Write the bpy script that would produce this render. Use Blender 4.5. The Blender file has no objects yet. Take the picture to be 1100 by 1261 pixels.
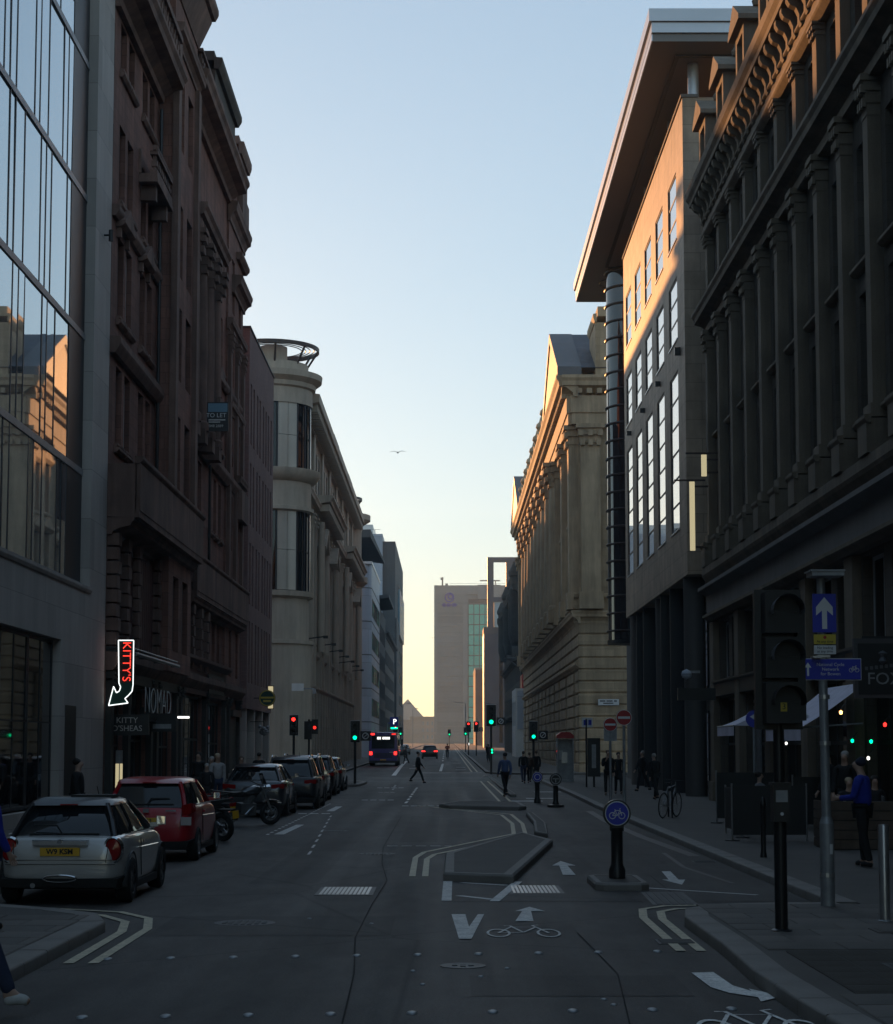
import bpy, bmesh, math, random
from mathutils import Vector, Matrix
R = math.radians
PI = math.pi
sc = bpy.context.scene
rnd = random.Random(7)
# ------------------------------------------------------------------ camera
SUN_AZ, SUN_EL = 18.0, 6.0          # degrees left of the street axis, degrees above the horizon
cam_d = bpy.data.cameras.new('camera')
cam = bpy.data.objects.new('camera', cam_d)
sc.collection.objects.link(cam)
cam.location = (0, 0, 2.0)
cam.rotation_euler = (R(90) + math.atan(187 / 2200), 0, 0)
cam_d.sensor_fit = 'HORIZONTAL'
cam_d.sensor_width = 36
cam_d.lens = 72
cam_d.shift_y = 102.5 / 1100
cam_d.clip_start = .1
cam_d.clip_end = 6000
sc.camera = cam
# ------------------------------------------------------------------ sky and sun
world = bpy.data.worlds.new('World')
sc.world = world
world.use_nodes = True
wn = world.node_tree
wn.nodes.clear()
sky = wn.nodes.new('ShaderNodeTexSky')
sky.sky_type = 'NISHITA'
sky.sun_disc = False
sky.sun_elevation = R(SUN_EL)
sky.sun_rotation = R(-SUN_AZ)
sky.altitude = 0
sky.air_density = 1.0
sky.dust_density = 0.25
sky.ozone_density = 2.5
bg = wn.nodes.new('ShaderNodeBackground')
bg.inputs['Strength'].default_value = .15
wo = wn.nodes.new('ShaderNodeOutputWorld')
gam = wn.nodes.new('ShaderNodeGamma')
gam.inputs[1].default_value = .6            # soft phone-camera roll-off of the sky's brightness range
wn.links.new(sky.outputs[0], gam.inputs[0])
wn.links.new(gam.outputs[0], bg.inputs[0])
wn.links.new(bg.outputs[0], wo.inputs[0])
sun_d = bpy.data.lights.new('sun', 'SUN')
sun_d.energy = 2.35
sun_d.angle = R(.5)
sun_d.color = (1, .43, .14)
sun = bpy.data.objects.new('sun', sun_d)
sc.collection.objects.link(sun)
_to = Vector((-math.sin(R(SUN_AZ)) * math.cos(R(SUN_EL)), math.cos(R(SUN_AZ)) * math.cos(R(SUN_EL)), math.sin(R(SUN_EL))))
sun.rotation_euler = _to.to_track_quat('Z', 'Y').to_euler()
sun.location = (-30, 100, 60)
sc.view_settings.view_transform = 'Standard'
sc.view_settings.look = 'None'
sc.view_settings.exposure = 1.38
sc.view_settings.gamma = 1
sc.view_settings.use_curve_mapping = False
sc.cycles.use_denoising = True
sc.cycles.max_bounces = 6
sc.cycles.diffuse_bounces = 3
sc.cycles.glossy_bounces = 4
sc.cycles.transmission_bounces = 2
sc.cycles.volume_bounces = 0
sc.cycles.caustics_reflective = False
sc.cycles.caustics_refractive = False
sc.cycles.sample_clamp_indirect = 4
# ------------------------------------------------------------------ materials
MATS = {}
def mat(name, col, rough=.8, var=0., vs=.6, streak=0., fine=0., brick=None, bump=0., bs=40., metal=0., ior=1.5, emit=None, es=1., sub=0):
    """procedural principled material: large noise (var), vertical streaks, fine grain, optional block courses"""
    if name in MATS: return MATS[name]
    m = bpy.data.materials.new(name); m.use_nodes = True
    t = m.node_tree; N = t.nodes; L = t.links
    b = N['Principled BSDF']
    b.inputs['Roughness'].default_value = rough
    b.inputs['Metallic'].default_value = metal
    b.inputs['IOR'].default_value = ior
    c4 = (*col, 1)
    b.inputs['Base Color'].default_value = c4
    if emit:
        b.inputs['Emission Color'].default_value = (*emit, 1)
        b.inputs['Emission Strength'].default_value = es
    MATS[name] = m
    if not (var or streak or fine or brick or bump): return m
    tc = N.new('ShaderNodeTexCoord'); cur = None
    def noise(scale, det=4, vec=None, rg=.6):
        n = N.new('ShaderNodeTexNoise'); n.inputs['Scale'].default_value = scale
        n.inputs['Detail'].default_value = det; n.inputs['Roughness'].default_value = rg
        L.new(vec or tc.outputs['Object'], n.inputs['Vector']); return n.outputs['Fac']
    def mulc(fac, lo, hi, src):
        mr = N.new('ShaderNodeMapRange'); mr.inputs['From Min'].default_value = .3; mr.inputs['From Max'].default_value = .7
        mr.inputs['To Min'].default_value = lo; mr.inputs['To Max'].default_value = hi
        L.new(fac, mr.inputs['Value'])
        mx = N.new('ShaderNodeMix'); mx.data_type = 'RGBA'; mx.blend_type = 'MULTIPLY'; mx.inputs[0].default_value = 1
        if src is None: mx.inputs[6].default_value = c4
        else: L.new(src, mx.inputs[6])
        L.new(mr.outputs[0], mx.inputs[7]); return mx.outputs[2]
    if brick:
        bw, bh, mort, dark = brick
        sp = N.new('ShaderNodeSeparateXYZ'); L.new(tc.outputs['Object'], sp.inputs[0])
        ad = N.new('ShaderNodeMath'); L.new(sp.outputs[0], ad.inputs[0]); L.new(sp.outputs[1], ad.inputs[1])
        cb = N.new('ShaderNodeCombineXYZ'); L.new(ad.outputs[0], cb.inputs[0]); L.new(sp.outputs[2], cb.inputs[1])
        br = N.new('ShaderNodeTexBrick'); L.new(cb.outputs[0], br.inputs['Vector'])
        br.inputs['Scale'].default_value = 1; br.inputs['Brick Width'].default_value = bw; br.inputs['Row Height'].default_value = bh
        br.inputs['Mortar Size'].default_value = mort; br.inputs['Bias'].default_value = -.1
        br.inputs['Color1'].default_value = c4
        br.inputs['Color2'].default_value = (*[v * .78 for v in col], 1)
        br.inputs['Mortar'].default_value = (*[v * dark for v in col], 1)
        cur = br.outputs['Color']
    if var: cur = mulc(noise(vs, 6), 1 - var, 1 + var, cur)
    if streak:
        mp = N.new('ShaderNodeMapping'); mp.inputs['Scale'].default_value = (1.4, 1.4, .12); L.new(tc.outputs['Object'], mp.inputs[0])
        cur = mulc(noise(1.0, 5, mp.outputs[0], .7), 1 - streak, 1 + streak * .5, cur)
    if fine: cur = mulc(noise(bs, 3), 1 - fine, 1 + fine, cur)
    if cur: L.new(cur, b.inputs['Base Color'])
    if bump:
        bp = N.new('ShaderNodeBump'); bp.inputs['Strength'].default_value = bump; bp.inputs['Distance'].default_value = .02
        L.new(noise(bs, 4), bp.inputs['Height']); L.new(bp.outputs[0], b.inputs['Normal'])
    return m
mat('red_sandstone', (.25, .12, .088), .88, .25, .5, .45, .1, (.9, .38, .012, .6), .35, 25)
mat('red_sandstone_trim', (.19, .115, .09), .86, .3, .7, .5, .12, None, .35, 30)
mat('grey_stone', (.52, .47, .425), .75, .10, .35, .15, .05, (2.4, 1.4, .008, .5), .1, 60)
mat('soffit_stone', (.17, .155, .145), .8, .1, .4, .1)
mat('brown_brick', (.27, .165, .15), .85, .12, .6, .12, .12, (.225, .075, .008, .7), .2, 60)
mat('beige_stone', (.46, .385, .30), .7, .10, .5, .22, .06, (1.6, .9, .008, .55), .1, 50)
mat('beige_stone_plain', (.47, .395, .31), .7, .12, .5, .25, .06, None, .1, 50)
mat('gold_stone', (.50, .37, .235), .8, .16, .5, .35, .08, (1.3, .55, .008, .65), .2, 30)
mat('gold_stone_plain', (.50, .37, .235), .8, .18, .6, .4, .08, None, .25, 30)
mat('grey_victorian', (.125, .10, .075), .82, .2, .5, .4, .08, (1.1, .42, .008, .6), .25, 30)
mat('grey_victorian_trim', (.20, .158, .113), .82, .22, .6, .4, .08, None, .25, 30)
mat('orange_panel', (.47, .35, .25), .6, .2, 1.1, .3, .1, (1.45, .72, .012, .55), .05, 40)
mat('column_stone', (.10, .093, .088), .6, .1, .6, .15)
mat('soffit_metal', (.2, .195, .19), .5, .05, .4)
mat('pale_metal', (.55, .57, .60), .35, .05, .5, .0, 0, None, 0, 40, .5)
mat('panel_blue', (.48, .52, .60), .5, .05, .2, .06, 0, (3.2, 4.1, .03, .55))
mat('slate', (.075, .085, .105), .6, .2, 1.2, .2, .1, (.4, .25, .01, .6))
mat('dark_slab', (.10, .095, .095), .75, .1, .3, .15)
mat('navy_slab', (.05, .06, .085), .5, .08, .3, .1)
mat('far_brick', (.22, .11, .09), .85, .1, .4)
mat('tower_concrete', (.22, .25, .255), .85, .08, .08, .12, 0, (60, 3.9, .16, .8))
mat('tower_plain', (.24, .27, .275), .85, .06, .08, .12)
mat('far_stone', (.36, .33, .29), .85, .1, .2)
mat('white_paint', (.72, .72, .70), .6, .06, .6, .1)
mat('dark_ornate', (.075, .066, .056), .85, .25, .5, .4, .08, (1.0, .4, .01, .6), .3, 20)
mat('glass', (.006, .007, .009), .03, ior=1.5)
mat('glass_coated', (.50, .56, .60), .015, metal=.8, ior=1.8)
mat('glass_bright', (.62, .62, .62), .02, metal=.7, ior=2.0)
mat('glass_green', (.05, .55, .42), .3, .1, .3, ior=1.5)
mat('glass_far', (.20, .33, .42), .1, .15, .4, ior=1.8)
mat('polished_stone', (.47, .42, .35), .22, .08, .6, .1)
mat('curtain', (.25, .24, .23), .9, .2, 3)
mat('frame_dark', (.022, .022, .026), .45)
mat('frame_white', (.45, .45, .45), .5)
mat('frame_brown', (.05, .03, .025), .5)
mat('black_paint', (.014, .014, .015), .4, .15, 5, bump=.03)
mat('shop_black', (.020, .019, .018), .5, .2, 1)
mat('shop_red', (.085, .03, .024), .6, .2, 1.2, .3)
mat('steel', (.5, .5, .5), .35, .1, 6, metal=.9)
mat('galv', (.33, .34, .35), .5, .18, 6, .2, metal=.5)
mat('lead', (.12, .125, .135), .6, .1, 1)
mat('paving', (.155, .138, .122), .75, .14, 1.6, 0, .10, None, .3, 90)
mat('paving_b', (.125, .111, .098), .75, .16, 1.6, 0, .10, None, .3, 90)
mat('paving_base', (.112, .100, .089), .8, .14, .9, 0, .1, None, .3, 60)
mat('kerb_stone', (.22, .20, .18), .7, .12, 2.5, 0, .12, None, .3, 80)
mat('line_white', (.80, .78, .74), .6, .22, 6, 0, .25, None, .15, 45)
mat('line_worn', (.62, .60, .57), .65, .25, 5, 0, .25, None, .15, 40)
mat('stain', (.075, .07, .065), .5, .3, 3)
mat('line_yellow', (.60, .52, .37), .65, .22, 6, 0, .25, None, .15, 45)
mat('cast_iron', (.11, .11, .11), .6, .2, 5, metal=.3)
mat('sign_blue', (.02, .035, .42), .4)
mat('sign_white', (.72, .72, .72), .5)
mat('sign_yellow', (.62, .47, .05), .5)
mat('sign_red', (.42, .02, .02), .45)
mat('plate_yellow', (.75, .42, .03), .4)
mat('black_text', (.01, .01, .01), .6)
mat('em_red', (.3, 0, 0), .4, emit=(1, .02, .015), es=1.93)
mat('em_red_soft', (.3, 0, 0), .4, emit=(1, .03, .02), es=0.72)
mat('em_green', (0, .3, .2), .4, emit=(.0, 1, .36), es=1.21)
mat('em_white', (.5, .5, .5), .4, emit=(1, .97, .9), es=0.88)
mat('em_warm', (.5, .4, .2), .4, emit=(1, .42, .12), es=2.75)
mat('em_cream', (.5, .4, .2), .4, emit=(1, .85, .5), es=0.19)
mat('neon_white', (.5, .5, .5), .4, emit=(.95, 1, 1), es=0.61)
mat('neon_red', (.4, .02, .01), .4, emit=(1, .05, .03), es=0.72)
mat('sign_green_dark', (.004, .05, .035), .5)
# asphalt: aggregate grain, patches, tar seams and faint wheel polish
def asphalt(name, col, tint):
    m = bpy.data.materials.new(name); m.use_nodes = True; MATS[name] = m
    t = m.node_tree; N = t.nodes; L = t.links; b = N['Principled BSDF']
    tc = N.new('ShaderNodeTexCoord')
    def nz(s, d, r=.6, sx=1, sy=1):
        mp = N.new('ShaderNodeMapping'); mp.inputs['Scale'].default_value = (sx, sy, 1); L.new(tc.outputs['Object'], mp.inputs[0])
        n = N.new('ShaderNodeTexNoise'); n.inputs['Scale'].default_value = s; n.inputs['Detail'].default_value = d; n.inputs['Roughness'].default_value = r
        L.new(mp.outputs[0], n.inputs['Vector']); return n.outputs['Fac']
    g = nz(42, 4, .75); w = nz(1.5, 3, .6, 1, .015); sp = nz(140, 2, .5); p = nz(.35, 6, .65, 1, .35); q = nz(2.2, 5, .7, 1, .3)
    vo = N.new('ShaderNodeTexVoronoi'); vo.feature = 'DISTANCE_TO_EDGE'; vo.inputs['Scale'].default_value = .16; L.new(tc.outputs['Object'], vo.inputs['Vector'])
    def ramp(src, a, bb, lo, hi):
        mr = N.new('ShaderNodeMapRange'); mr.inputs[1].default_value = a; mr.inputs[2].default_value = bb; mr.inputs[3].default_value = lo; mr.inputs[4].default_value = hi
        L.new(src, mr.inputs[0]); return mr.outputs[0]
    def mul(a, bsock):
        x = N.new('ShaderNodeMath'); x.operation = 'MULTIPLY'; L.new(a, x.inputs[0]); L.new(bsock, x.inputs[1]); return x.outputs[0]
    f = mul(mul(ramp(g, .3, .7, .62, 1.45), ramp(p, .35, .65, .62, 1.4)), mul(mul(ramp(q, .35, .7, .75, 1.2), ramp(w, .35, .65, .93, 1.07)), mul(ramp(vo.outputs[0], .0, .006, .5, 1), ramp(sp, .6, .72, 1, 2.2))))
    mx = N.new('ShaderNodeMix'); mx.data_type = 'RGBA'; mx.blend_type = 'MULTIPLY'; mx.inputs[0].default_value = 1
    mx.inputs[6].default_value = (*col, 1); L.new(f, mx.inputs[7]); L.new(mx.outputs[2], b.inputs['Base Color'])
    L.new(ramp(w, .3, .7, .62, .76), b.inputs['Roughness']); b.inputs['IOR'].default_value = 1.42
    bp = N.new('ShaderNodeBump'); bp.inputs['Strength'].default_value = .5; bp.inputs['Distance'].default_value = .01
    L.new(g, bp.inputs['Height']); L.new(bp.outputs[0], b.inputs['Normal'])
asphalt('asphalt', (.066, .0595, .0545), 0)
asphalt('asphalt_track', (.052, .047, .043), 0)
asphalt('asphalt_patch', (.046, .0415, .038), 0)
mat('tar', (.014, .013, .012), .95)
# ------------------------------------------------------------------ mesh helpers
COL = sc.collection
class MB:
    def __init__(s, tf=None): s.v = []; s.f = []; s.tf = tf
    def p(s, *pts):
        i = len(s.v); s.v += [s.tf(*q) for q in pts] if s.tf else [tuple(q) for q in pts]; return i
    def quad(s, a, b, c, d): i = s.p(a, b, c, d); s.f.append((i, i + 1, i + 2, i + 3)); return s
    def poly(s, pts): i = s.p(*pts); s.f.append(tuple(range(i, i + len(pts)))); return s
    def box(s, x0, x1, y0, y1, z0, z1):
        i = s.p((x0, y0, z0), (x1, y0, z0), (x1, y1, z0), (x0, y1, z0), (x0, y0, z1), (x1, y0, z1), (x1, y1, z1), (x0, y1, z1))
        s.f += [tuple(i + k for k in q) for q in ((3, 2, 1, 0), (4, 5, 6, 7), (0, 1, 5, 4), (1, 2, 6, 5), (2, 3, 7, 6), (3, 0, 4, 7))]; return s
    def cyl(s, a, b, r0, r1=None, n=12, caps=True):
        r1 = r0 if r1 is None else r1; a = Vector(a); b = Vector(b); d = (b - a)
        q = d.to_track_quat('Z', 'Y') if d.length > 1e-9 else Vector((0, 0, 1)).to_track_quat('Z', 'Y')
        ca = [(a + q @ Vector((r0 * math.cos(2 * PI * k / n), r0 * math.sin(2 * PI * k / n), 0)))[:] for k in range(n)]
        cb = [(b + q @ Vector((r1 * math.cos(2 * PI * k / n), r1 * math.sin(2 * PI * k / n), 0)))[:] for k in range(n)]
        i = s.p(*(ca + cb))
        for k in range(n): s.f.append((i + k, i + (k + 1) % n, i + n + (k + 1) % n, i + n + k))
        if caps: s.f.append(tuple(i + k for k in reversed(range(n)))); s.f.append(tuple(i + n + k for k in range(n)))
        return s
    def tube(s, pts, r, n=8):
        for a, b in zip(pts, pts[1:]): s.cyl(a, b, r, r, n)
        return s
    def lathe(s, c, prof, n=16, a0=0, a1=2 * PI):
        full = abs(a1 - a0 - 2 * PI) < 1e-6; m = n if full else n + 1
        i = s.p(*[(c[0] + r * math.cos(a0 + (a1 - a0) * k / n), c[1] + r * math.sin(a0 + (a1 - a0) * k / n), c[2] + z) for r, z in prof for k in range(m)])
        for j in range(len(prof) - 1):
            for k in range(n):
                k2 = (k + 1) % m
                s.f.append((i + j * m + k, i + j * m + k2, i + (j + 1) * m + k2, i + (j + 1) * m + k))
        return s
    def mould(s, prof, u0, u1, caps=True):
        """profile of (o, z) points extruded along u (local y)"""
        n = len(prof); i = s.p(*([(o, u0, z) for o, z in prof] + [(o, u1, z) for o, z in prof]))
        for k in range(n): s.f.append((i + k, i + (k + 1) % n, i + n + (k + 1) % n, i + n + k))
        if caps: s.f.append(tuple(i + k for k in range(n))); s.f.append(tuple(i + n + k for k in reversed(range(n))))
        return s
    def prism(s, pts, z0, z1):
        n = len(pts); i = s.p(*([(x, y, z0) for x, y in pts] + [(x, y, z1) for x, y in pts]))
        for k in range(n): s.f.append((i + k, i + (k + 1) % n, i + n + (k + 1) % n, i + n + k))
        s.f.append(tuple(i + k for k in reversed(range(n)))); s.f.append(tuple(i + n + k for k in range(n))); return s
    def torus(s, c, ax, R0, r, n=20, m=8):
        q = Vector(ax).to_track_quat('Z', 'Y'); c = Vector(c); pts = []
        for a in range(n):
            for b in range(m):
                t = 2 * PI * a / n; w = 2 * PI * b / m
                pts.append((c + q @ Vector(((R0 + r * math.cos(w)) * math.cos(t), (R0 + r * math.cos(w)) * math.sin(t), r * math.sin(w))))[:])
        i = s.p(*pts)
        for a in range(n):
            for b in range(m):
                s.f.append((i + a * m + b, i + ((a + 1) % n) * m + b, i + ((a + 1) % n) * m + (b + 1) % m, i + a * m + (b + 1) % m))
        return s
    def loft(s, rings, closed=True, caps=True):
        n = len(rings[0]); i = s.p(*[q for r in rings for q in r])
        for j in range(len(rings) - 1):
            for k in range(n if closed else n - 1):
                s.f.append((i + j * n + k, i + j * n + (k + 1) % n, i + (j + 1) * n + (k + 1) % n, i + (j + 1) * n + k))
        if caps: s.f.append(tuple(i + k for k in reversed(range(n)))); s.f.append(tuple(i + (len(rings) - 1) * n + k for k in range(n)))
        return s
    def mesh(s, name, smooth=None, fix=True):
        me = bpy.data.meshes.new(name); me.from_pydata(s.v, [], s.f)
        if fix:
            bm = bmesh.new(); bm.from_mesh(me); bmesh.ops.recalc_face_normals(bm, faces=bm.faces); bm.to_mesh(me); bm.free()
        if smooth:
            for q in me.polygons: q.use_smooth = True
            me.set_sharp_from_angle(angle=R(smooth))
        return me
    def build(s, name, m, parent=None, smooth=None, loc=(0, 0, 0), rz=0):
        me = s.mesh(name, smooth); me.materials.append(MATS[m]); return link(name, me, parent, loc, rz)
def link(name, me, parent=None, loc=(0, 0, 0), rz=0):
    o = bpy.data.objects.new(name, me); COL.objects.link(o); o.parent = parent; o.location = loc; o.rotation_euler = (0, 0, rz); return o
def tag(o, label=None, cat=None, group=None, kind=None):
    for k, v in (('label', label), ('category', cat), ('group', group), ('kind', kind)):
        if v: o[k] = v
    return o
def thing(name, label, cat, loc=(0, 0, 0), rz=0, group=None):
    o = bpy.data.objects.new(name, None); COL.objects.link(o); o.location = loc; o.rotation_euler = (0, 0, rz); o.empty_display_size = .2
    return tag(o, label, cat, group)
def copy_tree(o, parent=None):
    c = o.copy(); COL.objects.link(c); c.parent = parent
    for ch in list(o.children): copy_tree(ch, c)
    return c
def text(body, size, m, parent, loc, rot, name='lettering', ext=.004, ax='CENTER', sx=1.0, off=0):
    cu = bpy.data.curves.new(name, 'FONT'); cu.body = body; cu.size = size; cu.align_x = ax; cu.align_y = 'CENTER'; cu.extrude = ext; cu.offset = off
    cu.resolution_u = 3
    o = bpy.data.objects.new(name, cu); COL.objects.link(o)
    me = bpy.data.meshes.new_from_object(o); bpy.data.objects.remove(o); me.materials.clear(); me.materials.append(MATS[m])
    o = bpy.data.objects.new(name, me); COL.objects.link(o); o.parent = parent; o.location = loc; o.rotation_euler = rot
    o.scale = (sx, 1, 1); return o
FACE_CAM = (R(90), 0, 0)                 # text readable from the camera side (-Y)
FACE_EAST = (R(90), 0, R(90))            # text on a wall that faces +X
def gz(y): return max(0., (y - 100) * .0055)
MC = {}
def cached(key, fn):
    if key not in MC: MC[key] = fn()
    return MC[key]
# ------------------------------------------------------------------ facade helpers (local: x outward, y along, z up)
def wall(m, u0, u1, z0, z1, ops, o=0., dep=.25):
    us = sorted({u0, u1, *[min(max(q[k], u0), u1) for q in ops for k in (0, 1)]}); zs = sorted({z0, z1, *[min(max(q[k], z0), z1) for q in ops for k in (2, 3)]})
    for a, b in zip(us, us[1:]):
        z = None
        for c, d in zip(zs, zs[1:]):
            cu, cz = (a + b) / 2, (c + d) / 2
            if any(q[0] < cu < q[1] and q[2] < cz < q[3] for q in ops):
                if z is not None: m.quad((o, a, z), (o, b, z), (o, b, c), (o, a, c)); z = None
            elif z is None: z = c
        if z is not None: m.quad((o, a, z), (o, b, z), (o, b, z1), (o, a, z1))
    for a, b, c, d in ops:
        i = o - dep
        m.quad((o, a, c), (o, b, c), (i, b, c), (i, a, c)); m.quad((o, a, d), (o, b, d), (i, b, d), (i, a, d))
        m.quad((o, a, c), (o, a, d), (i, a, d), (i, a, c)); m.quad((o, b, c), (o, b, d), (i, b, d), (i, b, c))
def window(P, u, z, w, h, o=-.2, cols=1, rows=2, fr=.06, mf='frame_dark', mg='glass', split=False, rz=0, name='window', bar=.04):
    """window frame centred on u, sill at z; panes are children"""
    k = ('w', w, h, cols, rows, fr, mf, bar)
    def mk():
        m = MB(); t = .07
        m.box(0, t, -w / 2, -w / 2 + fr, 0, h).box(0, t, w / 2 - fr, w / 2, 0, h).box(0, t, -w / 2 + fr, w / 2 - fr, 0, fr).box(0, t, -w / 2 + fr, w / 2 - fr, h - fr, h)
        for c in range(1, cols): y = -w / 2 + w * c / cols; m.box(.005, t - .005, y - bar / 2, y + bar / 2, fr, h - fr)
        for r in range(1, rows): y = h * r / rows; m.box(.01, t - .01, -w / 2 + fr, w / 2 - fr, y - bar / 2, y + bar / 2)
        me = m.mesh(name); me.materials.append(MATS[mf]); return me
    f = link(name, cached(k, mk), P, (o, u, z), rz)
    def pane(pw, ph):
        def mk2():
            me = MB().box(-.012, .012, -pw / 2, pw / 2, -ph / 2, ph / 2).mesh('pane'); me.materials.append(MATS[mg]); return me
        return cached(('p', round(pw, 3), round(ph, 3), mg), mk2)
    if split:
        cw, rh = (w - 2 * fr) / cols, (h - 2 * fr) / rows
        for c in range(cols):
            for r in range(rows):
                q = link('pane', pane(cw, rh), f, (.036, -w / 2 + fr + cw * (c + .5), fr + rh * (r + .5)))
                q.rotation_euler = (0, rnd.uniform(-.004, .004), rnd.uniform(-.004, .004))
    else:
        q = link('pane', pane(w - fr, h - fr), f, (.036, 0, h / 2)); q.rotation_euler = (0, rnd.uniform(-.006, .006), rnd.uniform(-.006, .006))
    return f
def cornice(z, h, out, o=0.):
    return [(o - .05, z), (o + out * .18, z), (o + out * .22, z + h * .2), (o + out * .5, z + h * .42), (o + out * .86, z + h * .52), (o + out * .9, z + h * .72), (o + out, z + h * .86), (o + out, z + h), (o - .05, z + h * 1.06)]
def ledge(z, h, out, o=0.):
    return [(o - .05, z), (o + out * .5, z), (o + out * .9, z + h * .4), (o + out, z + h * .55), (o + out, z + h * .95), (o - .05, z + h)]
def capital(m, o, u, z, w, h, d=.25):
    for k, (f, t) in enumerate(((1.02, 0), (1.0, .12), (1.12, .3), (1.1, .42), (1.28, .6), (1.26, .74), (1.5, .84))):
        t2 = (.12, .3, .42, .6, .74, .84, 1)[k]
        m.box(o - .02, o + d * f, u - w * f / 2, u + w * f / 2, z + h * t, z + h * t2)
    for sgn in (-1, 0, 1):
        m.box(o + d * 1.05, o + d * 1.32, u + sgn * w * .42 - w * .12, u + sgn * w * .42 + w * .12, z + h * .2, z + h * .42)
        m.box(o + d * 1.1, o + d * 1.45, u + sgn * w * .5 - w * .13, u + sgn * w * .5 + w * .13, z + h * .55, z + h * .76)
def baluster_row(P, m_top, u0, u1, z, h, o, m, sp=.34, name='balustrade'):
    b = MB().box(o - .12, o + .12, u0, u1, z, z + h * .16).box(o - .13, o + .13, u0, u1, z + h * .84, z + h)
    n = max(1, int((u1 - u0) / sp))
    for k in range(n):
        u = u0 + (k + .5) * (u1 - u0) / n
        b.box(o - .05, o + .05, u - .05, u + .05, z + h * .16, z + h * .34).box(o - .09, o + .09, u - .09, u + .09, z + h * .34, z + h * .58).box(o - .05, o + .05, u - .05, u + .05, z + h * .58, z + h * .84)
    return b.build(name, m, P)
def part(name, m, P, fn, smooth=None):
    b = MB(); fn(b); return b.build(name, m, P, smooth)
# ================================================================== the ground
def sheet(name, m, xs, ys, dz, parent=None):
    b = MB()
    for a, c in zip(ys, ys[1:]): b.quad((xs[0], a, gz(a) + dz), (xs[1], a, gz(a) + dz), (xs[1], c, gz(c) + dz), (xs[0], c, gz(c) + dz))
    return b.build(name, m, parent)
b = MB()
for a, c in ((-400, 100), (100, 760), (760, 5000)):
    za, zc = gz(min(a, 760)) - .06, gz(min(c, 760)) - .06
    b.quad((-3000, a, za), (3000, a, za), (3000, c, zc), (-3000, c, zc))
tag(b.build('ground', 'dark_slab'), kind='structure')
road = tag(sheet('road', 'asphalt', (-60, 60), (-80, 100, 690), 0), kind='structure')
sheet('cycle_track_surface', 'asphalt_track', (2.35, 4.78), (23.4, 58), .004, road)
sheet('resurfaced_patch', 'asphalt_track', (-.05, 2.35), (23.4, 26.4), .004, road)
for x0, x1, y0, y1 in ((-2.9, -1.9, 26.5, 44), (-1.0, -.2, 38, 52), (-3.2, -.6, 19.2, 21.4), (.2, 2.0, 14.6, 15.9), (-2.4, .4, 70, 82), (3.0, 3.9, 28, 47)): sheet('trench_patch', 'asphalt_patch', (x0, x1), (y0, y1), .003 if x1 < 2.4 else .007, road)
KT = .12
def pave(name, pts, m='paving_base'):
    """raised pavement; outline follows the slope of the street"""
    b = MB(); n = len(pts)
    i = b.p(*([(x, y, gz(y) - .05) for x, y in pts] + [(x, y, gz(y) + KT) for x, y in pts]))
    for k in range(n): b.f.append((i + k, i + (k + 1) % n, i + n + (k + 1) % n, i + n + k))
    b.f.append(tuple(i + n + k for k in range(n)))
    return tag(b.build(name, m), kind='structure')
LK = [(-3.72, -60), (-3.70, 14), (-3.70, 19.6), (-3.95, 20.5), (-4.6, 21.2), (-6.1, 22.3), (-6.1, 88), (-4.5, 90.5), (-4.35, 92), (-4.35, 98.5), (-5.2, 101.5), (-10, 103)]
pav_left = pave('pavement_left', [(x - .25, y) for x, y in LK] + [(-30, 103), (-30, -60)])
RK = [(2.85, -60), (2.71, 12.0), (2.63, 13.6), (2.60, 15.3), (2.66, 17.5), (2.66, 20.2), (2.78, 21.1), (3.2, 21.7), (3.9, 21.9), (4.72, 21.95), (4.78, 40), (4.9, 60), (5.15, 76), (5.3, 104), (6.2, 107), (9.5, 108)]
pav_right = pave('pavement_right', [(x + .27, y - (.22 if 21 < y < 21.96 else 0)) for x, y in RK] + [(34, 108), (34, -60)])
pav_left_far = pave('pavement_left_far', [(-7.4, 124), (-7.4, 690), (-40, 690), (-40, 121), (-9, 121)])
pav_right_far = pave('pavement_right_far', [(2.75, 127), (3.6, 123), (6, 121.5), (40, 121.5), (40, 690), (2.75, 690)])
# kerbstones, one by one
def kerb_run(pts, P, side, ln=.9, w=.27, m='kerb_stone'):
    seg = []
    for a, c in zip(pts, pts[1:]):
        L = math.dist(a, c); n = max(1, round(L / ln))
        for k in range(n): seg.append(((a[0] + (c[0] - a[0]) * k / n, a[1] + (c[1] - a[1]) * k / n), (a[0] + (c[0] - a[0]) * (k + 1) / n, a[1] + (c[1] - a[1]) * (k + 1) / n)))
    for a, c in seg:
        L = math.dist(a, c); an = math.atan2(c[1] - a[1], c[0] - a[0]); l = round(L, 2); key = ('kerb', l, w, m, rnd.randrange(3))
        def mk():
            r0 = rnd.uniform(.02, .03)
            z0 = -.03; z1 = KT + rnd.uniform(.001, .006); e = .006
            mb = MB().mould([(0, z0), (0, z1 - r0), (r0 * .35, z1 - r0 * .3), (r0, z1), (w, z1), (w, z0)], e, l - e)
            me = mb.mesh('kerbstone', 40); me.materials.append(MATS[m]); return me
        o = link('kerbstone', cached(key, mk), P, (a[0], a[1], gz(a[1])), an - PI / 2)
        if side < 0: o.location = (c[0], c[1], gz(c[1])); o.rotation_euler = (0, 0, an + PI / 2)
    return len(seg)
kerb_run([p for p in RK if 12 <= p[1] <= 60] , pav_right, 1)
kerb_run([p for p in LK if 14 <= p[1] <= 22.4], pav_left, -1)
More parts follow.
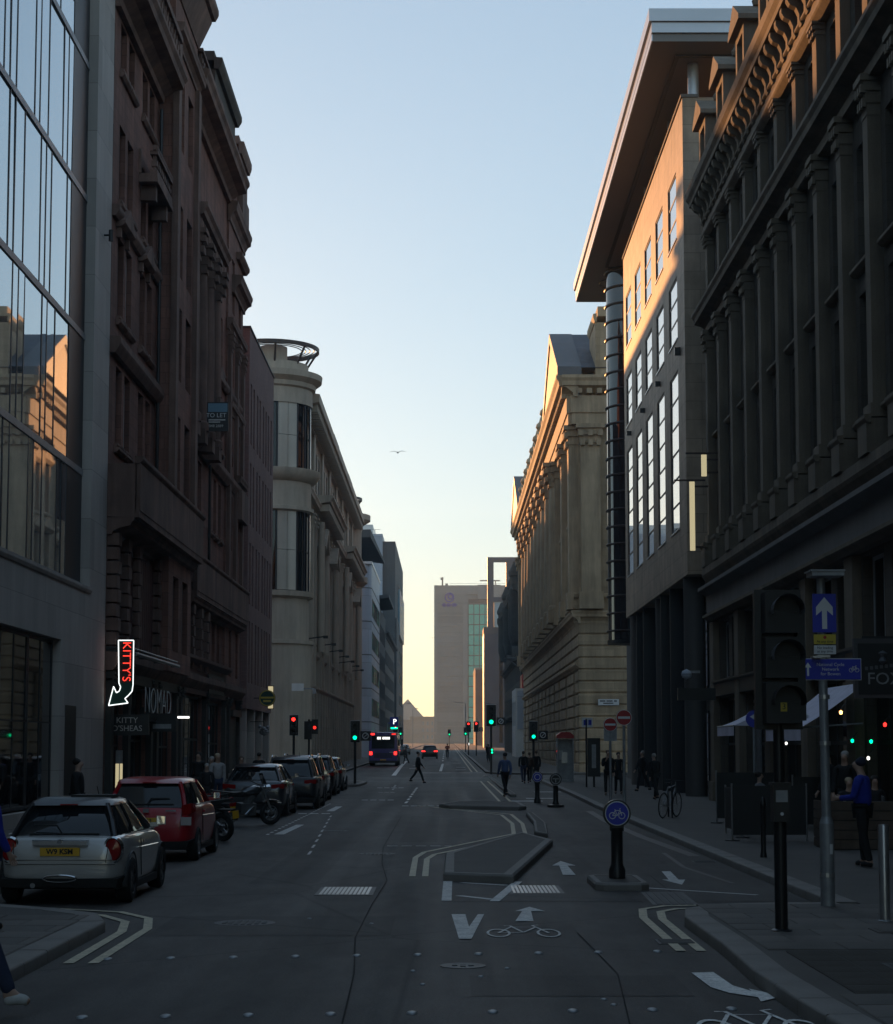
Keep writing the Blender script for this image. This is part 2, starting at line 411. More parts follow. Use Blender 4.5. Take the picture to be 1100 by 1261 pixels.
def kerb_strip(P, pts, sgn):
    b = MB()
    for a, c in zip(pts, pts[1:]):
        za, zc = gz(a[1]), gz(c[1]); w = .27 * sgn
        i = b.p((a[0], a[1], za - .02), (c[0], c[1], zc - .02), (c[0], c[1], zc + KT + .004), (a[0], a[1], za + KT + .004), (c[0] + w, c[1], zc + KT + .004), (a[0] + w, a[1], za + KT + .004))
        b.f += [(i, i + 1, i + 2, i + 3), (i + 3, i + 2, i + 4, i + 5)]
    b.build('kerb_edging', 'kerb_stone', P)
kerb_strip(pav_left, [p for p in LK if p[1] >= 22.3], -1)
kerb_strip(pav_left, [(-3.72, -60), (-3.70, 14)], -1)
kerb_strip(pav_right, [p for p in RK if p[1] >= 60], 1)
kerb_strip(pav_left_far, [(-7.4, 124), (-7.4, 690)], -1)
kerb_strip(pav_right_far, [(6, 121.5), (3.6, 123), (2.75, 127), (2.75, 690)], 1)
# paving slabs where the photograph shows their joints
def slabs(P, x0, x1, y0, y1, sx, sy, ok=lambda x, y: True):
    r = 0; y = y0
    while y + sy <= y1 + 1e-6:
        x = x0 - (sx / 2 if r % 2 else 0)
        while x < x1 - .05:
            a, c = max(x, x0), min(x + sx, x1)
            if c - a > .12 and ok((a + c) / 2, y + sy / 2):
                w = round(c - a, 2); key = ('slab', w, sy, rnd.randrange(4))
                def mk():
                    g = .006; t = KT + .012; e = .008
                    mb = MB(); tl = [rnd.uniform(-.003, .003) for _ in range(4)]
                    mb.loft([[(g, g, KT - .01), (w - g, g, KT - .01), (w - g, sy - g, KT - .01), (g, sy - g, KT - .01)],
                             [(g, g, t - e + tl[0]), (w - g, g, t - e + tl[1]), (w - g, sy - g, t - e + tl[2]), (g, sy - g, t - e + tl[3])],
                             [(g + e, g + e, t + tl[0]), (w - g - e, g + e, t + tl[1]), (w - g - e, sy - g - e, t + tl[2]), (g + e, sy - g - e, t + tl[3])]])
                    me = mb.mesh('paving_slab'); me.materials.append(MATS[rnd.choice(['paving', 'paving', 'paving_b'])]); return me
                link('paving_slab', cached(key, mk), P, (a, y, 0))
            x += sx
        y += sy; r += 1
TACT = lambda x, y: 3.1 < x < 5.9 and 13.9 < y < 16.62
slabs(pav_right, 2.98, 6.2, 12.0, 21.6, .75, .6, lambda x, y: not TACT(x, y))
slabs(pav_left, -6.5, -3.98, 13.6, 20.2, .8, .6)
def rib():
    mb = MB(); mb.box(.004, .396, .004, .396, KT - .01, KT + .012)
    for k in range(6): mb.box(.01, .39, .03 + k * .064, .055 + k * .064, KT + .012, KT + .0185)
    me = mb.mesh('tactile_slab'); me.materials.append(MATS['paving_b']); return me
for i in range(7):
    for j in range(7):
        if TACT(3.12 + i * .4 + .2, 13.85 + j * .4 + .2): link('tactile_slab', cached('rib', rib), pav_right, (3.12 + i * .4, 13.85 + j * .4, 0))
# small cast covers let into the slabs
for k, (x, y) in enumerate(((4.35, 18.2), (3.75, 15.2), (4.9, 17.3))):
    MB().box(x, x + .6, y, y + .45, KT, KT + .021).box(x + .05, x + .55, y + .05, y + .4, KT + .02, KT + .026).build('access_cover', 'cast_iron' if k == 1 else 'paving_b', pav_right)
# traffic islands
def island(name, label, pts, h=.13, inset=.16):
    t = thing(name, label, 'traffic island', (pts[0][0], pts[0][1], 0)); ox, oy = pts[0]
    q = [(x - ox, y - oy) for x, y in pts]; cx = sum(p[0] for p in q) / len(q); cy = sum(p[1] for p in q) / len(q)
    n = len(q)
    def off(d):
        out = []
        for k in range(n):
            a, p, c = Vector(q[k - 1]), Vector(q[k]), Vector(q[(k + 1) % n])
            e1 = (p - a).normalized(); e2 = (c - p).normalized(); n1 = Vector((-e1.y, e1.x)); n2 = Vector((-e2.y, e2.x))
            mm = (n1 + n2); mm = mm.normalized(); s = d / max(.35, mm.dot(n1)); out.append((p + mm * s)[:])
        return out
    inn = off(inset); bev = off(.025)
    for k in range(n):
        a, c, d, e = q[k], q[(k + 1) % n], inn[(k + 1) % n], inn[k]; f, g = bev[k], bev[(k + 1) % n]
        MB().loft([[(*a, -.02), (*a, h - .03), (*f, h), (*e, h), (*e, -.02)], [(*c, -.02), (*c, h - .03), (*g, h), (*d, h), (*d, -.02)]]).build('kerbstone', 'kerb_stone', t)
    MB().prism(inn, -.01, h - .006).build('paved_top', 'paving_base', t)
    return t
island('traffic_island', 'wedge-shaped paved island with stone kerb inside the double yellow lines', [(-.05, 27.0), (.98, 26.5), (2.16, 36.6), (1.66, 39.8), (-.02, 32.0)])
island('kerb_divider', 'narrow curved kerb between carriageway and cycle track beyond the wedge island', [(1.98, 40.5), (2.2, 39.2), (2.5, 45), (2.52, 52), (2.3, 52), (2.22, 46)], .12, .07)
island('traffic_island', 'long thin island lying across the road before the crossing', [(-.25, 59.4), (.1, 58.2), (2.3, 56.8), (2.55, 57.4), (2.5, 62), (.3, 62.2)], .13, .15)
island('bollard_island', 'small raised plinth under the blue cycle bollard', [(2.08, 25.3), (2.2, 25.15), (2.72, 25.15), (2.84, 25.3), (2.84, 26.7), (2.72, 26.85), (2.2, 26.85), (2.08, 26.7)], .11, .1)
island('kerb_divider', 'straight kerb divider leading up to the far traffic signal', [(2.55, 72), (2.8, 72), (2.9, 116), (2.65, 116)], .12, .06)
island('signal_island', 'small island carrying the signal pole with the green light', [(2.4, 115), (3.5, 115), (3.5, 118.5), (2.4, 118.5)], .13, .1)
# road markings: thin sheets, parts of the road
def mark(name, pts, m='line_white', dz=.009):
    b = MB(); b.poly([(x, y, gz(y) + dz) for x, y in pts]); return b.build(name, m, road)
def line(name, pts, w, m='line_white', dz=.009):
    b = MB(); L = []
    for k, p in enumerate(pts):
        a = Vector(pts[max(k - 1, 0)]); c = Vector(pts[min(k + 1, len(pts) - 1)]); d = (c - a).normalized(); nn = Vector((-d.y, d.x)) * w / 2
        L.append(((p[0] + nn.x, p[1] + nn.y, gz(p[1]) + dz), (p[0] - nn.x, p[1] - nn.y, gz(p[1]) + dz)))
    for a, c in zip(L, L[1:]): b.quad(a[0], a[1], c[1], c[0])
    return b.build(name, m, road)
def ring(name, cx, cy, rx, ry, w, m='line_worn'):
    b = MB(); n = 24
    for k in range(n):
        t, s = 2 * PI * k / n, 2 * PI * (k + 1) / n
        P = lambda a, f: (cx + (rx - f * w) * math.cos(a), cy + (ry - f * w * ry / rx * .8) * math.sin(a), .009)
        b.quad(P(t, 0), P(s, 0), P(s, 1), P(t, 1))
    return b.build(name, m, road)
def bike_mark(x, y, s, m='line_worn'):
    ring('cycle_symbol', x - .27 * s, y, .13 * s, .42 * s, .028 * s, m); ring('cycle_symbol', x + .27 * s, y, .13 * s, .42 * s, .028 * s, m)
    for pts in ([(-.27, 0), (-.12, .62), (.16, .62), (0, .05), (-.27, 0)], [(0, .05), (-.12, .75), (-.19, .75)], [(.27, 0), (.16, .62), (.13, .8), (.2, .85)]):
        line('cycle_symbol', [(x + a * s, y + q * s) for a, q in pts], .03 * s, m, .0095)
mark('give_way_mark', [(.06, 21.6), (.225, 21.6), (.25, 20.1), (.375, 21.6), (.45, 21.6), (.26, 18.85), (.13, 18.85)], 'line_worn')
bike_mark(.83, 19.45, 1.0)
mark('arrow_marking', [(.79, 20.75), (1.0, 20.75), (1.03, 22.0), (.92, 22.0)], 'line_worn'); mark('arrow_marking', [(.83, 22.0), (1.2, 22.0), (1.04, 22.6)], 'line_worn')
mark('arrow_marking', [(1.82, 28.2), (2.02, 28.2), (2.04, 30.4), (1.9, 30.4)], 'line_worn'); mark('arrow_marking', [(1.78, 30.4), (2.18, 30.4), (2.0, 31.6)], 'line_worn')
mark('arrow_marking', [(3.35, 27.2), (3.5, 27.2), (3.6, 29), (3.46, 29)], 'line_worn'); mark('arrow_marking', [(3.25, 27.2), (3.6, 27.2), (3.42, 26.2)], 'line_worn')
line('yellow_line', [(-3.5, 16.75), (-3.52, 19.6), (-3.68, 20.7), (-4.1, 21.5), (-4.9, 22.0)], .10, 'line_yellow')
line('yellow_line', [(-3.27, 16.75), (-3.29, 19.9), (-3.48, 21.1), (-3.95, 21.9), (-4.8, 22.35)], .10, 'line_yellow')
line('yellow_line', [(2.30, 17.75), (2.31, 21.2), (2.42, 22.3), (2.75, 22.75), (3.3, 22.85)], .10, 'line_yellow')
line('yellow_line', [(2.50, 17.75), (2.51, 21.0), (2.6, 21.95), (2.85, 22.35), (3.3, 22.45)], .10, 'line_yellow')
line('yellow_line', [(-.53, 27.9), (-.56, 32.6), (-.42, 34.3), (.1, 36.2), (1.55, 41.5), (1.72, 47), (1.62, 53), (-1, 61.5)], .10, 'line_yellow')
line('yellow_line', [(-.33, 27.9), (-.35, 32.2), (-.22, 33.6), (.25, 35.2), (1.8, 40.9), (1.98, 47), (1.92, 53.5), (-.7, 60.6)], .10, 'line_yellow')
for a, c, w in (((-.0, 23.5), (.02, 26.9), .13), ((.62, 23.4), (1.06, 26.8), .13)): line('guide_line', [a, c], w, 'line_worn')
line('guide_line', [(.22, 26.6), (.86, 26.1)], .12, 'line_worn'); line('guide_line', [(.16, 24.3), (.6, 23.7)], .12, 'line_worn')
line('give_way_line', [(2.62, 25.8), (4.2, 24.4)], .1, 'line_worn')
mark('arrow_marking', [(2.17, 16.05), (2.37, 16.1), (2.40, 15.2), (2.50, 14.85), (2.50, 15.0), (2.70, 14.55), (2.47, 14.25), (2.49, 14.5), (2.30, 14.75), (2.20, 15.1)], 'line_white')
bike_mark(2.24, 12.85, 1.15, 'line_white')
for x0, x1, y, w in ((-3.2, -1.9, 67.8, .5), (-3.4, -2.0, 88, .6), (-1.5, .25, 61, .4), (-4.45, -3.4, 54, .4), (-3.0, -2.2, 79, .25), (-1.2, .25, 36.4, .12)):
    n = max(3, int((x1 - x0) / .28))
    for k in range(n): line('stop_dash', [(x0 + (x1 - x0) * k / n, y), (x0 + (x1 - x0) * (k + .72) / n, y)], w, 'line_white' if y > 50 else 'line_worn')
for k in range(7): y = 64 + k * 3.7; line('lane_dash', [(-1.46, y), (-1.44, y + 2.1)], .1)
for k in range(4): y = 84 + k * 3; line('lane_dash', [(-2.5 - .05 * k, y), (-2.55 - .05 * k, y + 1.4)], .1, 'line_worn')
for k in range(9): f = k / 9; line('lane_dash', [(-2.57 - .85 * f, 33.5 + 20 * f), (-2.6 - .85 * f, 34.6 + 20 * f)], .05, 'line_worn')
for k in range(24): line('bay_dash', [(-4.09, 41 + k * .95), (-4.09, 41.45 + k * .95)], .07, 'line_worn')
mark('bay_mark', [(-3.95, 41.2), (-3.72, 41.2), (-3.66, 46.3), (-3.86, 46.3)], 'line_worn')
mark('bay_mark', [(-3.75, 56), (-3.5, 56), (-3.5, 60.5), (-3.72, 60.5)], 'line_worn')
line('stop_line', [(-1.9, 128), (2.5, 128)], .9); line('crossing_edge', [(-4.6, 104), (2.3, 104)], .25, 'line_worn'); line('crossing_edge', [(-4.6, 112), (2.3, 112)], .25, 'line_worn')
line('lane_line', [(-3.5, 119), (-3.9, 150), (-4.3, 190)], .3); line('lane_line', [(-.45, 134), (-.35, 172)], .22)
for k in range(8): line('lane_dash', [(-.4, 190 + k * 22), (-.4, 198 + k * 22)], .15)
for x in (1.95, 2.35): line('yellow_line', [(x, 64), (x + .02, 104)], .1, 'line_yellow'); line('yellow_line', [(x - .1, 131), (x - .1, 400)], .12, 'line_yellow')
for y, a, c in ((140, .7, 1.5), (152, .8, 1.6), (176, .6, 1.4), (145, -3, -2.2), (160, -3, -2)): line('arrow_marking', [(a, y), (c, y)], 1.6)
for x0, y, c in ((2.35, 66.5, 1.2), (3.1, 70, 1.1), (3.9, 80, 1.2)): line('cycle_crossing_line', [(x0, y), (x0 + c, y)], .7 if y > 60 else .3, 'line_white' if y > 60 else 'line_worn')
line('puddle_stain', [(4.55, 33), (4.35, 40), (4.3, 48), (4.45, 56)], .22, 'stain')
line('puddle_stain', [(4.2, 26.5), (3.95, 30), (4.1, 34)], .08, 'stain')
for pts, w_ in (([(-.75, 12), (-.8, 16), (-.95, 19), (-.93, 23), (-.9, 27), (-1.1, 31), (-1.25, 36), (-1.3, 52)], .014), ([(1.3, 13), (1.5, 16), (1.42, 19.5)], .012), ([(3.1, 24.5), (3.3, 34), (3.15, 46)], .015)):
    jp = [(x + rnd.uniform(-.02, .02), y) for x, y in pts]; line('tar_seam', jp, w_, 'tar', .0065)
# reflective studs in two rows across the carriageway
def stud():
    mb = MB().lathe((0, 0, 0), [(.055, 0), (.05, .012), (.03, .019), (.0, .021)], 10); me = mb.mesh('road_stud', 50); me.materials.append(MATS['galv']); return me
for k in range(10): link('road_stud', cached('stud', stud), road, (-3.2 + k * .585, 17.1 + k * .07, .002)).scale = (.8, 1.3, .8)
for k in range(9): link('road_stud', cached('stud', stud), road, (-2.7 + k * .61, 13.45 + k * .055, .002)).scale = (.8, 1.3, .8)
for x, y in ((-.3, 16.2), (.55, 16.4), (1.25, 14.4), (.3, 15.8), (-.2, 15.3), (1.3, 14.1), (-1.6, 21.1), (-.85, 20.5)):
    link('road_stud', cached('stud', stud), road, (x, y, .002)).scale = (.5, .6, .6)
# iron covers in the road
def cover(label, x0, x1, y0, y1, nx, ny, skew=0.):
    t = thing('drain_cover', label, 'drain cover', (x0, y0, 0), 0); w, l = x1 - x0, y1 - y0
    MB().box(0, w, 0, l, -.01, .006).build('frame', 'cast_iron', t)
    b = MB()
    for i in range(nx):
        for j in range(ny):
            u, v = .05 + (w - .1) * i / nx, .06 + (l - .12) * j / ny
            b.box(u + .008, u + (w - .1) / nx - .012, v + .01, v + (l - .12) / ny - .015, .006, .013)
    b.build('raised_studs', 'steel' if not skew else 'cast_iron', t); t.rotation_euler.z = skew
cover('wide rectangular studded iron cover in the middle of the carriageway', -1.79, -1.0, 24.4, 25.8, 12, 12)
cover('rectangular iron cover at the mouth of the cycle track beside the bicycle symbol', .86, 1.62, 24.66, 26.1, 12, 10)
cover('slatted drain grating set in the road between blue bollard and pavement corner', 2.62, 3.2, 22.9, 24.9, 5, 14, -.03)

def round_cover(label, x, y, r=.3):
    t = thing('manhole_cover', label, 'manhole cover', (x, y, 0)); MB().lathe((0, 0, 0), [(r + .05, -.01), (r + .05, .006), (r, .006), (r - .01, .004), (0, .004)], 28).build('rim', 'cast_iron', t); b = MB()
    for i in range(-3, 4):
        for j in range(-3, 4):
            if math.hypot(i, j) * .075 < r - .06: b.box(i * .075 - .025, i * .075 + .025, j * .075 - .025, j * .075 + .025, .004, .012)
    b.build('raised_studs', 'cast_iron', t)
round_cover('round iron cover in the left lane ahead of the first studs', -2.3, 20.6); round_cover('round iron cover beside the wedge island yellow lines', -1.3, 33.8); round_cover('round iron cover in the carriageway level with the motorcycles', -2.7, 43.0); round_cover('small round iron cover near the bottom of the carriageway', .15, 16.6, .16)
for lab, x, y in (('kerbside gully grating near the right pavement corner', 2.36, 18.6), ('kerbside gully grating along the cycle track kerb', 4.5, 31.5)):
    t = thing('gully_grating', lab, 'drain grating', (x, y, .004)); MB().box(-.2, .2, -.22, .22, -.01, .004).build('frame', 'cast_iron', t)
    for k in range(7): MB().box(-.17, .17, -.19 + k * .055, -.165 + k * .055, .004, .012).build('bar', 'cast_iron', t)
# ================================================================== buildings
def bld(name, label, loc, rz=0, cat='building'): return thing(name, label, cat, loc, rz)
def mass(P, m, D, u0, u1, z1, o=-.3, z0=-.5): return MB().box(-D, o, u0, u1, z0, z1).build('building_core', m, P)
# ---- glass fronted office, left, nearest
P = bld('glass_office', 'grey stone office with tall reflective glass wall beside the red sandstone block', (-10, -60, 0)); U = lambda y: y + 60  # unseen stretch behind the camera added to darken the foreground
mass(P, 'grey_stone', 22, 0, U(52.2), 27, -.75)
def f(b):
    wall(b, 0, U(52.2), 0, 27, [(U(25.5), U(49.85), 6.45, 26), (U(25.5), U(46.3), .45, 4.78)], 0, .3)
    b.quad((0, U(52.2), 0), (-22, U(52.2), 0), (-22, U(52.2), 27), (0, U(52.2), 27)); b.quad((0, 0, 0), (-22, 0, 0), (-22, 0, 27), (0, 0, 27)); b.quad((0, 0, 27), (-22, 0, 27), (-22, U(52.2), 27), (0, U(52.2), 27))
part('stone_wall', 'grey_stone', P, f)
part('doorway', 'shop_black', P, lambda b: b.box(-.1, .006, U(46.9), U(48.3), .15, 3.1))
part('dark_end_panel', 'frame_dark', P, lambda b: b.box(-.36, -.27, U(47.9), U(49.84), 6.5, 26))
rows = [6.5, 9.7, 13.57, 17.57, 21.45, 26]
pat = [[0, .62, 1.52, 3.12], [0, .95, 1.5, 3.05], [0, .6, 1.55, 3.2], [.4, 1.0, 1.9, 3.3], [0, .8, 1.5, 3.0]]
fr = MB(); 
for z in rows: fr.box(-.30, -.24, U(25.5), U(49.84), z - .09, z + .09)
fr.build('transom', 'galv', P)
for r, (z0, z1) in enumerate(zip(rows, rows[1:])):
    ys = []; y = 47.85 - pat[r][0] * .0
    k = 0; steps = [.62, .58, 1.75, .95, .55, 1.9]
    k = r * 2 % 6; y = 47.85
    while y > 33: ys.append(y); y -= steps[k % 6]; k += 1
    while y > 26.5: ys.append(y); y -= 1.2
    ys.append(25.6)
    for a, c in zip(ys[1:], ys):
        w, h = round(c - a, 2), round(z1 - z0 - .18, 2)
        def mk():
            me = MB().box(-.01, .01, -w / 2, w / 2, 0, h).mesh('pane'); me.materials.append(MATS['glass_coated']); return me
        q = link('pane', cached(('op', w, h), mk), P, (-.29, U((a + c) / 2), z0 + .09)); q.rotation_euler = (0, rnd.uniform(-.0025, .0025), rnd.uniform(-.004, .004))
        if c > 30: link('mullion', cached(('mul', h), lambda: [me := MB().box(-.07, -.045, -.03, .03, 0, h).mesh('mullion'), me.materials.append(MATS['frame_dark'])][0]), P, (-.22, U(c), z0 + .09))
for k in range(7): window(P, U(44.9 - k * 2.75), .5, 2.7, 4.25, -.28, 2, 2, .08, 'frame_dark', 'glass', True, name='shop_window')
part('sill', 'grey_stone', P, lambda b: b.mould(ledge(6.28, .16, .07), U(25.5), U(49.9)))
part('wall_lamp', 'black_paint', P, lambda b: b.cyl((.0, U(51.1), 16.9), (.2, U(51.1), 16.9), .03).cyl((.2, U(51.1), 16.72), (.2, U(51.1), 17.05), .07))
# ---- red sandstone block
P = bld('sandstone_building', 'dark red sandstone block with balconies, turret and heavy cornices above the pub fronts', (-10, 52.25, 0)); U = lambda y: y - 52.25
T, S = 'red_sandstone_trim', 'red_sandstone'
mass(P, S, 20, .02, 33.1, 27.5, -.55)
ops = []; wins = []
def w_(u, z, w, h): ops.append((u - w / 2, u + w / 2, z, z + h)); wins.append((u, z, w, h))
for z, h in ((5.4, 2.7), (11.0, 2.5), (14.9, 2.6), (18.5, 2.5), (22.6, 1.6)):
    for u in (1.5, 2.9, 5.4, 6.8): w_(u, z, 1.0, h)
    for u in (15.2, 17.3, 19.4): w_(u, z, 1.05, h)
    for u in (22.6, 24.2, 25.8): w_(u, z, .95, h)
shops = [(.8, 3.0, .2, 3.9), (3.5, 7.2, .5, 3.9), (9.0, 12.8, .3, 3.7), (14.6, 20.6, .6, 4.0), (21.8, 27.0, .4, 3.9)]
def f(b):
    wall(b, 0, 8.2, 0, 24.3, [q for q in ops if q[0] < 8] + shops[:2], 0, .28); wall(b, 8.2, 33.2, 0, 27.3, [q for q in ops if q[0] > 8] + shops[2:], 0, .28)
    b.quad((0, 33.2, 0), (-20, 33.2, 0), (-20, 33.2, 27.3), (0, 33.2, 27.3)); b.quad((0, 0, 0), (-20, 0, 0), (-20, 0, 30), (-.5, 0, 24))
part('stone_wall', S, P, f)
for u, z, w, h in wins:
    window(P, u, z, w, h, -.24, 1, 2, .07, 'frame_white' if rnd.random() < .35 else 'frame_brown', 'glass' if rnd.random() < .8 else 'curtain')
def sill():
    me = MB().mould(ledge(-.16, .16, .16), -.65, .65).mould(ledge(0, .12, .12), -.6, .6).mesh('window_sill'); me.materials.append(MATS[T]); return me
for u, z, w, h in wins:
    if z > 10: link('window_sill', cached('sill2', sill), P, (0, u, z))
def pedi():
    b = MB(); b.box(-.02, .14, -.78, -.58, -.1, .28).box(-.02, .14, .58, .78, -.1, .28).mould(ledge(.2, .2, .3), -.9, .9)
    b.loft([[(-.02, -.9, .38), (-.02, .9, .38), (-.02, 0, .95)], [(.3, -.9, .38), (.3, .9, .38), (.3, 0, .95)]]); me = b.mesh('window_pediment'); me.materials.append(MATS[T]); return me
for u, z, w, h in wins:
    if abs(z - 14.9) < .1 and u in (5.4, 17.3, 24.2, 1.5): link('window_pediment', cached('pedi', pedi), P, (0, u, z + h))
for a, c in ((0, 8.2), (8.2, 13.6), (13.6, 21), (21, 27.4), (27.4, 33.2)):
    t = (a + c) / 2
    [part('string_course', T, P, lambda b: b.mould(ledge(*q), a, c)) for q in ((4.25, .55, .42), (13.7, .5, .32), (17.85, .35, .22))]
part('balcony', T, P, lambda b: b.box(-.02, .95, .0, 13.7, 8.75, 8.95).box(.82, .97, .0, 13.7, 8.95, 10.35).box(-.02, .85, 0, .14, 8.95, 10.35).mould(ledge(10.35, .22, .2, .85), -.05, 13.75).mould(cornice(8.25, .5, .8), 0, 13.7))
part('balcony', T, P, lambda b: b.box(-.02, .5, 15.4, 33.0, 7.75, 7.95).box(.38, .52, 15.4, 33.0, 7.95, 9.2).mould(ledge(9.2, .2, .18, .4), 15.3, 33.1).mould(cornice(7.3, .45, .45), 15.4, 33))
part('balcony', T, P, lambda b: b.box(-.02, .62, 4.4, 7.7, 20.3, 20.45).box(-.02, .6, 4.45, 7.65, 20.45, 20.6).mould(ledge(21.35, .16, .1, .5), 4.35, 7.75).box(-.02, .08, 4.4, 4.5, 20.6, 21.4).box(0, .5, 4.8, 5.1, 19.8, 20.3).box(0, .5, 7.0, 7.3, 19.8, 20.3))
part('balcony', T, P, lambda b: b.box(-.02, .8, 19.5, 22, 15.2, 15.3).box(.66, .8, 19.5, 22, 15.3, 16.2).loft([[(0, 19.8, 14.3), (0, 21.8, 14.3), (.1, 21.8, 14.3), (.1, 19.8, 14.3)], [(0, 19.5, 15.2), (0, 22, 15.2), (.75, 22, 15.2), (.75, 19.5, 15.2)]]))
baluster_row(P, None, 4.45, 7.65, 20.6, .75, .48, T, .3, 'balcony_balusters')
part('cornice', T, P, lambda b: b.mould(cornice(24.3, .95, 1.0), -.02, 8.2))
baluster_row(P, None, .1, 8.1, 25.3, 1.3, .7, T, .5)
part('attic_storey', S, P, lambda b: b.box(-12, -.6, .05, 8.2, 24.5, 31.2)); part('attic_cornice', T, P, lambda b: b.mould(cornice(30.6, .9, .9, -.6), 0, 8.2))
for u in (2.2, 5.6):
    part('dormer_window_surround', T, P, lambda b: b.box(-.62, -.35, u - .9, u - .6, 26.4, 29.4).box(-.62, -.35, u + .6, u + .9, 26.4, 29.4).mould(ledge(29.4, .4, .4, -.6), u - 1.1, u + 1.1))
    window(P, u, 26.5, 1.2, 2.8, -.58, 1, 2, .07, 'frame_brown')
# turret bay
tops = [(9.2, 10.5, z, z + 2.6) for z in (5.3, 11, 14.9, 18.6, 23.2)] + [(11.4, 12.7, z, z + 2.6) for z in (5.3, 11, 14.9, 18.6, 23.2)]
def f(b):
    wall(b, 8.2, 13.6, 4.6, 29.3, tops, .55, .3)
    for u in (8.2, 13.6): b.quad((.55, u, 4.6), (-.3, u, 4.6), (-.3, u, 29.3), (.55, u, 29.3))
    b.quad((.55, 8.2, 4.6), (.55, 13.6, 4.6), (0, 13.6, 4.6), (0, 8.2, 4.6)); b.box(-6, .3, 8.6, 13.2, 27, 36)
part('turret_bay', S, P, f)
for a, c, z, d in tops: window(P, (a + c) / 2, z, 1.3, 2.6, .3, 1, 2, .08, 'frame_brown')
part('turret_top', T, P, lambda b: b.mould(cornice(26.6, .6, .35, .55), 8.1, 13.7).loft([[(-1, 8.2, 28.4), (-1, 13.6, 28.4), (.6, 13.6, 28.4), (.6, 8.2, 28.4)], [(-1, 8, 29.5), (-1, 13.8, 29.5), (1.05, 13.8, 29.5), (1.05, 8, 29.5)], [(-1, 8, 36), (-1, 13.8, 36), (1.05, 13.8, 36), (1.05, 8, 36)]]).mould(ledge(29.6, .45, .25, 1.05), 7.9, 13.9).mould(ledge(32.5, .4, .2, 1.05), 7.9, 13.9))
for u in (8.45, 13.35): part('pilaster', T, P, lambda b: b.box(.5, .72, u - .3, u + .3, 10.4, 26.6))
# columned centre
part('mid_cornice', T, P, lambda b: b.mould(cornice(21.6, .9, 1.0), 13.6, 21.2))
for k in range(18): link('modillion', cached('mdl2', lambda: [me := MB().box(0, .75, 0, .2, 21.55, 21.95).mesh('modillion'), me.materials.append(MATS[T])][0]), P, (0, 13.8 + k * .42, 0))
for u in (14.1, 16.25, 18.35, 20.5):
    part('column', T, P, lambda b: [b.lathe((.42, u, 14.2), [(.36, 0), (.36, .3), (.27, .4), (.28, 3.5), (.23, 6.2)], 14), capital(b, .12, u, 20.4, .5, 1.15, .55), b.box(0, .7, u - .4, u + .4, 13.7, 14.25)], 40)
part('top_cornice', T, P, lambda b: b.mould(cornice(26.7, 1.0, 1.0), 13.7, 27.6))
baluster_row(P, None, 13.8, 20.4, 27.75, .8, .6, T, .45, 'parapet')
part('chimney_block', 'dark_ornate', P, lambda b: b.box(-4, .35, 20.2, 27.2, 27.6, 30.2).mould(ledge(30.2, .5, .3, .35), 20.1, 27.3).box(-4, .3, 20.2, 27.2, 30.6, 31).box(-3, .55, 24.5, 27.6, 27.6, 29))
part('upper_wall', S, P, lambda b: b.box(-14, -.28, 13.6, 33.1, 27, 28.5))
# end pavilion
eops = [(u - .55, u + .55, z, z + 2.5) for u in (29.2, 31.8) for z in (5.2, 11, 14.9, 18.6, 22)]
def f(b):
    wall(b, 27.4, 33.2, 4.6, 27.4, eops, .1, .3)
    for u in (27.4, 33.2): b.quad((.1, u, 4.6), (-.3, u, 4.6), (-.3, u, 27.4), (.1, u, 27.4))
    b.box(-6, .08, 27.6, 33.1, 27.3, 28.2)
part('end_pavilion', S, P, f)
for a, c, z, d in eops: window(P, (a + c) / 2, z, 1.1, 2.5, -.16, 1, 2, .07, 'frame_brown')
part('pavilion_top', T, P, lambda b: b.mould(cornice(25.9, .9, .4, .1), 27.3, 33.3).box(-5, .25, 30.0, 33.2, 28.1, 29.9).mould(ledge(29.9, .6, .2, .25), 29.9, 33.3).box(-5, .2, 30, 33.2, 30.4, 30.8).box(-.1, .35, 30.5, 33.2, 27.2, 28.2))
for q, a, c in ((cornice(23.0, .8, .45, .1), 29, 33.4), (ledge(24.9, .35, .3, .1), 30.2, 33.3), (cornice(20.9, .5, .25, .1), 27.3, 33.3), (cornice(14.0, .6, .35, .1), 30.2, 33.3), (cornice(17.2, .5, .2, .1), 28, 33.3)): part('pavilion_ledge', T, P, lambda b: b.mould(q, a, c))
part('corbel', T, P, lambda b: b.box(0, .45, 30.6, 33.1, 12.6, 13.98))
for u in (27.8, 30.45, 32.85): part('pilaster', T, P, lambda b: [b.box(.05, .25, u - .28, u + .28, 9.5, 19.9), capital(b, .1, u, 19.9, .5, .9, .18)])
# shop fronts below
for a, c, z0, z1 in shops: window(P, (a + c) / 2, z0, c - a, z1 - z0, -.2, max(2, round((c - a) / 1.1)), 2, .1, 'shop_black', 'glass', name='shop_window', bar=.08)
for u in (.4, 3.25, 7.5, 8.7, 13.1, 14.2, 21.1, 27.4, 29, 32.8): part('shop_pilaster', 'shop_black' if u < 13.5 else 'dark_ornate', P, lambda b: [b.box(0, .18, u - .22, u + .22, .1, 4.2), b.box(0, .24, u - .28, u + .28, .1, .6), capital(b, 0, u, 3.75, .4, .45, .2)])
part('shop_fascia', 'shop_black', P, lambda b: b.box(0, .22, .2, 13.4, 3.95, 4.7).mould(ledge(4.7, .25, .35), .1, 13.5)); part('shop_fascia', 'shop_red', P, lambda b: b.box(0, .2, 14.4, 27.3, 4.05, 5.2).mould(ledge(5.2, .3, .45), 14.2, 27.5))
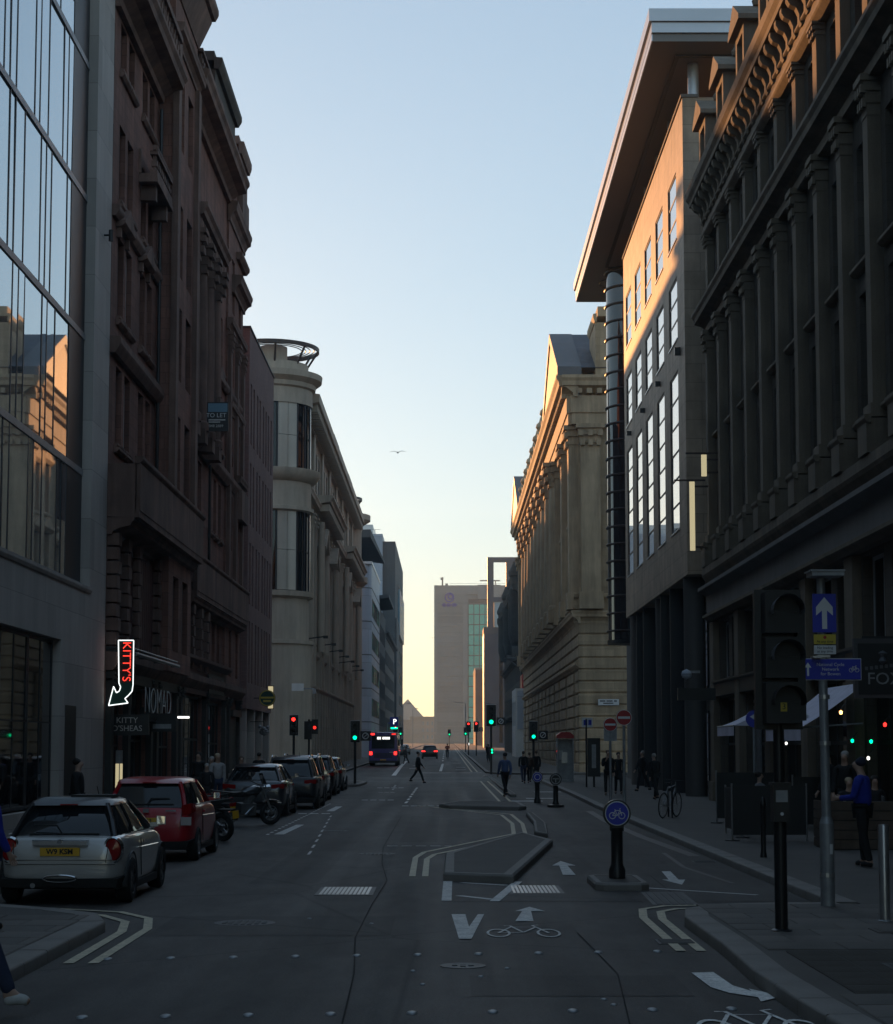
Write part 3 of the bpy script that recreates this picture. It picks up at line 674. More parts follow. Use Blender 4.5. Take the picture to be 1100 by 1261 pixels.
part('red_boarding', 'shop_red', P, lambda b: [b.box(.0, .12, 3.2 + k * .36, 3.5 + k * .36, 5.1, 8.1) for k in range(14)])
for u in (.35, 2.1, 4.0, 7.9, 14.2, 16.2, 18.4, 20.4): part('banded_pilaster', T, P, lambda b: [b.box(0, .3 + .04 * (j % 2), u - .25, u + .25, 5 + j * .42, 5.36 + j * .42) for j in range(8)])
part('doors', 'shop_black', P, lambda b: b.box(.0, .06, 29.6, 32.3, .12, 3.4).box(0, .3, 29.2, 32.7, 3.4, 3.7))
for u in (7.95, 21.5): part('rainwater_pipe', 'black_paint', P, lambda b: b.cyl((.14, u, .1), (.14, u, 24), .06, n=8))
# ---- brown brick building
P = bld('brown_brick_building', 'plain brown brick block with rows of narrow slit windows and a recessed ground floor', (-9.9, 88.5, 0))
mass(P, 'brown_brick', 18, .02, 12.4, 22.9, -.35, 3.9)
sl = [(u - .32, u + .32, z, z + 3.1) for z in (17.25, 13.2, 9.15, 5.2) for u in (1.0, 2.3, 4.0, 5.3, 7.0, 8.4, 9.7, 11.2)]
def f(b):
    wall(b, 0, 12.5, 3.9, 23.05, sl, 0, .28)
    b.quad((0, 0, 3.9), (-18, 0, 3.9), (-18, 0, 23.05), (0, 0, 23.05)); b.quad((0, 12.5, 3.9), (-18, 12.5, 3.9), (-18, 12.5, 23.05), (0, 12.5, 23.05))
    b.quad((0, 0, 3.9), (0, 12.5, 3.9), (-3, 12.5, 3.9), (-3, 0, 3.9)); b.quad((0, 0, 23.05), (0, 12.5, 23.05), (-18, 12.5, 23.05), (-18, 0, 23.05))
part('brick_wall', 'brown_brick', P, f)
for a, c, z, d in sl: window(P, (a + c) / 2, z, .64, 3.1, -.24, 1, 3, .05, 'frame_brown', 'glass')
part('coping', 'dark_slab', P, lambda b: b.box(-.5, .05, -.05, 12.55, 23.05, 23.14))
part('ground_floor_wall', 'shop_black', P, lambda b: b.box(-6, -2.2, .1, 12.4, -.1, 3.9)); 
for k in range(4): window(P, 2.0 + k * 3, .5, 2.4, 3.1, -2.18, 2, 2, .08, 'shop_black', 'glass', name='shop_window')
for u in (.5, 4.3, 8.2, 12.0): part('column', 'grey_stone', P, lambda b: b.box(-.5, -.05, u - .22, u + .22, 0, 3.9))
# ---- beige drum building
P = bld('drum_building', 'beige stone corner building with a glazed round drum, ringed roof rail and long modillion cornice', (-10.45, 125, 0)); U = lambda y: y - 125
C = (-1.95, 0, 0); BS = 'beige_stone'
mass(P, BS, 20, 2.2, 76, 26.6, -.6); mass(P, BS, 20, -2.2, 2.3, 26.6, -3.2)
dc = MB()
dc.lathe(C, [(3.0, -.5), (3.0, 9.2)], 8, -PI / 2 - .6, PI / 2); dc.lathe(C, [(2.75, 9.2), (2.75, 12.5)], 8, -PI / 2 - .6, PI / 2)
dc.lathe(C, [(2.3, 12), (2.3, 28)], 24); dc.lathe(C, [(2.9, 25.9), (2.9, 27.3), (2.2, 27.3)], 40); dc.lathe(C, [(2.85, 18.6), (2.85, 20.5)], 40)
dc.build('drum_wall', 'beige_stone_plain', P, 30)
part('drum_cornice', 'beige_stone_plain', P, lambda b: b.lathe(C, [(2.9, 27.0), (3.1, 27.1), (3.15, 27.4), (3.55, 27.7), (3.6, 28.1), (2.6, 28.2)], 40).lathe(C, [(2.85, 20.4), (3.1, 20.5), (3.45, 20.9), (3.5, 21.25), (2.4, 21.35)], 40).lathe(C, [(2.85, 18.3), (3.05, 18.4), (3.05, 18.65), (2.8, 18.7)], 40).lathe(C, [(2.6, 12.2), (3.05, 12.4), (3.1, 12.75), (2.4, 12.8)], 40).lathe(C, [(2.7, 9.0), (3.15, 9.1), (3.15, 9.35), (2.6, 9.4)], 8, -PI / 2 - .6, PI / 2), 35)
for z0, z1 in ((21.3, 25.95), (12.8, 18.4)):
    for k, (a0, a1, m_) in enumerate(((-150, -128, 'polished_stone'), (-127, -112, 'glass_bright'), (-111, -95, 'polished_stone'), (-94, -77, 'glass_bright'), (-75, -60, 'polished_stone'), (-60, -45, 'polished_stone'), (-43, -28, 'glass_bright'), (-27, -12, 'glass_bright'), (-10, 12, 'polished_stone'))):
        r = 2.8 if m_ != 'glass_bright' else 2.66
        for j in range(2):
            za, zb = z0 + (z1 - z0) * j / 2 + .015, z0 + (z1 - z0) * (j + 1) / 2 - .015
            MB().lathe(C, [(2.3, za), (r, za), (r, zb), (2.3, zb)], 5, R(a0 + .3), R(a1 - .3)).build('curved_pane' if m_ == 'glass_bright' else 'stone_panel', 'glass' if m_ == 'glass_bright' else m_, P, 30)
    for a in (-127.5, -94.5, -76, -44, -27.5, -11):
        x, y = C[0] + 2.8 * math.cos(R(a)), C[1] + 2.8 * math.sin(R(a)); MB().cyl((x, y, z0), (x, y, z1), .06, n=8).build('mullion', 'frame_dark', P)
part('roof_block', 'beige_stone_plain', P, lambda b: b.lathe(C, [(2.6, 28.0), (2.6, 28.9), (0, 28.95)], 32).lathe((C[0] + .2, -1.2, 0), [(1.0, 28.8), (1.0, 30.0), (0, 30.0)], 24), 35)
def ringrail(P, C, r, z, n=9):
    b = MB(); b.lathe(C, [(r - .06, z + .0), (r + .06, z), (r + .06, z + .28), (r - .06, z + .28), (r - .06, z)], 40)
    for k in range(4): b.torus((C[0], C[1], z + .2 - k * .02), (0, 0, 1), r - .3 * (k + 1), .035, 40, 6)
    b.build('roof_ring', 'frame_brown', P, 40)
    for k in range(n):
        a = 2 * PI * k / n; MB().cyl((C[0] + (r - .9) * math.cos(a), C[1] + (r - .9) * math.sin(a), z - 1.3), (C[0] + r * math.cos(a), C[1] + r * math.sin(a), z + .1), .08, n=6).build('ring_strut', 'frame_brown', P)
ringrail(P, C, 3.3, 29.9)
# street wall of the drum building
aw = [(u - .8, u + .8, 21.6, 25.4) for u in [4.5 + k * 3.1 for k in range(22)]]
mw = [(u - .85, u + .85, z, z + h) for u in [4.5 + k * 3.1 for k in range(22)] for z, h in ((9.8, 3.3), (13.8, 3.6))]
lw = [(u - 1.0, u + 1.0, .6, 5.6) for u in [4.5 + k * 3.1 for k in range(22)]]
def f(b):
    wall(b, 2.2, 74, -.5, 26.8, aw + mw + lw, 0, .4)
    b.quad((0, 2.2, 0), (-3, 2.2, 0), (-3, 2.2, 26.8), (0, 2.2, 26.8)); b.quad((0, 74, 0), (-20, 74, 0), (-20, 74, 26.8), (0, 74, 26.8)); b.box(-20, .1, 2.2, 74, 26.75, 27.4)
    b.quad((-3, -2.9, 0), (-20, -2.9, 0), (-20, -2.9, 27.3), (-3, -2.9, 27.3))
part('stone_wall', BS, P, f)
for q in aw + mw + lw: window(P, (q[0] + q[1]) / 2, q[2], q[1] - q[0], q[3] - q[2], -.15, 2, 2, .08, 'frame_dark', 'glass_bright' if q[2] > 6 else 'glass')
part('main_cornice', 'beige_stone_plain', P, lambda b: b.mould([(-.1, 26.2), (.25, 26.2), (.3, 26.6), (1.25, 26.85), (1.3, 27.4), (-.1, 27.6)], 2.3, 74.5))
for k in range(75): link('modillion', cached('mdl', lambda: [me := MB().box(.1, 1.1, 0, .4, 26.25, 26.78).mesh('modillion'), me.materials.append(MATS['beige_stone_plain'])][0]), P, (0, 3 + k * .95, 0))
for k in range(23):
    u = 2.95 + k * 3.1
    if k % 3 == 0: part('attic_column', 'polished_stone', P, lambda b: b.cyl((.16, u, 21.5), (.16, u, 26.2), .13, n=10), 40)
    if k % 3 != 1: part('pilaster', 'beige_stone_plain', P, lambda b: [b.box(-.02, .42, u - .32, u + .32, 6.6, 18.6), capital(b, 0, u, 18.6, .62, 1.0, .42)])
    part('ground_pilaster', BS, P, lambda b: b.box(-.02, .3, u - .38, u + .38, -.2, 6.3))
part('mid_cornice', 'beige_stone_plain', P, lambda b: b.mould(cornice(19.8, .9, .8), 2.5, 74).mould(ledge(6.3, .45, .35), 2.4, 74).mould(ledge(8.9, .35, .3), 2.4, 74).mould(ledge(21.2, .3, .25), 2.4, 74))
for a, c in ((12, 32), (47, 72)):
    part('projecting_cornice', 'beige_stone_plain', P, lambda b: [b.mould(cornice(20.4, 1.0, 1.7), a, c), [b.box(.2, 1.4, a + .3 + k * .8, a + .65 + k * .8, 20.2, 20.75) for k in range(int((c - a) / .8))]])
    for u in (a + 1.5, c - 5): part('broken_pediment', 'beige_stone_plain', P, lambda b: b.loft([[(0, u - .3, 17.6), (0, u + 2, 19.2), (0, u + 2, 18.8), (0, u, 17.3)], [(1.1, u - .3, 17.6), (1.1, u + 2, 19.2), (1.1, u + 2, 18.8), (1.1, u, 17.3)]]).loft([[(0, u + 4.3, 17.6), (0, u + 2, 19.2), (0, u + 2, 18.8), (0, u + 4, 17.3)], [(1.1, u + 4.3, 17.6), (1.1, u + 2, 19.2), (1.1, u + 2, 18.8), (1.1, u + 4, 17.3)]]))
    for u in (a + .8, a + 6.2, c - 1): part('bay_column', 'beige_stone_plain', P, lambda b: b.cyl((.75, u, 9.3), (.75, u, 19.4), .3, .26, 12), 40)
part('roof_railing', 'frame_dark', P, lambda b: [b.box(.9, 1.0, u, u + 7, 28.2, 28.32) for u in (24, 46)] + [b.box(.9, 1.0, u + k * 1.7, u + .12 + k * 1.7, 27.4, 28.2) for u in (24, 46) for k in range(5)])
part('end_drum', 'beige_stone_plain', P, lambda b: b.lathe((-2.0, 74.5, 0), [(3, 0), (3, 19.8), (3.6, 20.3), (3.6, 20.9), (2.9, 21), (2.9, 26), (3.1, 26.8), (3.9, 27.3), (3.9, 27.9), (2.4, 28), (2.4, 29), (0, 29)], 32), 35)
ringrail(P, (-2.0, 74.5, 0), 2.9, 29.6, 6)
for k in range(7): part('facade_lamp_bracket', 'black_paint', P, lambda b: b.cyl((0, 6 + k * 9.5, 9.9), (1.6, 6 + k * 9.5, 10.1), .05, n=6).box(1.4, 1.75, 5.85 + k * 9.5, 6.15 + k * 9.5, 9.95, 10.15))
# ---- grey blue panel building and its neighbours, left, further on
P = bld('panel_building', 'pale blue grey panelled office with rounded corner and tilted roof slab', (-9.2, 218, 0))
def f(b):
    pts = [(-25, 0)] + [(-1.2 + 1.2 * math.sin(t), 1.2 - 1.2 * math.cos(t)) for t in [PI / 2 * k / 8 for k in range(9)]] + [(0, 27), (-25, 27)]
    b.prism(pts, -.5, 24.4)
part('panel_wall', 'panel_blue', P, f, 30)
for z in (5, 9.1, 13.2, 17.3, 21.4): part('panel_joint', 'dark_slab', P, lambda b: b.box(-24, -1.3, -.03, 0, z, z + .12).lathe((-1.2, 1.2, 0), [(1.21, z), (1.22, z), (1.22, z + .12), (1.21, z + .12)], 8, -PI / 2, 0).box(0, .03, 1.3, 27, z, z + .12))
for z in (5.8, 9.9, 14, 18.1):
    for k in range(5): window(P, 4 + k * 4.8, z, 3.6, 2.2, -.02, 3, 1, .08, 'frame_dark', 'glass')
part('parapet', 'pale_metal', P, lambda b: b.box(-24, .08, -.08, 27, 24.4, 24.7))
part('roof_pavilion', 'glass', P, lambda b: b.box(-20, -2.2, 2, 20, 24.7, 27.2)); part('roof_fins', 'pale_metal', P, lambda b: [b.box(-2.6 - k * 1.1, -2.4 - k * 1.1, 1.5, 1.95, 24.7, 27.4) for k in range(6)])
part('tilted_roof_slab', 'dark_slab', P, lambda b: b.loft([[(-14, -.5, 27.6), (-14, 12, 27.6), (-14, 12, 27.9), (-14, -.5, 27.9)], [(-.1, -.5, 27.6), (1.2, 12, 25.6), (1.2, 12, 25.9), (-.1, -.5, 28.6)]]))
P = bld('overhang_building', 'narrow grey office with a jutting roof overhang beyond the panelled office', (-9.4, 245.2, 0))
part('wall', 'dark_slab', P, lambda b: [wall(b, 0, 29, -.5, 21.5, [(2 + k * 3, 4 + k * 3, z, z + 2.4) for k in range(9) for z in (5, 9, 13, 17)], 0, .3), b.quad((0, 0, -.5), (-20, 0, -.5), (-20, 0, 21.5), (0, 0, 21.5)), b.quad((0, 0, 21.5), (-20, 0, 21.5), (-20, 29, 21.5), (0, 29, 21.5)), b.box(-20, -.32, .05, 29, -.4, 21.4)])
for k in range(9):
    for z in (5, 9, 13, 17): window(P, 3 + k * 3, z, 2, 2.4, -.28, 1, 1, .08, 'frame_dark', 'glass')
part('roof_overhang', 'dark_slab', P, lambda b: b.loft([[(-6, -1, 21.5), (1.5, -1, 22.4), (1.5, -1, 22.9), (-6, -1, 22.1)], [(-6, 20, 21.5), (1.5, 20, 22.4), (1.5, 20, 22.9), (-6, 20, 22.1)]]))
P = bld('dark_brown_building', 'dark brown block below the grey tower at the left side far end', (-9.6, 276, 0))
part('wall', 'dark_slab', P, lambda b: [wall(b, 0, 52, -.5, 19.4, [(1.5 + k * 2.6, 3 + k * 2.6, z, z + 2.2) for k in range(19) for z in (4.5, 8, 11.5, 15)], 0, .3), b.box(-22, -.32, .0, 52, -.4, 19.4)])
for k in range(19):
    for z in (4.5, 8, 11.5, 15): window(P, 2.25 + k * 2.6, z, 1.5, 2.2, -.28, 1, 1, .08, 'frame_dark', 'glass')
part('cornice', 'dark_slab', P, lambda b: b.mould(cornice(19.2, .7, .7), -.3, 52))
P = bld('grey_tower_block', 'tall plain grey office block rising behind the panelled building', (-9.3, 330, 0))
part('wall', 'panel_blue', P, lambda b: b.box(-24, -2.6, 0, 60, -.5, 41.5)); part('wing', 'dark_slab', P, lambda b: [b.box(-2.6, -.25, 1.0, 60, -.5, 40.2), b.box(-.26, .0, 2, 20, -.5, 26)])
part('roof_plant', 'pale_metal', P, lambda b: b.box(-22, -4.5, 2, 40, 41.5, 43.5)); part('roof_railing', 'galv', P, lambda b: [b.box(-24, -3, .1, .16, 42.3, 42.36)] + [b.box(-24 + k * 2, -23.94 + k * 2, .1, .16, 41.5, 42.3) for k in range(11)])
for k in range(8):
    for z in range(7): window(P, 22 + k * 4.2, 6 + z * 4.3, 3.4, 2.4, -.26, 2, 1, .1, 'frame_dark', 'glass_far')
part('glass_bay', 'glass_far', P, lambda b: b.box(-.3, .12, 21, 56, 24, 33))
# ================================================================== right side buildings (local y runs back towards the camera)
# ---- dark victorian with bracketed cornice
YE = 63.6
P = bld('victorian_building', 'dark grey victorian block with tall pilasters, bracketed eaves and dormers over the pub', (9.58, YE, 0), PI); U = lambda y: YE - y
mat('lead_stone', (.17, .165, .165), .7, .1, .5, .2)
G, GT = 'grey_victorian', 'grey_victorian_trim'
LN = 120  # length runs on unseen past the camera, added to keep the street dark
mass(P, G, 20, .02, LN, 22, -.5)
pu = [.7 + 2.7 * k for k in range(14)]
ops = []; ops2 = []
for a, c in zip(pu, pu[1:]):
    m_ = (a + c) / 2; ops += [(m_ - .75, m_ + .75, 9.4, 12.4), (m_ - .75, m_ + .75, 13.0, 15.9)]; ops2.append((m_ - .65, m_ + .65, 18.0, 19.9))
shop = [(1.2 + k * 5.4, 6.0 + k * 5.4, .5, 3.7) for k in range(7)]
mez = [(1.1 + k * 2.7, 3.1 + k * 2.7, 4.35, 6.35) for k in range(14)]
def f(b):
    wall(b, 0, LN, 0, 22, ops + ops2 + shop + mez, 0, .35)
    b.quad((0, 0, 0), (-20, 0, 0), (-20, 0, 22), (0, 0, 22)); b.quad((0, LN, 0), (-20, LN, 0), (-20, LN, 22), (0, LN, 22))
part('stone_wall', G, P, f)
for q in ops + ops2: window(P, (q[0] + q[1]) / 2, q[2], q[1] - q[0], q[3] - q[2], -.3, 1, 2, .08, 'frame_dark', 'glass')
for q in mez: window(P, (q[0] + q[1]) / 2, q[2], 2.0, 2.0, -.3, 2, 1, .09, 'frame_white', 'glass')
for k, q in enumerate(shop): window(P, (q[0] + q[1]) / 2, q[2], q[1] - q[0], q[3] - q[2], -.3, 4, 2, .1, 'shop_black', 'glass', name='shop_window', bar=.09)
def pil():
    b = MB(); b.box(0, .5, -.42, .42, 8.35, 9.1).mould(ledge(9.0, .18, .1, .45), -.48, .48); b.box(-.02, .38, -.34, .34, 9.15, 9.45); b.box(-.02, .3, -.22, .22, 9.45, 15.9); capital(b, 0, 0, 15.9, .46, .9, .31)
    me = b.mesh('pilaster'); me.materials.append(MATS[GT]); return me
def pil2():
    b = MB(); b.box(-.02, .25, -.24, .24, 17.7, 19.85); b.box(-.02, .32, -.3, .3, 17.7, 18.1); capital(b, 0, 0, 19.8, .48, .45, .25)
    me = b.mesh('attic_pilaster'); me.materials.append(MATS[GT]); return me
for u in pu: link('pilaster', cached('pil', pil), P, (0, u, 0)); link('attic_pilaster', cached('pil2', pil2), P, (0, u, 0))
def sl3():
    b = MB(); b.mould(ledge(-.14, .16, .2), -.9, .9); me = b.mesh('window_sill'); me.materials.append(MATS[GT]); return me
for q in ops + ops2: link('window_sill', cached('sl3', sl3), P, (0, (q[0] + q[1]) / 2, q[2]))
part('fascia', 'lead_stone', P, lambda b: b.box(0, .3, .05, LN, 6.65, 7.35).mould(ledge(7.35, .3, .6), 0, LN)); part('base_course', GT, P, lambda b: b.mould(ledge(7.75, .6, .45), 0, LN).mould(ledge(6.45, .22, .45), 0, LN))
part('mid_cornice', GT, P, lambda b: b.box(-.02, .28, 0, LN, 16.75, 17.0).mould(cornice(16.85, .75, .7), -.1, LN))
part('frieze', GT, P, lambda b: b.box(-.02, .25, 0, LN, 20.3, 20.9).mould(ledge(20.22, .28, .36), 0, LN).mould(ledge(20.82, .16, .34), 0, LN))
part('eaves_cornice', GT, P, lambda b: b.mould([(-.05, 21.6), (.7, 21.64), (.72, 21.78), (.82, 21.9), (.86, 22.12), (-.05, 22.3)], -.35, LN))
def brk():
    b = MB(); pr = [(.2, 20.86), (.3, 20.82), (.36, 20.94), (.36, 21.1), (.44, 21.28), (.6, 21.36), (.67, 21.48), (.67, 21.62), (.2, 21.62)]
    b.mould(pr, -.12, .12); me = b.mesh('eaves_bracket'); me.materials.append(MATS[GT]); return me
for k in range(46): link('eaves_bracket', cached('brk', brk), P, (0, .2 + k * .82, 0))
part('slate_roof', 'slate', P, lambda b: b.loft([[(.5, -.2, 22.2), (-4, -.2, 25.8), (-16, -.2, 25.8), (-19.5, -.2, 22.2)], [(.5, LN, 22.2), (-4, LN, 25.8), (-16, LN, 25.8), (-19.5, LN, 22.2)]]))
for k in range(9):
    u = 2.1 + k * 4.05
    d = part('dormer', GT, P, lambda b: b.box(-3, .85, u - .75, u - .5, 23.3, 25.2).box(-3, .85, u + .5, u + .75, 23.3, 25.2).box(-3, .85, u - .5, u + .5, 24.95, 25.2).box(-3, .5, u - .5, u + .5, 23.3, 25).loft([[(1.05, u - 1.0, 25.2), (1.05, u + 1.0, 25.2), (1.05, u + 1.0, 25.35), (1.05, u, 26.0), (1.05, u - 1.0, 25.35)], [(-3, u - 1.0, 25.2), (-3, u + 1.0, 25.2), (-3, u + 1.0, 25.35), (-3, u, 26.0), (-3, u - 1.0, 25.35)]]).lathe((.3, u, 26.0), [(.12, 0), (.16, .15), (.05, .3), (.02, .55)], 8))
    d.location = (-.3, 0, -1.2)
    window(P, u, 22.3, 1.0, 1.45, .22, 1, 2, .06, 'frame_white', 'glass')
for k in range(8): part('shop_pier', GT, P, lambda b: [b.box(-.02, .22, .1 + k * 5.4, .95 + k * 5.4, .1, 6.4), b.box(-.02, .3, .05 + k * 5.4, 1.0 + k * 5.4, .1, .8)])
part('shop_cornice', 'shop_black', P, lambda b: b.box(-.02, .2, 1.0, 38, 3.75, 4.2).mould(ledge(4.15, .15, .3), 1.0, 38))
part('roller_shutter', 'galv', P, lambda b: [b.box(-.28, -.2 + .02 * (j % 2), 6.7, 7.7, .5 + j * .1, .6 + j * .1) for j in range(31)])
# ---- modern office with the great flat roof
YE = 90.2
P = bld('flat_roof_office', 'modern stone clad office with oversailing flat roof, tall windows and ground floor columns', (9.1, YE, 0), PI); U = lambda y: YE - y
UL = U(67.1)
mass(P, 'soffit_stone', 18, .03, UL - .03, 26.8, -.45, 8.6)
wy = [(69.2, 71.8), (73.6, 76.2), (77.9, 80.5), (82.2, 84.8), (86.5, 89.1)]
ops = [(U(c), U(a), z0, z1) for a, c in wy for z0, z1 in ((22.05, 24.75), (18.05, 20.55), (10.5, 16.8))]
def f(b):
    wall(b, 0, UL, 8.5, 27, ops, 0, .3)
    b.quad((0, UL, 8.5), (-18, UL, 8.5), (-18, UL, 27), (0, UL, 27)); b.quad((0, 0, 8.5), (-18, 0, 8.5), (-18, 0, 27), (0, 0, 27))
    b.quad((0, 0, 8.5), (0, UL, 8.5), (-18, UL, 8.5), (-18, 0, 8.5)); b.quad((0, 0, 27), (0, UL, 27), (-18, UL, 27), (-18, 0, 27))
part('clad_wall', 'orange_panel', P, f)
for q in ops:
    h = q[3] - q[2]; window(P, (q[0] + q[1]) / 2, q[2], 2.6, round(h, 2), -.10, 1, 3 if h < 3 else 6, .07, 'frame_brown', 'glass_bright', True, bar=.09)
    part('window_sill', 'pale_metal', P, lambda b: b.box(-.25, .04, q[0] - .03, q[1] + .03, q[2] - .05, q[2] + .004))
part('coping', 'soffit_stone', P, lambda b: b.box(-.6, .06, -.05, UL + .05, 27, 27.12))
for y in (68.5, 75, 81, 87): part('facade_light', 'black_paint', P, lambda b: b.box(0, .22, U(y) - .08, U(y) + .08, 17.2 if y < 72 else 17.3, 17.5))
# roof
part('set_back_floor', 'frame_dark', P, lambda b: b.box(-16, -2.4, -8, UL - 2.4, 27, 28.4))
for y in (67.6, 74, 78.5, 83, 88.5): part('roof_column', 'pale_metal', P, lambda b: b.cyl((-.5, U(y), 27), (-.5, U(y), 28.5), .22, n=14), 40)
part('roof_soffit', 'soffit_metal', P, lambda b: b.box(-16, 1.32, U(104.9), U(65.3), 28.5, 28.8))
part('soffit_channel', 'frame_dark', P, lambda b: b.box(.15, .32, U(97), U(66.6), 28.44, 28.5).box(-12, .15, U(66.8), U(66.6), 28.44, 28.5).box(-12, .15, U(97.2), U(97.0), 28.44, 28.5).torus((-1.2, U(100.5), 28.5), (0, 0, 1), 1.5, .07, 30, 6))
part('roof_edge', 'pale_metal', P, lambda b: b.box(-16, 1.38, U(105), U(65.2), 28.81, 29.2).box(-16, 1.48, U(105.1), U(65.1), 29.22, 29.7).box(1.325, 1.37, U(104.9), U(65.3), 28.52, 28.8))
part('roof_plant_screen', 'frame_dark', P, lambda b: [b.box(-14 + k * .35, -13.85 + k * .35, U(66), U(65.9), 29.7, 31.0) for k in range(32)] + [b.box(-14, -3, U(66), U(65.9), 31.0, 31.15), b.box(-12, -6, U(80), U(70), 29.7, 32.5)])
# glazed stair drum with rings
C = (-1.05, U(97.6), 0); mat('glass_stair', (.02, .022, .026), .03, ior=2.0)
part('stair_drum_glass', 'glass_stair', P, lambda b: b.lathe(C, [(1.28, 7.8), (1.28, 28.4)], 32), 30); part('drum_floor', 'frame_dark', P, lambda b: b.lathe(C, [(0, 7.6), (1.33, 7.6), (1.35, 7.8), (0, 7.85)], 32))
for k in range(22): part('drum_ring', 'frame_brown', P, lambda b: b.torus((C[0], C[1], 8.3 + k * .95), (0, 0, 1), 1.33, .06, 32, 6), 60)
part('drum_core', 'dark_slab', P, lambda b: b.box(-12, -1.6, U(106), U(90.2), 0, 28.4))
# ground floor
for y, r in ((68.6, .42), (78.5, .34), (88.8, .4)):
    part('column', 'column_stone', P, lambda b: b.cyl((-.45, U(y), 0), (-.45, U(y), 8.5), r, n=20), 40)
for y in (73.4, 76.6, 83.5, 86.4): part('steel_fin', 'frame_dark', P, lambda b: b.box(-.7, -.1, U(y), U(y) + .12, .1, 8.5))
part('shop_wall', 'shop_black', P, lambda b: b.box(-8, -2.6, .1, UL, -.1, 8.5))
for k in range(6): window(P, 2.2 + k * 3.6, .4, 3.2, 3.2, -2.55, 2, 1, .1, 'frame_dark', 'glass', name='shop_window'); window(P, 2.2 + k * 3.6, 4.6, 3.2, 3.5, -2.55, 3, 2, .1, 'frame_dark', 'glass', name='shop_window')
part('shop_sign_board', 'white_paint', P, lambda b: b.box(-2.5, -2.3, U(74), U(70.5), 4.0, 4.6)); part('shop_sign_board', 'panel_blue', P, lambda b: b.box(-2.5, -2.3, U(86), U(82), 3.8, 4.4))
# ---- golden bank
YE = 214
P = bld('classical_bank', 'golden sandstone classical bank with giant columns, pedimented ends and banded ground floor', (9.3, YE, 0), PI); U = lambda y: YE - y
D, DP = 'gold_stone', 'gold_stone_plain'; UL = U(124.6)
mass(P, D, 26, .05, UL - .3, 27.4, -.7)
bays = [U(y) for y in (128.8, 137.5)] + [U(146 + k * 6.6) for k in range(8)] + [U(y) for y in (200.5, 209)]
uo = [(u - 1.1, u + 1.1, 13.0, 17.6) for u in bays] + [(u - .9, u + .9, 19.0, 22.6) for u in bays]
lo = [(u - 1.0, u + 1.0, 1.2, 7.4) for u in bays]
def f(b):
    wall(b, 0, UL, 10.9, 27.5, uo, 0, .5); wall(b, 0, UL, -.5, 10.95, lo, -.12, .45)
    b.quad((0, UL, -.5), (-26, UL, -.5), (-26, UL, 27.5), (0, UL, 27.5)); b.quad((0, 0, -.5), (-26, 0, -.5), (-26, 0, 27.5), (0, 0, 27.5)); b.box(-26, .1, 0, UL, 27.45, 28)
part('stone_wall', D, P, f)
for q in uo + lo: window(P, (q[0] + q[1]) / 2, q[2], q[1] - q[0], q[3] - q[2], -.3, 2, 3, .1, 'frame_dark', 'glass')
def wsur(w, h):
    def mk():
        b = MB(); b.box(-.02, .2, -w / 2 - .35, -w / 2, 0, h).box(-.02, .2, w / 2, w / 2 + .35, 0, h).mould(ledge(h, .45, .5), -w / 2 - .6, w / 2 + .6).mould(ledge(-.35, .35, .4), -w / 2 - .5, w / 2 + .5)
        b.loft([[(0, -w / 2 - .5, h + .45), (0, w / 2 + .5, h + .45), (0, 0, h + 1.1)], [(.42, -w / 2 - .5, h + .45), (.42, w / 2 + .5, h + .45), (.42, 0, h + 1.1)]])
        me = b.mesh('window_surround'); me.materials.append(MATS[DP]); return me
    return mk
for q in uo[:len(bays)]: link('window_surround', cached('wsur', wsur(2.2, 4.6)), P, (0, (q[0] + q[1]) / 2, q[2]))
for q in uo[len(bays):]: link('window_surround', cached('wsur2', wsur(1.8, 3.6)), P, (0, (q[0] + q[1]) / 2, q[2])).scale = (.8, 1, 1)
# banded ground floor: each course is a stone band
zc = .0; kk = 0
while zc < 10.4:
    z0, z1 = zc + .05, zc + .8
    cu = sorted([(0, None)] + [(q, None) for q in []])
    b = MB(); edges = [0.0]
    if 1.2 < z1 and z0 < 7.4:
        for q in sorted(lo): edges += [q[0], q[1]]
        edges.append(UL)
        for a, c in zip(edges[::2], edges[1::2]): b.mould([(-.3, z0), (-.02, z0), (.1, z0 + .06), (.1, z1 - .06), (-.02, z1), (-.3, z1)], a, c)
    else: b.mould([(-.3, z0), (-.02, z0), (.1, z0 + .06), (.1, z1 - .06), (-.02, z1), (-.3, z1)], 0, UL)
    b.build('stone_course', D, P)
    MB(lambda o, u, z: (u, UL + o, z)).mould([(-.3, z0), (-.02, z0), (.1, z0 + .06), (.1, z1 - .06), (-.02, z1), (-.3, z1)], -26, .1).build('stone_course', D, P)
    zc += .82
part('plinth_ledge', DP, P, lambda b: b.mould(cornice(10.6, .9, .6), -.3, UL + .4).mould(ledge(7.6, .3, .25, .05), 0, UL).mould(ledge(11.6, .3, .5), 0, UL + .3))
part('plinth_ledge', DP, P, lambda b: [setattr(b, 'tf', lambda o, u, z: (u, UL + o, z)), b.mould(cornice(10.6, .9, .5), -26, .4), b.mould(cornice(12.2, .5, .4), -26, .4)])
cols = [U(142.6 + k * 6.6) for k in range(9)] + [U(142.6 + k * 6.6) + .95 for k in range(9)]
def colm():
    b = MB(); b.box(0, 1.25, -.6, .6, 11.8, 12.8); b.lathe((.62, 0, 0), [(.58, 12.8), (.58, 13.1), (.48, 13.2), (.5, 17), (.42, 22.8)], 18); capital(b, .12, 0, 22.7, .9, 1.9, 1.0)
    me = b.mesh('giant_column', 35); me.materials.append(MATS[DP]); return me
for u in cols: link('giant_column', cached('colm', colm), P, (0, u, 0))
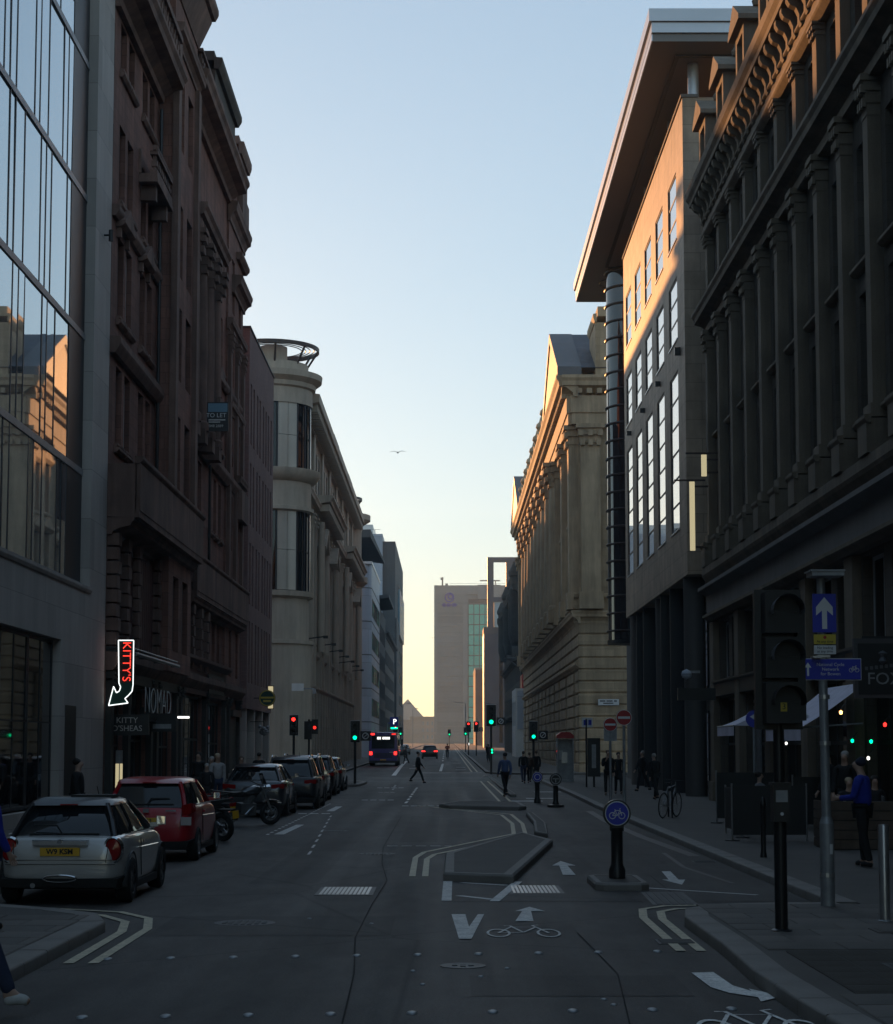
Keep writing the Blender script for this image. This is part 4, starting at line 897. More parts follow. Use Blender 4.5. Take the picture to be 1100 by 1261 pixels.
def pier():
    b = MB(); b.box(-.02, .85, -.85, .85, 11.6, 12.8); b.box(-.02, .7, -.68, .68, 12.8, 22.8); capital(b, 0, 0, 22.7, 1.36, 1.9, .7); me = b.mesh('corner_pilaster'); me.materials.append(MATS[DP]); return me
for y in (125.4, 133.2, 141.4, 197.2, 205, 213.2): link('corner_pilaster', cached('pier', pier), P, (0, U(y), 0))
for x in (-.8, -5.5, -10.2, -14.9):
    o = link('corner_pilaster', cached('pier', pier), P, (x, UL, 0), PI / 2); 
part('entablature', DP, P, lambda b: b.box(-.02, .75, 0, UL + .5, 24.6, 25.4).box(-.02, .85, -.2, UL + .6, 25.4, 26.6).mould(cornice(26.5, 1.5, 1.5, .1), -.6, UL + 1.0))
for k in range(127): link('dentil', cached('dnt', lambda: [me := MB().box(.2, 1.15, 0, .35, 26.75, 27.1).mesh('dentil'), me.materials.append(MATS[DP])][0]), P, (0, .2 + k * .7, 0))
part('side_entablature', DP, P, lambda b: [setattr(b, 'tf', lambda o, u, z: (u, UL + o, z)), b.box(-.02, .75, -26, .5, 24.6, 25.4), b.box(-.02, .85, -26, .6, 25.4, 26.6), b.mould(cornice(26.5, 1.5, 1.2, .1), -26, 1.2)] + [b.box(.2, 1.05, -.2 - k * .7, .15 - k * .7, 26.75, 27.1) for k in range(30)])
for a, c in ((U(143), U(124.3)), (U(214.6), U(196))):
    m_ = (a + c) / 2
    part('pediment', 'lead', P, lambda b: b.loft([[(.2, a, 28), (.2, c, 28), (.2, m_, 32.2)], [(-1.5, a, 28), (-1.5, c, 28), (-1.5, m_, 32.2)]]).loft([[(1.5, a - .4, 28), (1.5, a - .4, 28.7), (1.5, m_, 33.3), (1.5, m_, 32.6)], [(-.2, a - .4, 28), (-.2, a - .4, 28.7), (-.2, m_, 33.3), (-.2, m_, 32.6)]]).loft([[(1.5, c + .4, 28), (1.5, c + .4, 28.7), (1.5, m_, 33.3), (1.5, m_, 32.6)], [(-.2, c + .4, 28), (-.2, c + .4, 28.7), (-.2, m_, 33.3), (-.2, m_, 32.6)]]))
    part('pediment_roof', 'slate', P, lambda b: b.loft([[(1.4, a - .3, 28.65), (1.4, m_, 33.25), (1.4, c + .3, 28.65)], [(-16, a - .3, 28.65), (-16, m_, 33.25), (-16, c + .3, 28.65)]]))
part('attic_block', D, P, lambda b: b.box(-5.6, -1.2, UL - 4.5, UL + .5, 28, 31.9).mould(ledge(31.9, .6, .2, -1.25), UL - 4.7, UL + .7).box(-5.4, -1.4, UL - 4.3, UL + .3, 32.4, 33.1).box(-3.5, -2.6, UL + .48, UL + .62, 30.3, 31.2))
baluster_row(P, None, U(195.5), U(143.5), 28.1, 1.2, .9, DP, .6)
for k in range(9): part('urn', DP, P, lambda b: [b.box(.55, 1.25, U(143.5 + k * 6.5) - .5, U(143.5 + k * 6.5) + .5, 28, 29.6), b.lathe((.9, U(143.5 + k * 6.5), 29.6), [(.3, 0), (.2, .15), (.5, .6), (.42, .9), (.2, 1.1), (.1, 1.5), (0, 1.6)], 10)], 40)
for k in range(9): part('carved_panel', DP, P, lambda b: [b.box(.0, .7, cols[k] + .1, cols[k] + .85, 16 + j * .7, 16.5 + j * .7) for j in range(3)])
part('chimney', D, P, lambda b: b.box(-12, -8, U(175), U(170), 28, 33.5).mould(ledge(33.4, .5, .3, -8), U(175.4), U(169.6)))
# ---- low white shop, ornate dark block and the blocks beyond
P = bld('white_shop_block', 'low white block in sunlight at the corner past the bank', (8.5, 232, 0), PI)
part('wall', 'white_paint', P, lambda b: [wall(b, 0, 12, -.5, 9.2, [(1 + k * 2.8, 3 + k * 2.8, 4.6, 7.6) for k in range(4)], 0, .2), b.box(-8, -.22, 0.02, 12, -.4, 9.1), b.box(-8, 0, 12, 12.05, -.4, 9.2)])
for k in range(4): window(P, 2 + k * 2.8, 4.6, 2, 3, -.18, 2, 2, .1, 'frame_brown', 'glass')
part('roof_box', 'sign_red', P, lambda b: b.box(-6, -.9, 4, 10, 9.2, 11)); part('side_panel', 'panel_blue', P, lambda b: b.box(-3.4, -.2, 12.06, 12.12, 4.2, 8.9)); part('side_opening', 'glass', P, lambda b: b.box(-2.8, -1.6, 12.13, 12.16, 3.5, 7.0))
P = bld('ornate_corner_building', 'dark soot blackened ornate block with domed turrets beyond the bank', (9.9, 306, 0), PI); DO = 'dark_ornate'
oo = [(u - .6, u + .6, z, z + 2.4) for u in [3 + k * 3.2 for k in range(20)] for z in (7, 11, 15, 19)]
part('stone_wall', DO, P, lambda b: [wall(b, 0, 68, -.5, 23, oo, 0, .35), b.box(-24, -.4, .03, 67.9, -.4, 23.4), b.quad((0, 68, -.5), (-24, 68, -.5), (-24, 68, 23), (0, 68, 23))])
for q in oo: window(P, (q[0] + q[1]) / 2, q[2], 1.2, 2.4, -.3, 1, 2, .1, 'frame_dark', 'glass')
for z in (11.2, 14.8, 18.6):
    for x in (-2, -4.4, -6.8): window(P, 68.3, z, 1.2, 2.2, x, 1, 2, .1, 'frame_dark', 'glass', rz=PI / 2).location = (x, 68.02, z)
part('cornice', DO, P, lambda b: b.mould(cornice(22.4, 1.2, 1.2), -.5, 69).mould(cornice(13.6, .8, .7), 0, 68).mould(ledge(6, .6, .6), 0, 68))
for u, zt in ((66, 27), (58, 26), (34, 26.5), (10, 26)):
    part('domed_turret', DO, P, lambda b: b.lathe((.1, u, 0), [(.8, 16), (1.2, 17.6), (1.2, 22), (1.4, 22.4), (1.4, 23.2), (1.2, 23.4), (1.2, zt - 2.2), (1.4, zt - 2), (1.4, zt - 1.5), (1.1, zt - .8), (.8, zt - .1), (.15, zt), (.08, zt + 1.2), (0, zt + 1.3)], 16), 40)
part('gable', DO, P, lambda b: b.box(-14, -3, 66, 68, 23, 26.3).lathe((-8, 67, 26.2), [(3.4, 0), (3.2, .8), (2, 1.8), (0, 2.3)], 16))
P = bld('navy_slab_building', 'slim dark navy clad block in front of the framed tower', (8.75, 432, 0), PI)
part('wall', 'navy_slab', P, lambda b: b.box(-5.2, 0, 0, 14, -.5, 28.5)); part('roof_cap', 'dark_slab', P, lambda b: b.box(-5.3, .05, -.1, 14.05, 28.5, 30))
part('window_strip', 'glass', P, lambda b: b.box(-4.4, -3.6, 14.0, 14.04, 3, 26))
P = bld('framed_tower', 'glass tower with a dark frame and an open square of sky at its top', (10.6, 470, 0), PI)
def f(b):
    b.box(-1.6, 0, 8.2, 10, -.5, 51); b.box(-24, -1.6, 8.2, 10, 49.8, 51); b.box(-24, -4.8, 8.4, 9.9, 40.5, 49.8)
    for z in (40, 30.4, 21.5, 13): b.box(-24, -1.6, 0, 10.1, z - .6, z + .6)
part('dark_frame', 'navy_slab', P, f); part('core', 'dark_slab', P, lambda b: b.box(-24, -1.7, .5, 9.2, -.5, 40))
for z0, z1 in ((30.9, 39.5), (22.1, 29.8), (13.5, 21)):
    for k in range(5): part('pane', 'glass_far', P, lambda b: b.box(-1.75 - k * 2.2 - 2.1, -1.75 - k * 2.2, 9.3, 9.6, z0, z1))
P = bld('red_brick_slab', 'thin red brick block wedged beside the hazy concrete tower', (8.4, 560, 0), PI)
part('wall', 'far_brick', P, lambda b: b.box(-3, 0, 0, 40, -.5, 24.5)); part('parapet', 'far_stone', P, lambda b: b.box(-3.1, .1, -.1, 40.1, 24.5, 25.1))
# ---- hazy tower closing the street
P = bld('concrete_tower', 'hazy concrete tower with a green glazed strip closing the end of the street', (-4.8, 700, 0)); 
part('concrete_wall', 'tower_concrete', P, lambda b: b.box(0, 13.2, 0, 24, -1, 64.5).box(13.2, 40, .6, 24, -1, 61).box(13.2, 40, .6, 24, 61, 64.6)); part('corner_pier', 'tower_plain', P, lambda b: b.box(-.05, 1.2, -.15, 24.1, -1, 65).box(1.2, 40, -.1, .5, 61.8, 65).box(11.2, 13.0, -.4, .4, -1, 58))
part('roof_band', 'tower_plain', P, lambda b: b.box(0, 40, -.2, 24, 64.6, 65.4).box(17, 26, -.5, 8, 60, 65.6)); part('window_band', 'dark_slab', P, lambda b: b.box(13.4, 30, .3, .62, 58.6, 60).box(13.3, 27, .52, .59, 1, 58.2))
for c in range(6):
    for r in range(14):
        part('pane', 'glass_green', P, lambda b: b.box(13.5 + c * 2.2, 15.4 + c * 2.2, .2, .5, 1.5 + r * 4.05, 5.2 + r * 4.05))
for r in range(15): part('floor_band', 'tower_plain', P, lambda b: b.box(1.3, 11.1, -.22, -.02, 2 + r * 3.95, 2.25 + r * 3.95))
part('roof_mast', 'far_stone', P, lambda b: b.cyl((3.2, 6, 65), (3.2, 6, 69.2), .35, .3, 8).box(2.4, 3.6, 5.4, 6.6, 68.2, 69).box(4.3, 5.4, 5, 6, 65, 66.6).box(6, 40, 2, 2.1, 66.2, 66.3)); part('window_crane', 'far_stone', P, lambda b: b.box(18, 26, 4, 4.4, 67.4, 67.9).box(24, 24.4, 4, 4.4, 65, 67.5))
part('logo_ring', 'sign_blue', P, lambda b: [b.torus((6, -.3, 60.6), (0, 1, 0), 1.7, .22, 24, 6), b.torus((6.3, -.3, 60.9), (0, 1, 0), .9, .25, 20, 6), b.box(3.0, 9.0, -.35, -.12, 57.4, 57.9), b.box(3.4, 4.4, -.35, -.12, 57, 58.3), b.box(5, 6.4, -.35, -.12, 57, 58.3), b.box(7.1, 8.6, -.35, -.12, 57, 58.3)])
# ---- hazy low buildings left of the tower
P = bld('pyramid_roof_building', 'pale building with a steep pyramid roof far down the street', (-19, 800, 0))
part('wall', 'far_stone', P, lambda b: b.box(-8, 9, 0, 30, 0, 14)); part('pyramid_roof', 'far_stone', P, lambda b: b.loft([[(-7, -.5, 14), (10, -.5, 14), (10, 16, 14), (-7, 16, 14)], [(1.4, 7.4, 23.5), (1.6, 7.4, 23.5), (1.6, 7.6, 23.5), (1.4, 7.6, 23.5)]]))
P = bld('far_terrace', 'pale four storey terrace between pyramid roof and concrete tower', (-12, 790, 0))
fo = [(1.2 + k * 2, 2.2 + k * 2, z, z + 1.8) for k in range(5) for z in (5.5, 8.5, 11.5)]
part('wall', 'far_stone', P, lambda b: [setattr(b, 'tf', lambda o, u, z: (u, -o, z)), wall(b, -4, 14, 0, 14.8, fo, 0, .4), b.box(-14, -.45, -4, 14, 0, 14.8)]); part('cornice', 'far_stone', P, lambda b: b.box(-4.2, 14.2, -.4, 2, 14.8, 15.4))
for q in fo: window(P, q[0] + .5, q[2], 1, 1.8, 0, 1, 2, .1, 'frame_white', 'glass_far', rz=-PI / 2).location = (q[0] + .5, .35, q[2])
P = bld('far_footbridge', 'thin pale footbridge across the end of the street', (-30, 690, 0), cat='bridge')
part('deck', 'far_stone', P, lambda b: b.box(0, 26, 0, 3, 7.2, 7.8)); part('railing', 'galv', P, lambda b: [b.box(0, 26, .05, .12, 8.7, 8.8)] + [b.box(k * 1.3, k * 1.3 + .08, .05, .12, 7.8, 8.7) for k in range(20)]); part('pier', 'far_stone', P, lambda b: b.box(20, 21, .5, 2.5, 3, 7.2))
# ---- air
hz = bpy.data.materials.new('haze'); hz.use_nodes = True; hz.node_tree.nodes.clear()
vo = hz.node_tree.nodes.new('ShaderNodeVolumePrincipled'); vo.inputs['Density'].default_value = .0004; vo.inputs['Color'].default_value = (.66, .87, 1.0, 1); vo.inputs['Anisotropy'].default_value = .35
om = hz.node_tree.nodes.new('ShaderNodeOutputMaterial'); hz.node_tree.links.new(vo.outputs[0], om.inputs['Volume']); MATS['haze'] = hz
tag(MB().box(-160, 160, -90, 860, -1.2, 72).build('haze', 'haze'), kind='stuff')
# ================================================================== street furniture and signs
def pole(b, x, y, z0, z1, r, n=12): return b.cyl((x, y, z0), (x, y, z1), r, n=n)
def disc(b, x, y, z, r, t=.03, n=24): return b.cyl((x, y, z), (x, y - t, z), r, n=n)
def signal_head(P, x, y, z, lit, face=-1, board=True, w=.3, h=.95, glow=True):
    """three-aspect head centred on x, bottom z; face=-1 looks to the camera"""
    hd = MB().box(x - w / 2, x + w / 2, y - .1, y + .12, z, z + h).build('signal_head', 'black_paint', P)
    if board: MB().box(x - w * .8, x + w * .8, y + .125, y + .14, z - .08, z + h + .08).build('backing_board', 'black_paint', P); MB().box(x - w * .83, x + w * .83, y + .141, y + .146, z - .11, z + h + .11).build('board_edge', 'sign_white', P)
    for k, nm in enumerate(('green', 'amber', 'red')):
        zc = z + h * (k + .5) / 3; yy = y + face * .105
        m_ = {'green': 'em_green', 'red': 'em_red'}[nm] if nm == lit else 'shop_black'
        ln = MB().lathe((0, 0, 0), [(0, .03), (w * .2, .025), (w * .33, 0)], 14).build('lens', m_, P); ln.location = (x, yy, zc); ln.rotation_euler = (R(90) if face < 0 else R(-90), 0, 0)
        b = MB().lathe((0, 0, 0), [(w * .36, 0), (w * .37, .18)], 12, R(-10), R(190)); hdd = b.build('hood', 'black_paint', P); hdd.location = (x, yy, zc)
        hdd.rotation_euler = (R(90), 0, 0) if face < 0 else (R(90), 0, PI)
# --- big signal at the pavement corner, seen from behind / side
T = thing('traffic_signal', 'large black traffic signal with yellow 3 sticker on the pavement corner', 'traffic light', (3.42, 18.45, KT))
MB().cyl((0, 0, 0), (0, 0, 1.12), .066, n=16).cyl((0, 0, 1.12), (0, 0, 2.25), .057, n=16).build('pole', 'black_paint', T, 40)
MB().lathe((0, 0, 0), [(.12, 0), (.11, .02), (.07, .035)], 16).build('base_collar', 'black_paint', T, 40)
def f(b):
    b.loft([[(-.24 + e, -.05, 2.06 + g), (.24 - e, -.05, 2.06 + g), (.24 - e, -.05, 3.5 - g), (-.24 + e, -.05, 3.5 - g)] for e, g in ((.0, 0),)] + [[(-.24, .05, 2.06), (.24, .05, 2.06), (.24, .05, 3.5), (-.24, .05, 3.5)]])
part('backing_board', 'black_paint', T, f)
part('signal_body', 'shop_black', T, lambda b: [b.box(-.17, .17, -.3, -.05, 2.12 + k * .46, 2.54 + k * .46) for k in range(3)])
for k in range(3):
    MB().lathe((-.0, -.3, 2.33 + k * .46), [(.14, 0), (.15, 0)], 12).build('lens_back', 'shop_black', T)
    h_ = MB().lathe((0, 0, 0), [(.15, 0), (.16, .24)], 12, R(-15), R(195)).build('hood', 'lead' if k else 'black_paint', T); h_.location = (.03, -.3, 2.34 + k * .46); h_.rotation_euler = (R(90), 0, 0)
part('side_head', 'shop_black', T, lambda b: b.box(.17, .25, -.2, .12, 2.15, 3.3))
part('sticker', 'sign_yellow', T, lambda b: b.box(-.03, .035, -.306, -.301, 2.24, 2.33)); text('3', .085, 'black_text', T, (.003, -.309, 2.287), FACE_CAM, 'sticker_number', .001)
part('push_button_box', 'black_paint', T, lambda b: b.box(-.08, .08, -.12, .08, 1.12, 1.5).box(-.095, .095, -.13, .09, 1.49, 1.52)); part('button_label', 'galv', T, lambda b: b.box(-.06, .06, -.126, -.121, 1.32, 1.44)); part('button', 'sign_white', T, lambda b: disc(b, 0, -.12, 1.2, .018, .01, 10))
# --- sign post with one-way arrow
T = thing('sign_post', 'grey post with white one-way arrow and blue cycle route sign at the pavement corner', 'sign post', (4.5, 21.3, KT))
o = MB().cyl((0, 0, 0), (0, 0, .98), .085, n=16).cyl((0, 0, .98), (0, 0, 1.06), .085, .06, n=16).cyl((0, 0, 1.06), (-.02, 0, 3.9), .057, .05, n=16).build('post', 'galv', T, 40)
for z in (.35, 1.9, 2.45): part('post_band', 'steel', T, lambda b: b.cyl((0, 0, z), (0, 0, z + .05), .066 if z > 1 else .09, n=16))
part('post_sticker', 'sign_white', T, lambda b: b.lathe((0, 0, .62), [(.087, 0), (.087, .12)], 6, R(-80), R(-50)))
sg = part('one_way_sign', 'sign_blue', T, lambda b: b.box(-.14, .14, -.09, -.075, 3.24, 3.7)); MB().poly([(-.03, -.094, 3.28), (.03, -.094, 3.28), (.03, -.094, 3.5), (.1, -.094, 3.44), (.1, -.094, 3.54), (0, -.094, 3.66), (-.1, -.094, 3.54), (-.1, -.094, 3.44), (-.03, -.094, 3.5)]).build('arrow', 'sign_white', sg)
s1 = part('time_plate', 'sign_yellow', T, lambda b: b.box(-.13, .13, -.09, -.075, 3.1, 3.215)); text('At any time', .042, 'black_text', s1, (0, -.093, 3.13), FACE_CAM, ext=.001); part('plate_symbol', 'sign_red', T, lambda b: disc(b, 0, -.09, 3.18, .02, .004, 10))
s2 = part('loading_plate', 'sign_white', T, lambda b: b.box(-.13, .13, -.09, -.075, 2.98, 3.085)); text('No loading\nat any time', .042, 'black_text', s2, (0, -.093, 3.034), FACE_CAM, ext=.001)
s3 = part('cycle_route_sign', 'sign_blue', T, lambda b: b.box(-.24, .42, -.09, -.075, 2.68, 2.92)); part('sign_border', 'sign_white', T, lambda b: b.box(-.25, .43, -.075, -.07, 2.67, 2.93))
text('National Cycle\nNetwork\nfor Bowen', .055, 'sign_white', s3, (.06, -.094, 2.8), FACE_CAM, ext=.001); MB().poly([(-.22, -.094, 2.72), (-.195, -.094, 2.72), (-.195, -.094, 2.82), (-.165, -.094, 2.82), (-.208, -.094, 2.88), (-.25, -.094, 2.82), (-.22, -.094, 2.82)]).build('sign_arrow', 'sign_white', s3)
def bikesym(b, x, y, z, s): b.torus((x - .5 * s, y, z), (0, 1, 0), .33 * s, .05 * s, 16, 4).torus((x + .5 * s, y, z), (0, 1, 0), .33 * s, .05 * s, 16, 4).tube([(x - .5 * s, y, z), (x - .2 * s, y, z + .55 * s), (x + .3 * s, y, z + .55 * s), (x, y, z), (x - .5 * s, y, z)], .045 * s, 4).tube([(x + .5 * s, y, z), (x + .27 * s, y, z + .75 * s), (x + .4 * s, y, z + .78 * s)], .045 * s, 4).tube([(x, y, z), (x - .25 * s, y, z + .7 * s)], .045 * s, 4)
part('bicycle_symbol', 'sign_white', T, lambda b: bikesym(b, .34, -.094, 2.79, .07))
part('sign_lamp', 'galv', T, lambda b: b.box(-.18, .2, -.3, .05, 3.9, 3.95).box(-.2, .21, -.32, .06, 3.95, 3.97)); part('sign_clip', 'steel', T, lambda b: b.box(-.09, .06, -.1, .1, 2.94, 2.97).box(-.16, -.06, -.2, 0, 2.93, 2.955))
# --- bollards
T = thing('steel_bollard', 'short brushed steel bollard beside the tactile paving', 'bollard', (4.72, 19.45, KT))
MB().lathe((0, 0, 0), [(.058, 0), (.058, 1.02), (.05, 1.045), (.0, 1.05)], 20).build('shaft', 'steel', T, 40); part('collar', 'galv', T, lambda b: b.lathe((0, 0, 0), [(.075, 0), (.075, .02), (.06, .03)], 20))
T = thing('black_bollard', 'slim black iron bollard at the kerb in front of the cafe seats', 'bollard', (5.42, 30.8, KT))
MB().lathe((0, 0, 0), [(.06, 0), (.055, .05), (.045, .1), (.045, .85), (.06, .88), (.05, .95), (.02, 1.02), (0, 1.03)], 14).build('shaft', 'black_paint', T, 40)
def cyc_bollard(label, x, y, z0, s=1., sym=True):
    T = thing('cycle_bollard', label, 'bollard', (x, y, z0))
    MB().lathe((0, 0, 0), [(.12, 0), (.12, .12), (.085, .2), (.085, .7), (.1, .72)], 16).build('shaft', 'black_paint', T, 40)
    MB().box(-.1, .1, -.03, .07, .68, .8).build('head_bracket', 'black_paint', T); part('disc_rim', 'black_paint', T, lambda b: disc(b, 0, .07, .93, .2, .13, 28)); d = part('blue_disc', 'sign_blue', T, lambda b: disc(b, 0, -.06, .93, .172, .01, 28)); part('disc_border', 'sign_white', T, lambda b: b.torus((0, -.068, .93), (0, 1, 0), .168, .008, 28, 4))
    if sym: MB().tube([(0, 0, 0), (0, 0, .001)], .001, 3); bb = MB(); bikesym(bb, 0, -.073, .9, .135); bb.build('bicycle_symbol', 'sign_white', T)
    else: part('bicycle_symbol', 'sign_white', T, lambda b: b.torus((0, -.073, .93), (0, 1, 0), .1, .014, 16, 4))
cyc_bollard('blue bicycle disc on a black bollard standing on its own plinth', 2.47, 26.1, .11)
cyc_bollard('blue disc bollard in the cycle track near the red topped kiosk, its face in shade', 3.25, 64.3, 0, 1, False)
T = thing('cycle_bollard', 'black bollard with a pale ringed disc next to a blue disc bollard', 'bollard', (3.64, 59.9, 0))
MB().lathe((0, 0, 0), [(.28, 0), (.28, .08), (.12, .1), (.12, .12), (.085, .2), (.085, .7), (.1, .72)], 16).build('shaft', 'black_paint', T, 40); part('disc_rim', 'black_paint', T, lambda b: disc(b, 0, .07, .93, .2, .13, 24)); part('ring', 'galv', T, lambda b: b.torus((0, -.07, .93), (0, 1, 0), .15, .018, 24, 6)); part('cross_bar', 'galv', T, lambda b: b.box(-.1, .1, -.075, -.06, .93, .96).box(-.015, .015, -.075, -.06, .82, .93))
# --- no entry signs
for lab, x, y, z, r in (('taller round red no entry sign with white bar beside the bank corner', 5.15, 52, 2.85, .22), ('lower round red no entry sign standing just behind the taller one', 4.98, 54.5, 2.68, .2)):
    T = thing('no_entry_sign', lab, 'road sign', (x, y, KT)); MB().cyl((0, 0, 0), (0, 0, z - KT), .04, n=10).build('post', 'galv', T, 40)
    part('red_disc', 'sign_red', T, lambda b: disc(b, 0, -.04, z - KT, r, .02)); part('white_bar', 'sign_white', T, lambda b: b.box(-r * .8, r * .8, -.068, -.062, z - KT - r * .16, z - KT + r * .16)); part('disc_border', 'sign_white', T, lambda b: b.torus((0, -.06, z - KT), (0, 1, 0), r, .008, 24, 4))
    if r < .22: part('backing_plate', 'galv', T, lambda b: b.box(-.2, .2, -.035, -.03, z - KT - .5, z - KT + .1))
# --- signals down the street
def signal(label, x, y, lit, zh=2.5, plate=True, second=None, h=.95, w=.3, z0=None, arm=0):
    T = thing('traffic_signal', label, 'traffic light', (x, y, gz(y) + (KT if z0 is None else z0)))
    MB().cyl((0, .05, 0), (0, .05, zh + h), .07, n=10).build('pole', 'black_paint', T, 40)
    signal_head(T, 0, -.1, zh, lit, w=w, h=h)
    if plate: part('turn_plate', 'black_paint', T, lambda b: b.box(w * .9, w * .9 + .55, -.1, -.06, zh, zh + .5)); part('turn_ring', 'sign_white', T, lambda b: b.torus((w * .9 + .27, -.11, zh + .25), (0, 1, 0), .15, .025, 16, 4).tube([(w * .9 + .17, -.11, zh + .15), (w * .9 + .37, -.11, zh + .35)], .02, 4))
    if second: part('pedestrian_lamp', 'black_paint', T, lambda b: b.box(-.15, .15, -.2, 0, 1.3, 1.7)); part('lamp_lens', second, T, lambda b: disc(b, .05, -.2, 1.6, .06, .01, 10).v and disc(b, .05, -.2, 1.42, .06, .01, 10))
    return T
signal('green traffic light with turn plate on the left kerb past the parked cars', -4.72, 92.5, 'green', 2.2)
signal('red traffic light on the left pavement beside the drum building', -8.4, 98.5, 'red', 2.6, False)
signal('green traffic light with turn plate on the middle island pole', 2.92, 117, 'green', 3.2, True, 'em_green', 1.25, .4, .13)
signal('green traffic light with small plate left of the red topped kiosk', 5.0, 103, 'green', 2.3, True)
for k, (x, y, lit, lab) in enumerate(((2.95, 240, 'red', 'distant red traffic light under the concrete tower on the right'), (3.9, 235, 'red', 'distant red traffic light just right of its pair under the tower'), (-7.45, 262, 'red', 'distant red traffic light behind the purple bus'), (-7.7, 300, 'green', 'far green traffic light beyond the purple bus'), (3.2, 300, 'green', 'far green traffic light beyond the paired red ones'), (.6, 380, 'green', 'tiny green traffic light near the far cyclist'))):
    signal(lab, x, y, lit, 3.2 if k < 2 else 2.8, k == 1, 'em_white' if k == 0 else None, 1.2, .4)
T = thing('traffic_signal', 'dark signal heads on brackets turned away beside the left red light', 'traffic light', (-7.6, 99, KT))
MB().cyl((0, 0, 0), (0, 0, 3.4), .06, n=10).build('pole', 'black_paint', T, 40); part('signal_head', 'shop_black', T, lambda b: b.box(-.25, .15, -.2, .2, 2.3, 3.3).box(.15, .5, -.1, .2, 2.6, 3.4)); part('small_red_lamp', 'em_red_soft', T, lambda b: disc(b, .32, -.1, 2.95, .09, .01, 10))
# --- phone kiosk
T = thing('phone_kiosk', 'glazed phone kiosk with a curved red top on the right pavement', 'kiosk', (6.4, 97, KT))
part('frame', 'galv', T, lambda b: [b.box(sx * .42 - .03, sx * .42 + .03, sy * .42 - .03, sy * .42 + .03, 0, 2.35) for sx in (-1, 1) for sy in (-1, 1)] + [b.box(-.45, .45, -.45, .45, 0, .12), b.box(-.42, .42, .38, .42, .12, 2.3)])
part('red_top', 'sign_red', T, lambda b: b.loft([[(x, -.47, z) for x, z in ((-.47, 2.35), (.47, 2.35), (.47, 2.5), (.25, 2.68), (-.25, 2.68), (-.47, 2.5))], [(x, .47, z) for x, z in ((-.47, 2.35), (.47, 2.35), (.47, 2.5), (.25, 2.68), (-.25, 2.68), (-.47, 2.5))]]))
part('glass_side', 'glass', T, lambda b: b.box(-.44, -.43, -.38, .38, .3, 2.2)); part('glass_side', 'glass', T, lambda b: b.box(.43, .44, -.38, .38, .3, 2.2)); part('telephone', 'steel', T, lambda b: b.box(-.15, .15, .2, .37, 1.0, 1.6)); part('notice', 'sign_white', T, lambda b: b.box(-.3, -.1, .34, .37, 1.2, 1.7))
# --- street name plate, bus/parking sign
T = tag(MB().box(0, 1.45, -.03, .0, 0, .42).build('street_name_plate', 'sign_white'), 'small white street name plate on the banded side of the bank', 'sign'); T.location = (10.55, 124.42, 4.9)
MB().box(.12, .5, -.036, -.03, .25, .33).box(.58, 1.0, -.036, -.03, .25, .33).box(1.1, 1.3, -.036, -.03, .25, .33).box(.35, 1.05, -.036, -.03, .1, .17).build('worn_letters', 'black_text', T)
T = thing('bus_stop_flag', 'white and blue flag sign on a thin black pole by the kiosk', 'sign', (6.55, 84, KT)); MB().cyl((0, 0, 0), (0, 0, 3.2), .04, n=8).build('pole', 'black_paint', T); part('flag', 'sign_white', T, lambda b: b.box(-.2, .3, -.02, .02, 2.8, 3.25)); part('blue_mark', 'sign_blue', T, lambda b: b.box(-.12, .05, -.026, -.02, 2.9, 3.15).box(.1, .25, -.026, -.02, 2.9, 3.15))
T = thing('timetable_panel', 'tall dark information panel with pale poster behind the no entry signs', 'panel', (6.9, 84, KT)); part('case', 'black_paint', T, lambda b: b.box(-.3, .3, -.06, .06, .5, 2.3).box(-.05, .05, -.04, .04, 0, .5)); part('poster', 'galv', T, lambda b: b.box(-.1, .1, -.066, -.06, .9, 2.0))
T = thing('parking_sign', 'lit purple parking sign with green strip on the left side far down', 'sign', (-7.55, 230, gz(230))); part('pole', 'galv', T, lambda b: b.cyl((0, 0, 0), (0, 0, 4.4), .06, n=8)); part('panel', 'sign_blue', T, lambda b: b.box(.3, 1.35, -.1, .1, 3.9, 5.1).box(0, .3, -.05, .05, 4.3, 4.4)); part('green_strip', 'em_green', T, lambda b: b.box(.4, 1.25, -.1, .1, 3.6, 3.8)); text('P', .95, 'em_white', T, (.9, -.11, 4.5), FACE_CAM)
def lamp(label, x, y, h, arm, dirx=1):
    T = thing('street_lamp', label, 'street lamp', (x, y, gz(y) + KT)); MB().cyl((0, 0, 0), (0, 0, h), .09, .06, 8).build('post', 'galv', T, 40); MB().tube([(0, 0, h), (dirx * arm, 0, h + .15)], .05, 6).build('arm', 'galv', T); MB().box(dirx * arm - .35, dirx * arm + .35, -.12, .12, h + .1, h + .22).build('lantern', 'galv', T)
lamp('tall lamp post far left against the pyramid roof', -8.0, 330, 8.5, 1.2); lamp('tall lamp post far right in front of the tower', 3.4, 320, 8.5, 1.6, -1); lamp('short lamp post beyond the bus on the left', -7.9, 420, 9, 1)
T = thing('satellite_dish', 'grey satellite dish on the ornate building beside the white block', 'satellite dish', (8.6, 236, 13.6)); part('dish', 'galv', T, lambda b: b.lathe((0, 0, 0), [(0, -.3), (.5, -.2), (.9, .1), (.88, .12), (.5, -.16), (0, -.26)], 20), 40); part('bracket', 'galv', T, lambda b: b.cyl((0, 0, -.3), (.6, .5, -.8), .06, n=6)); 
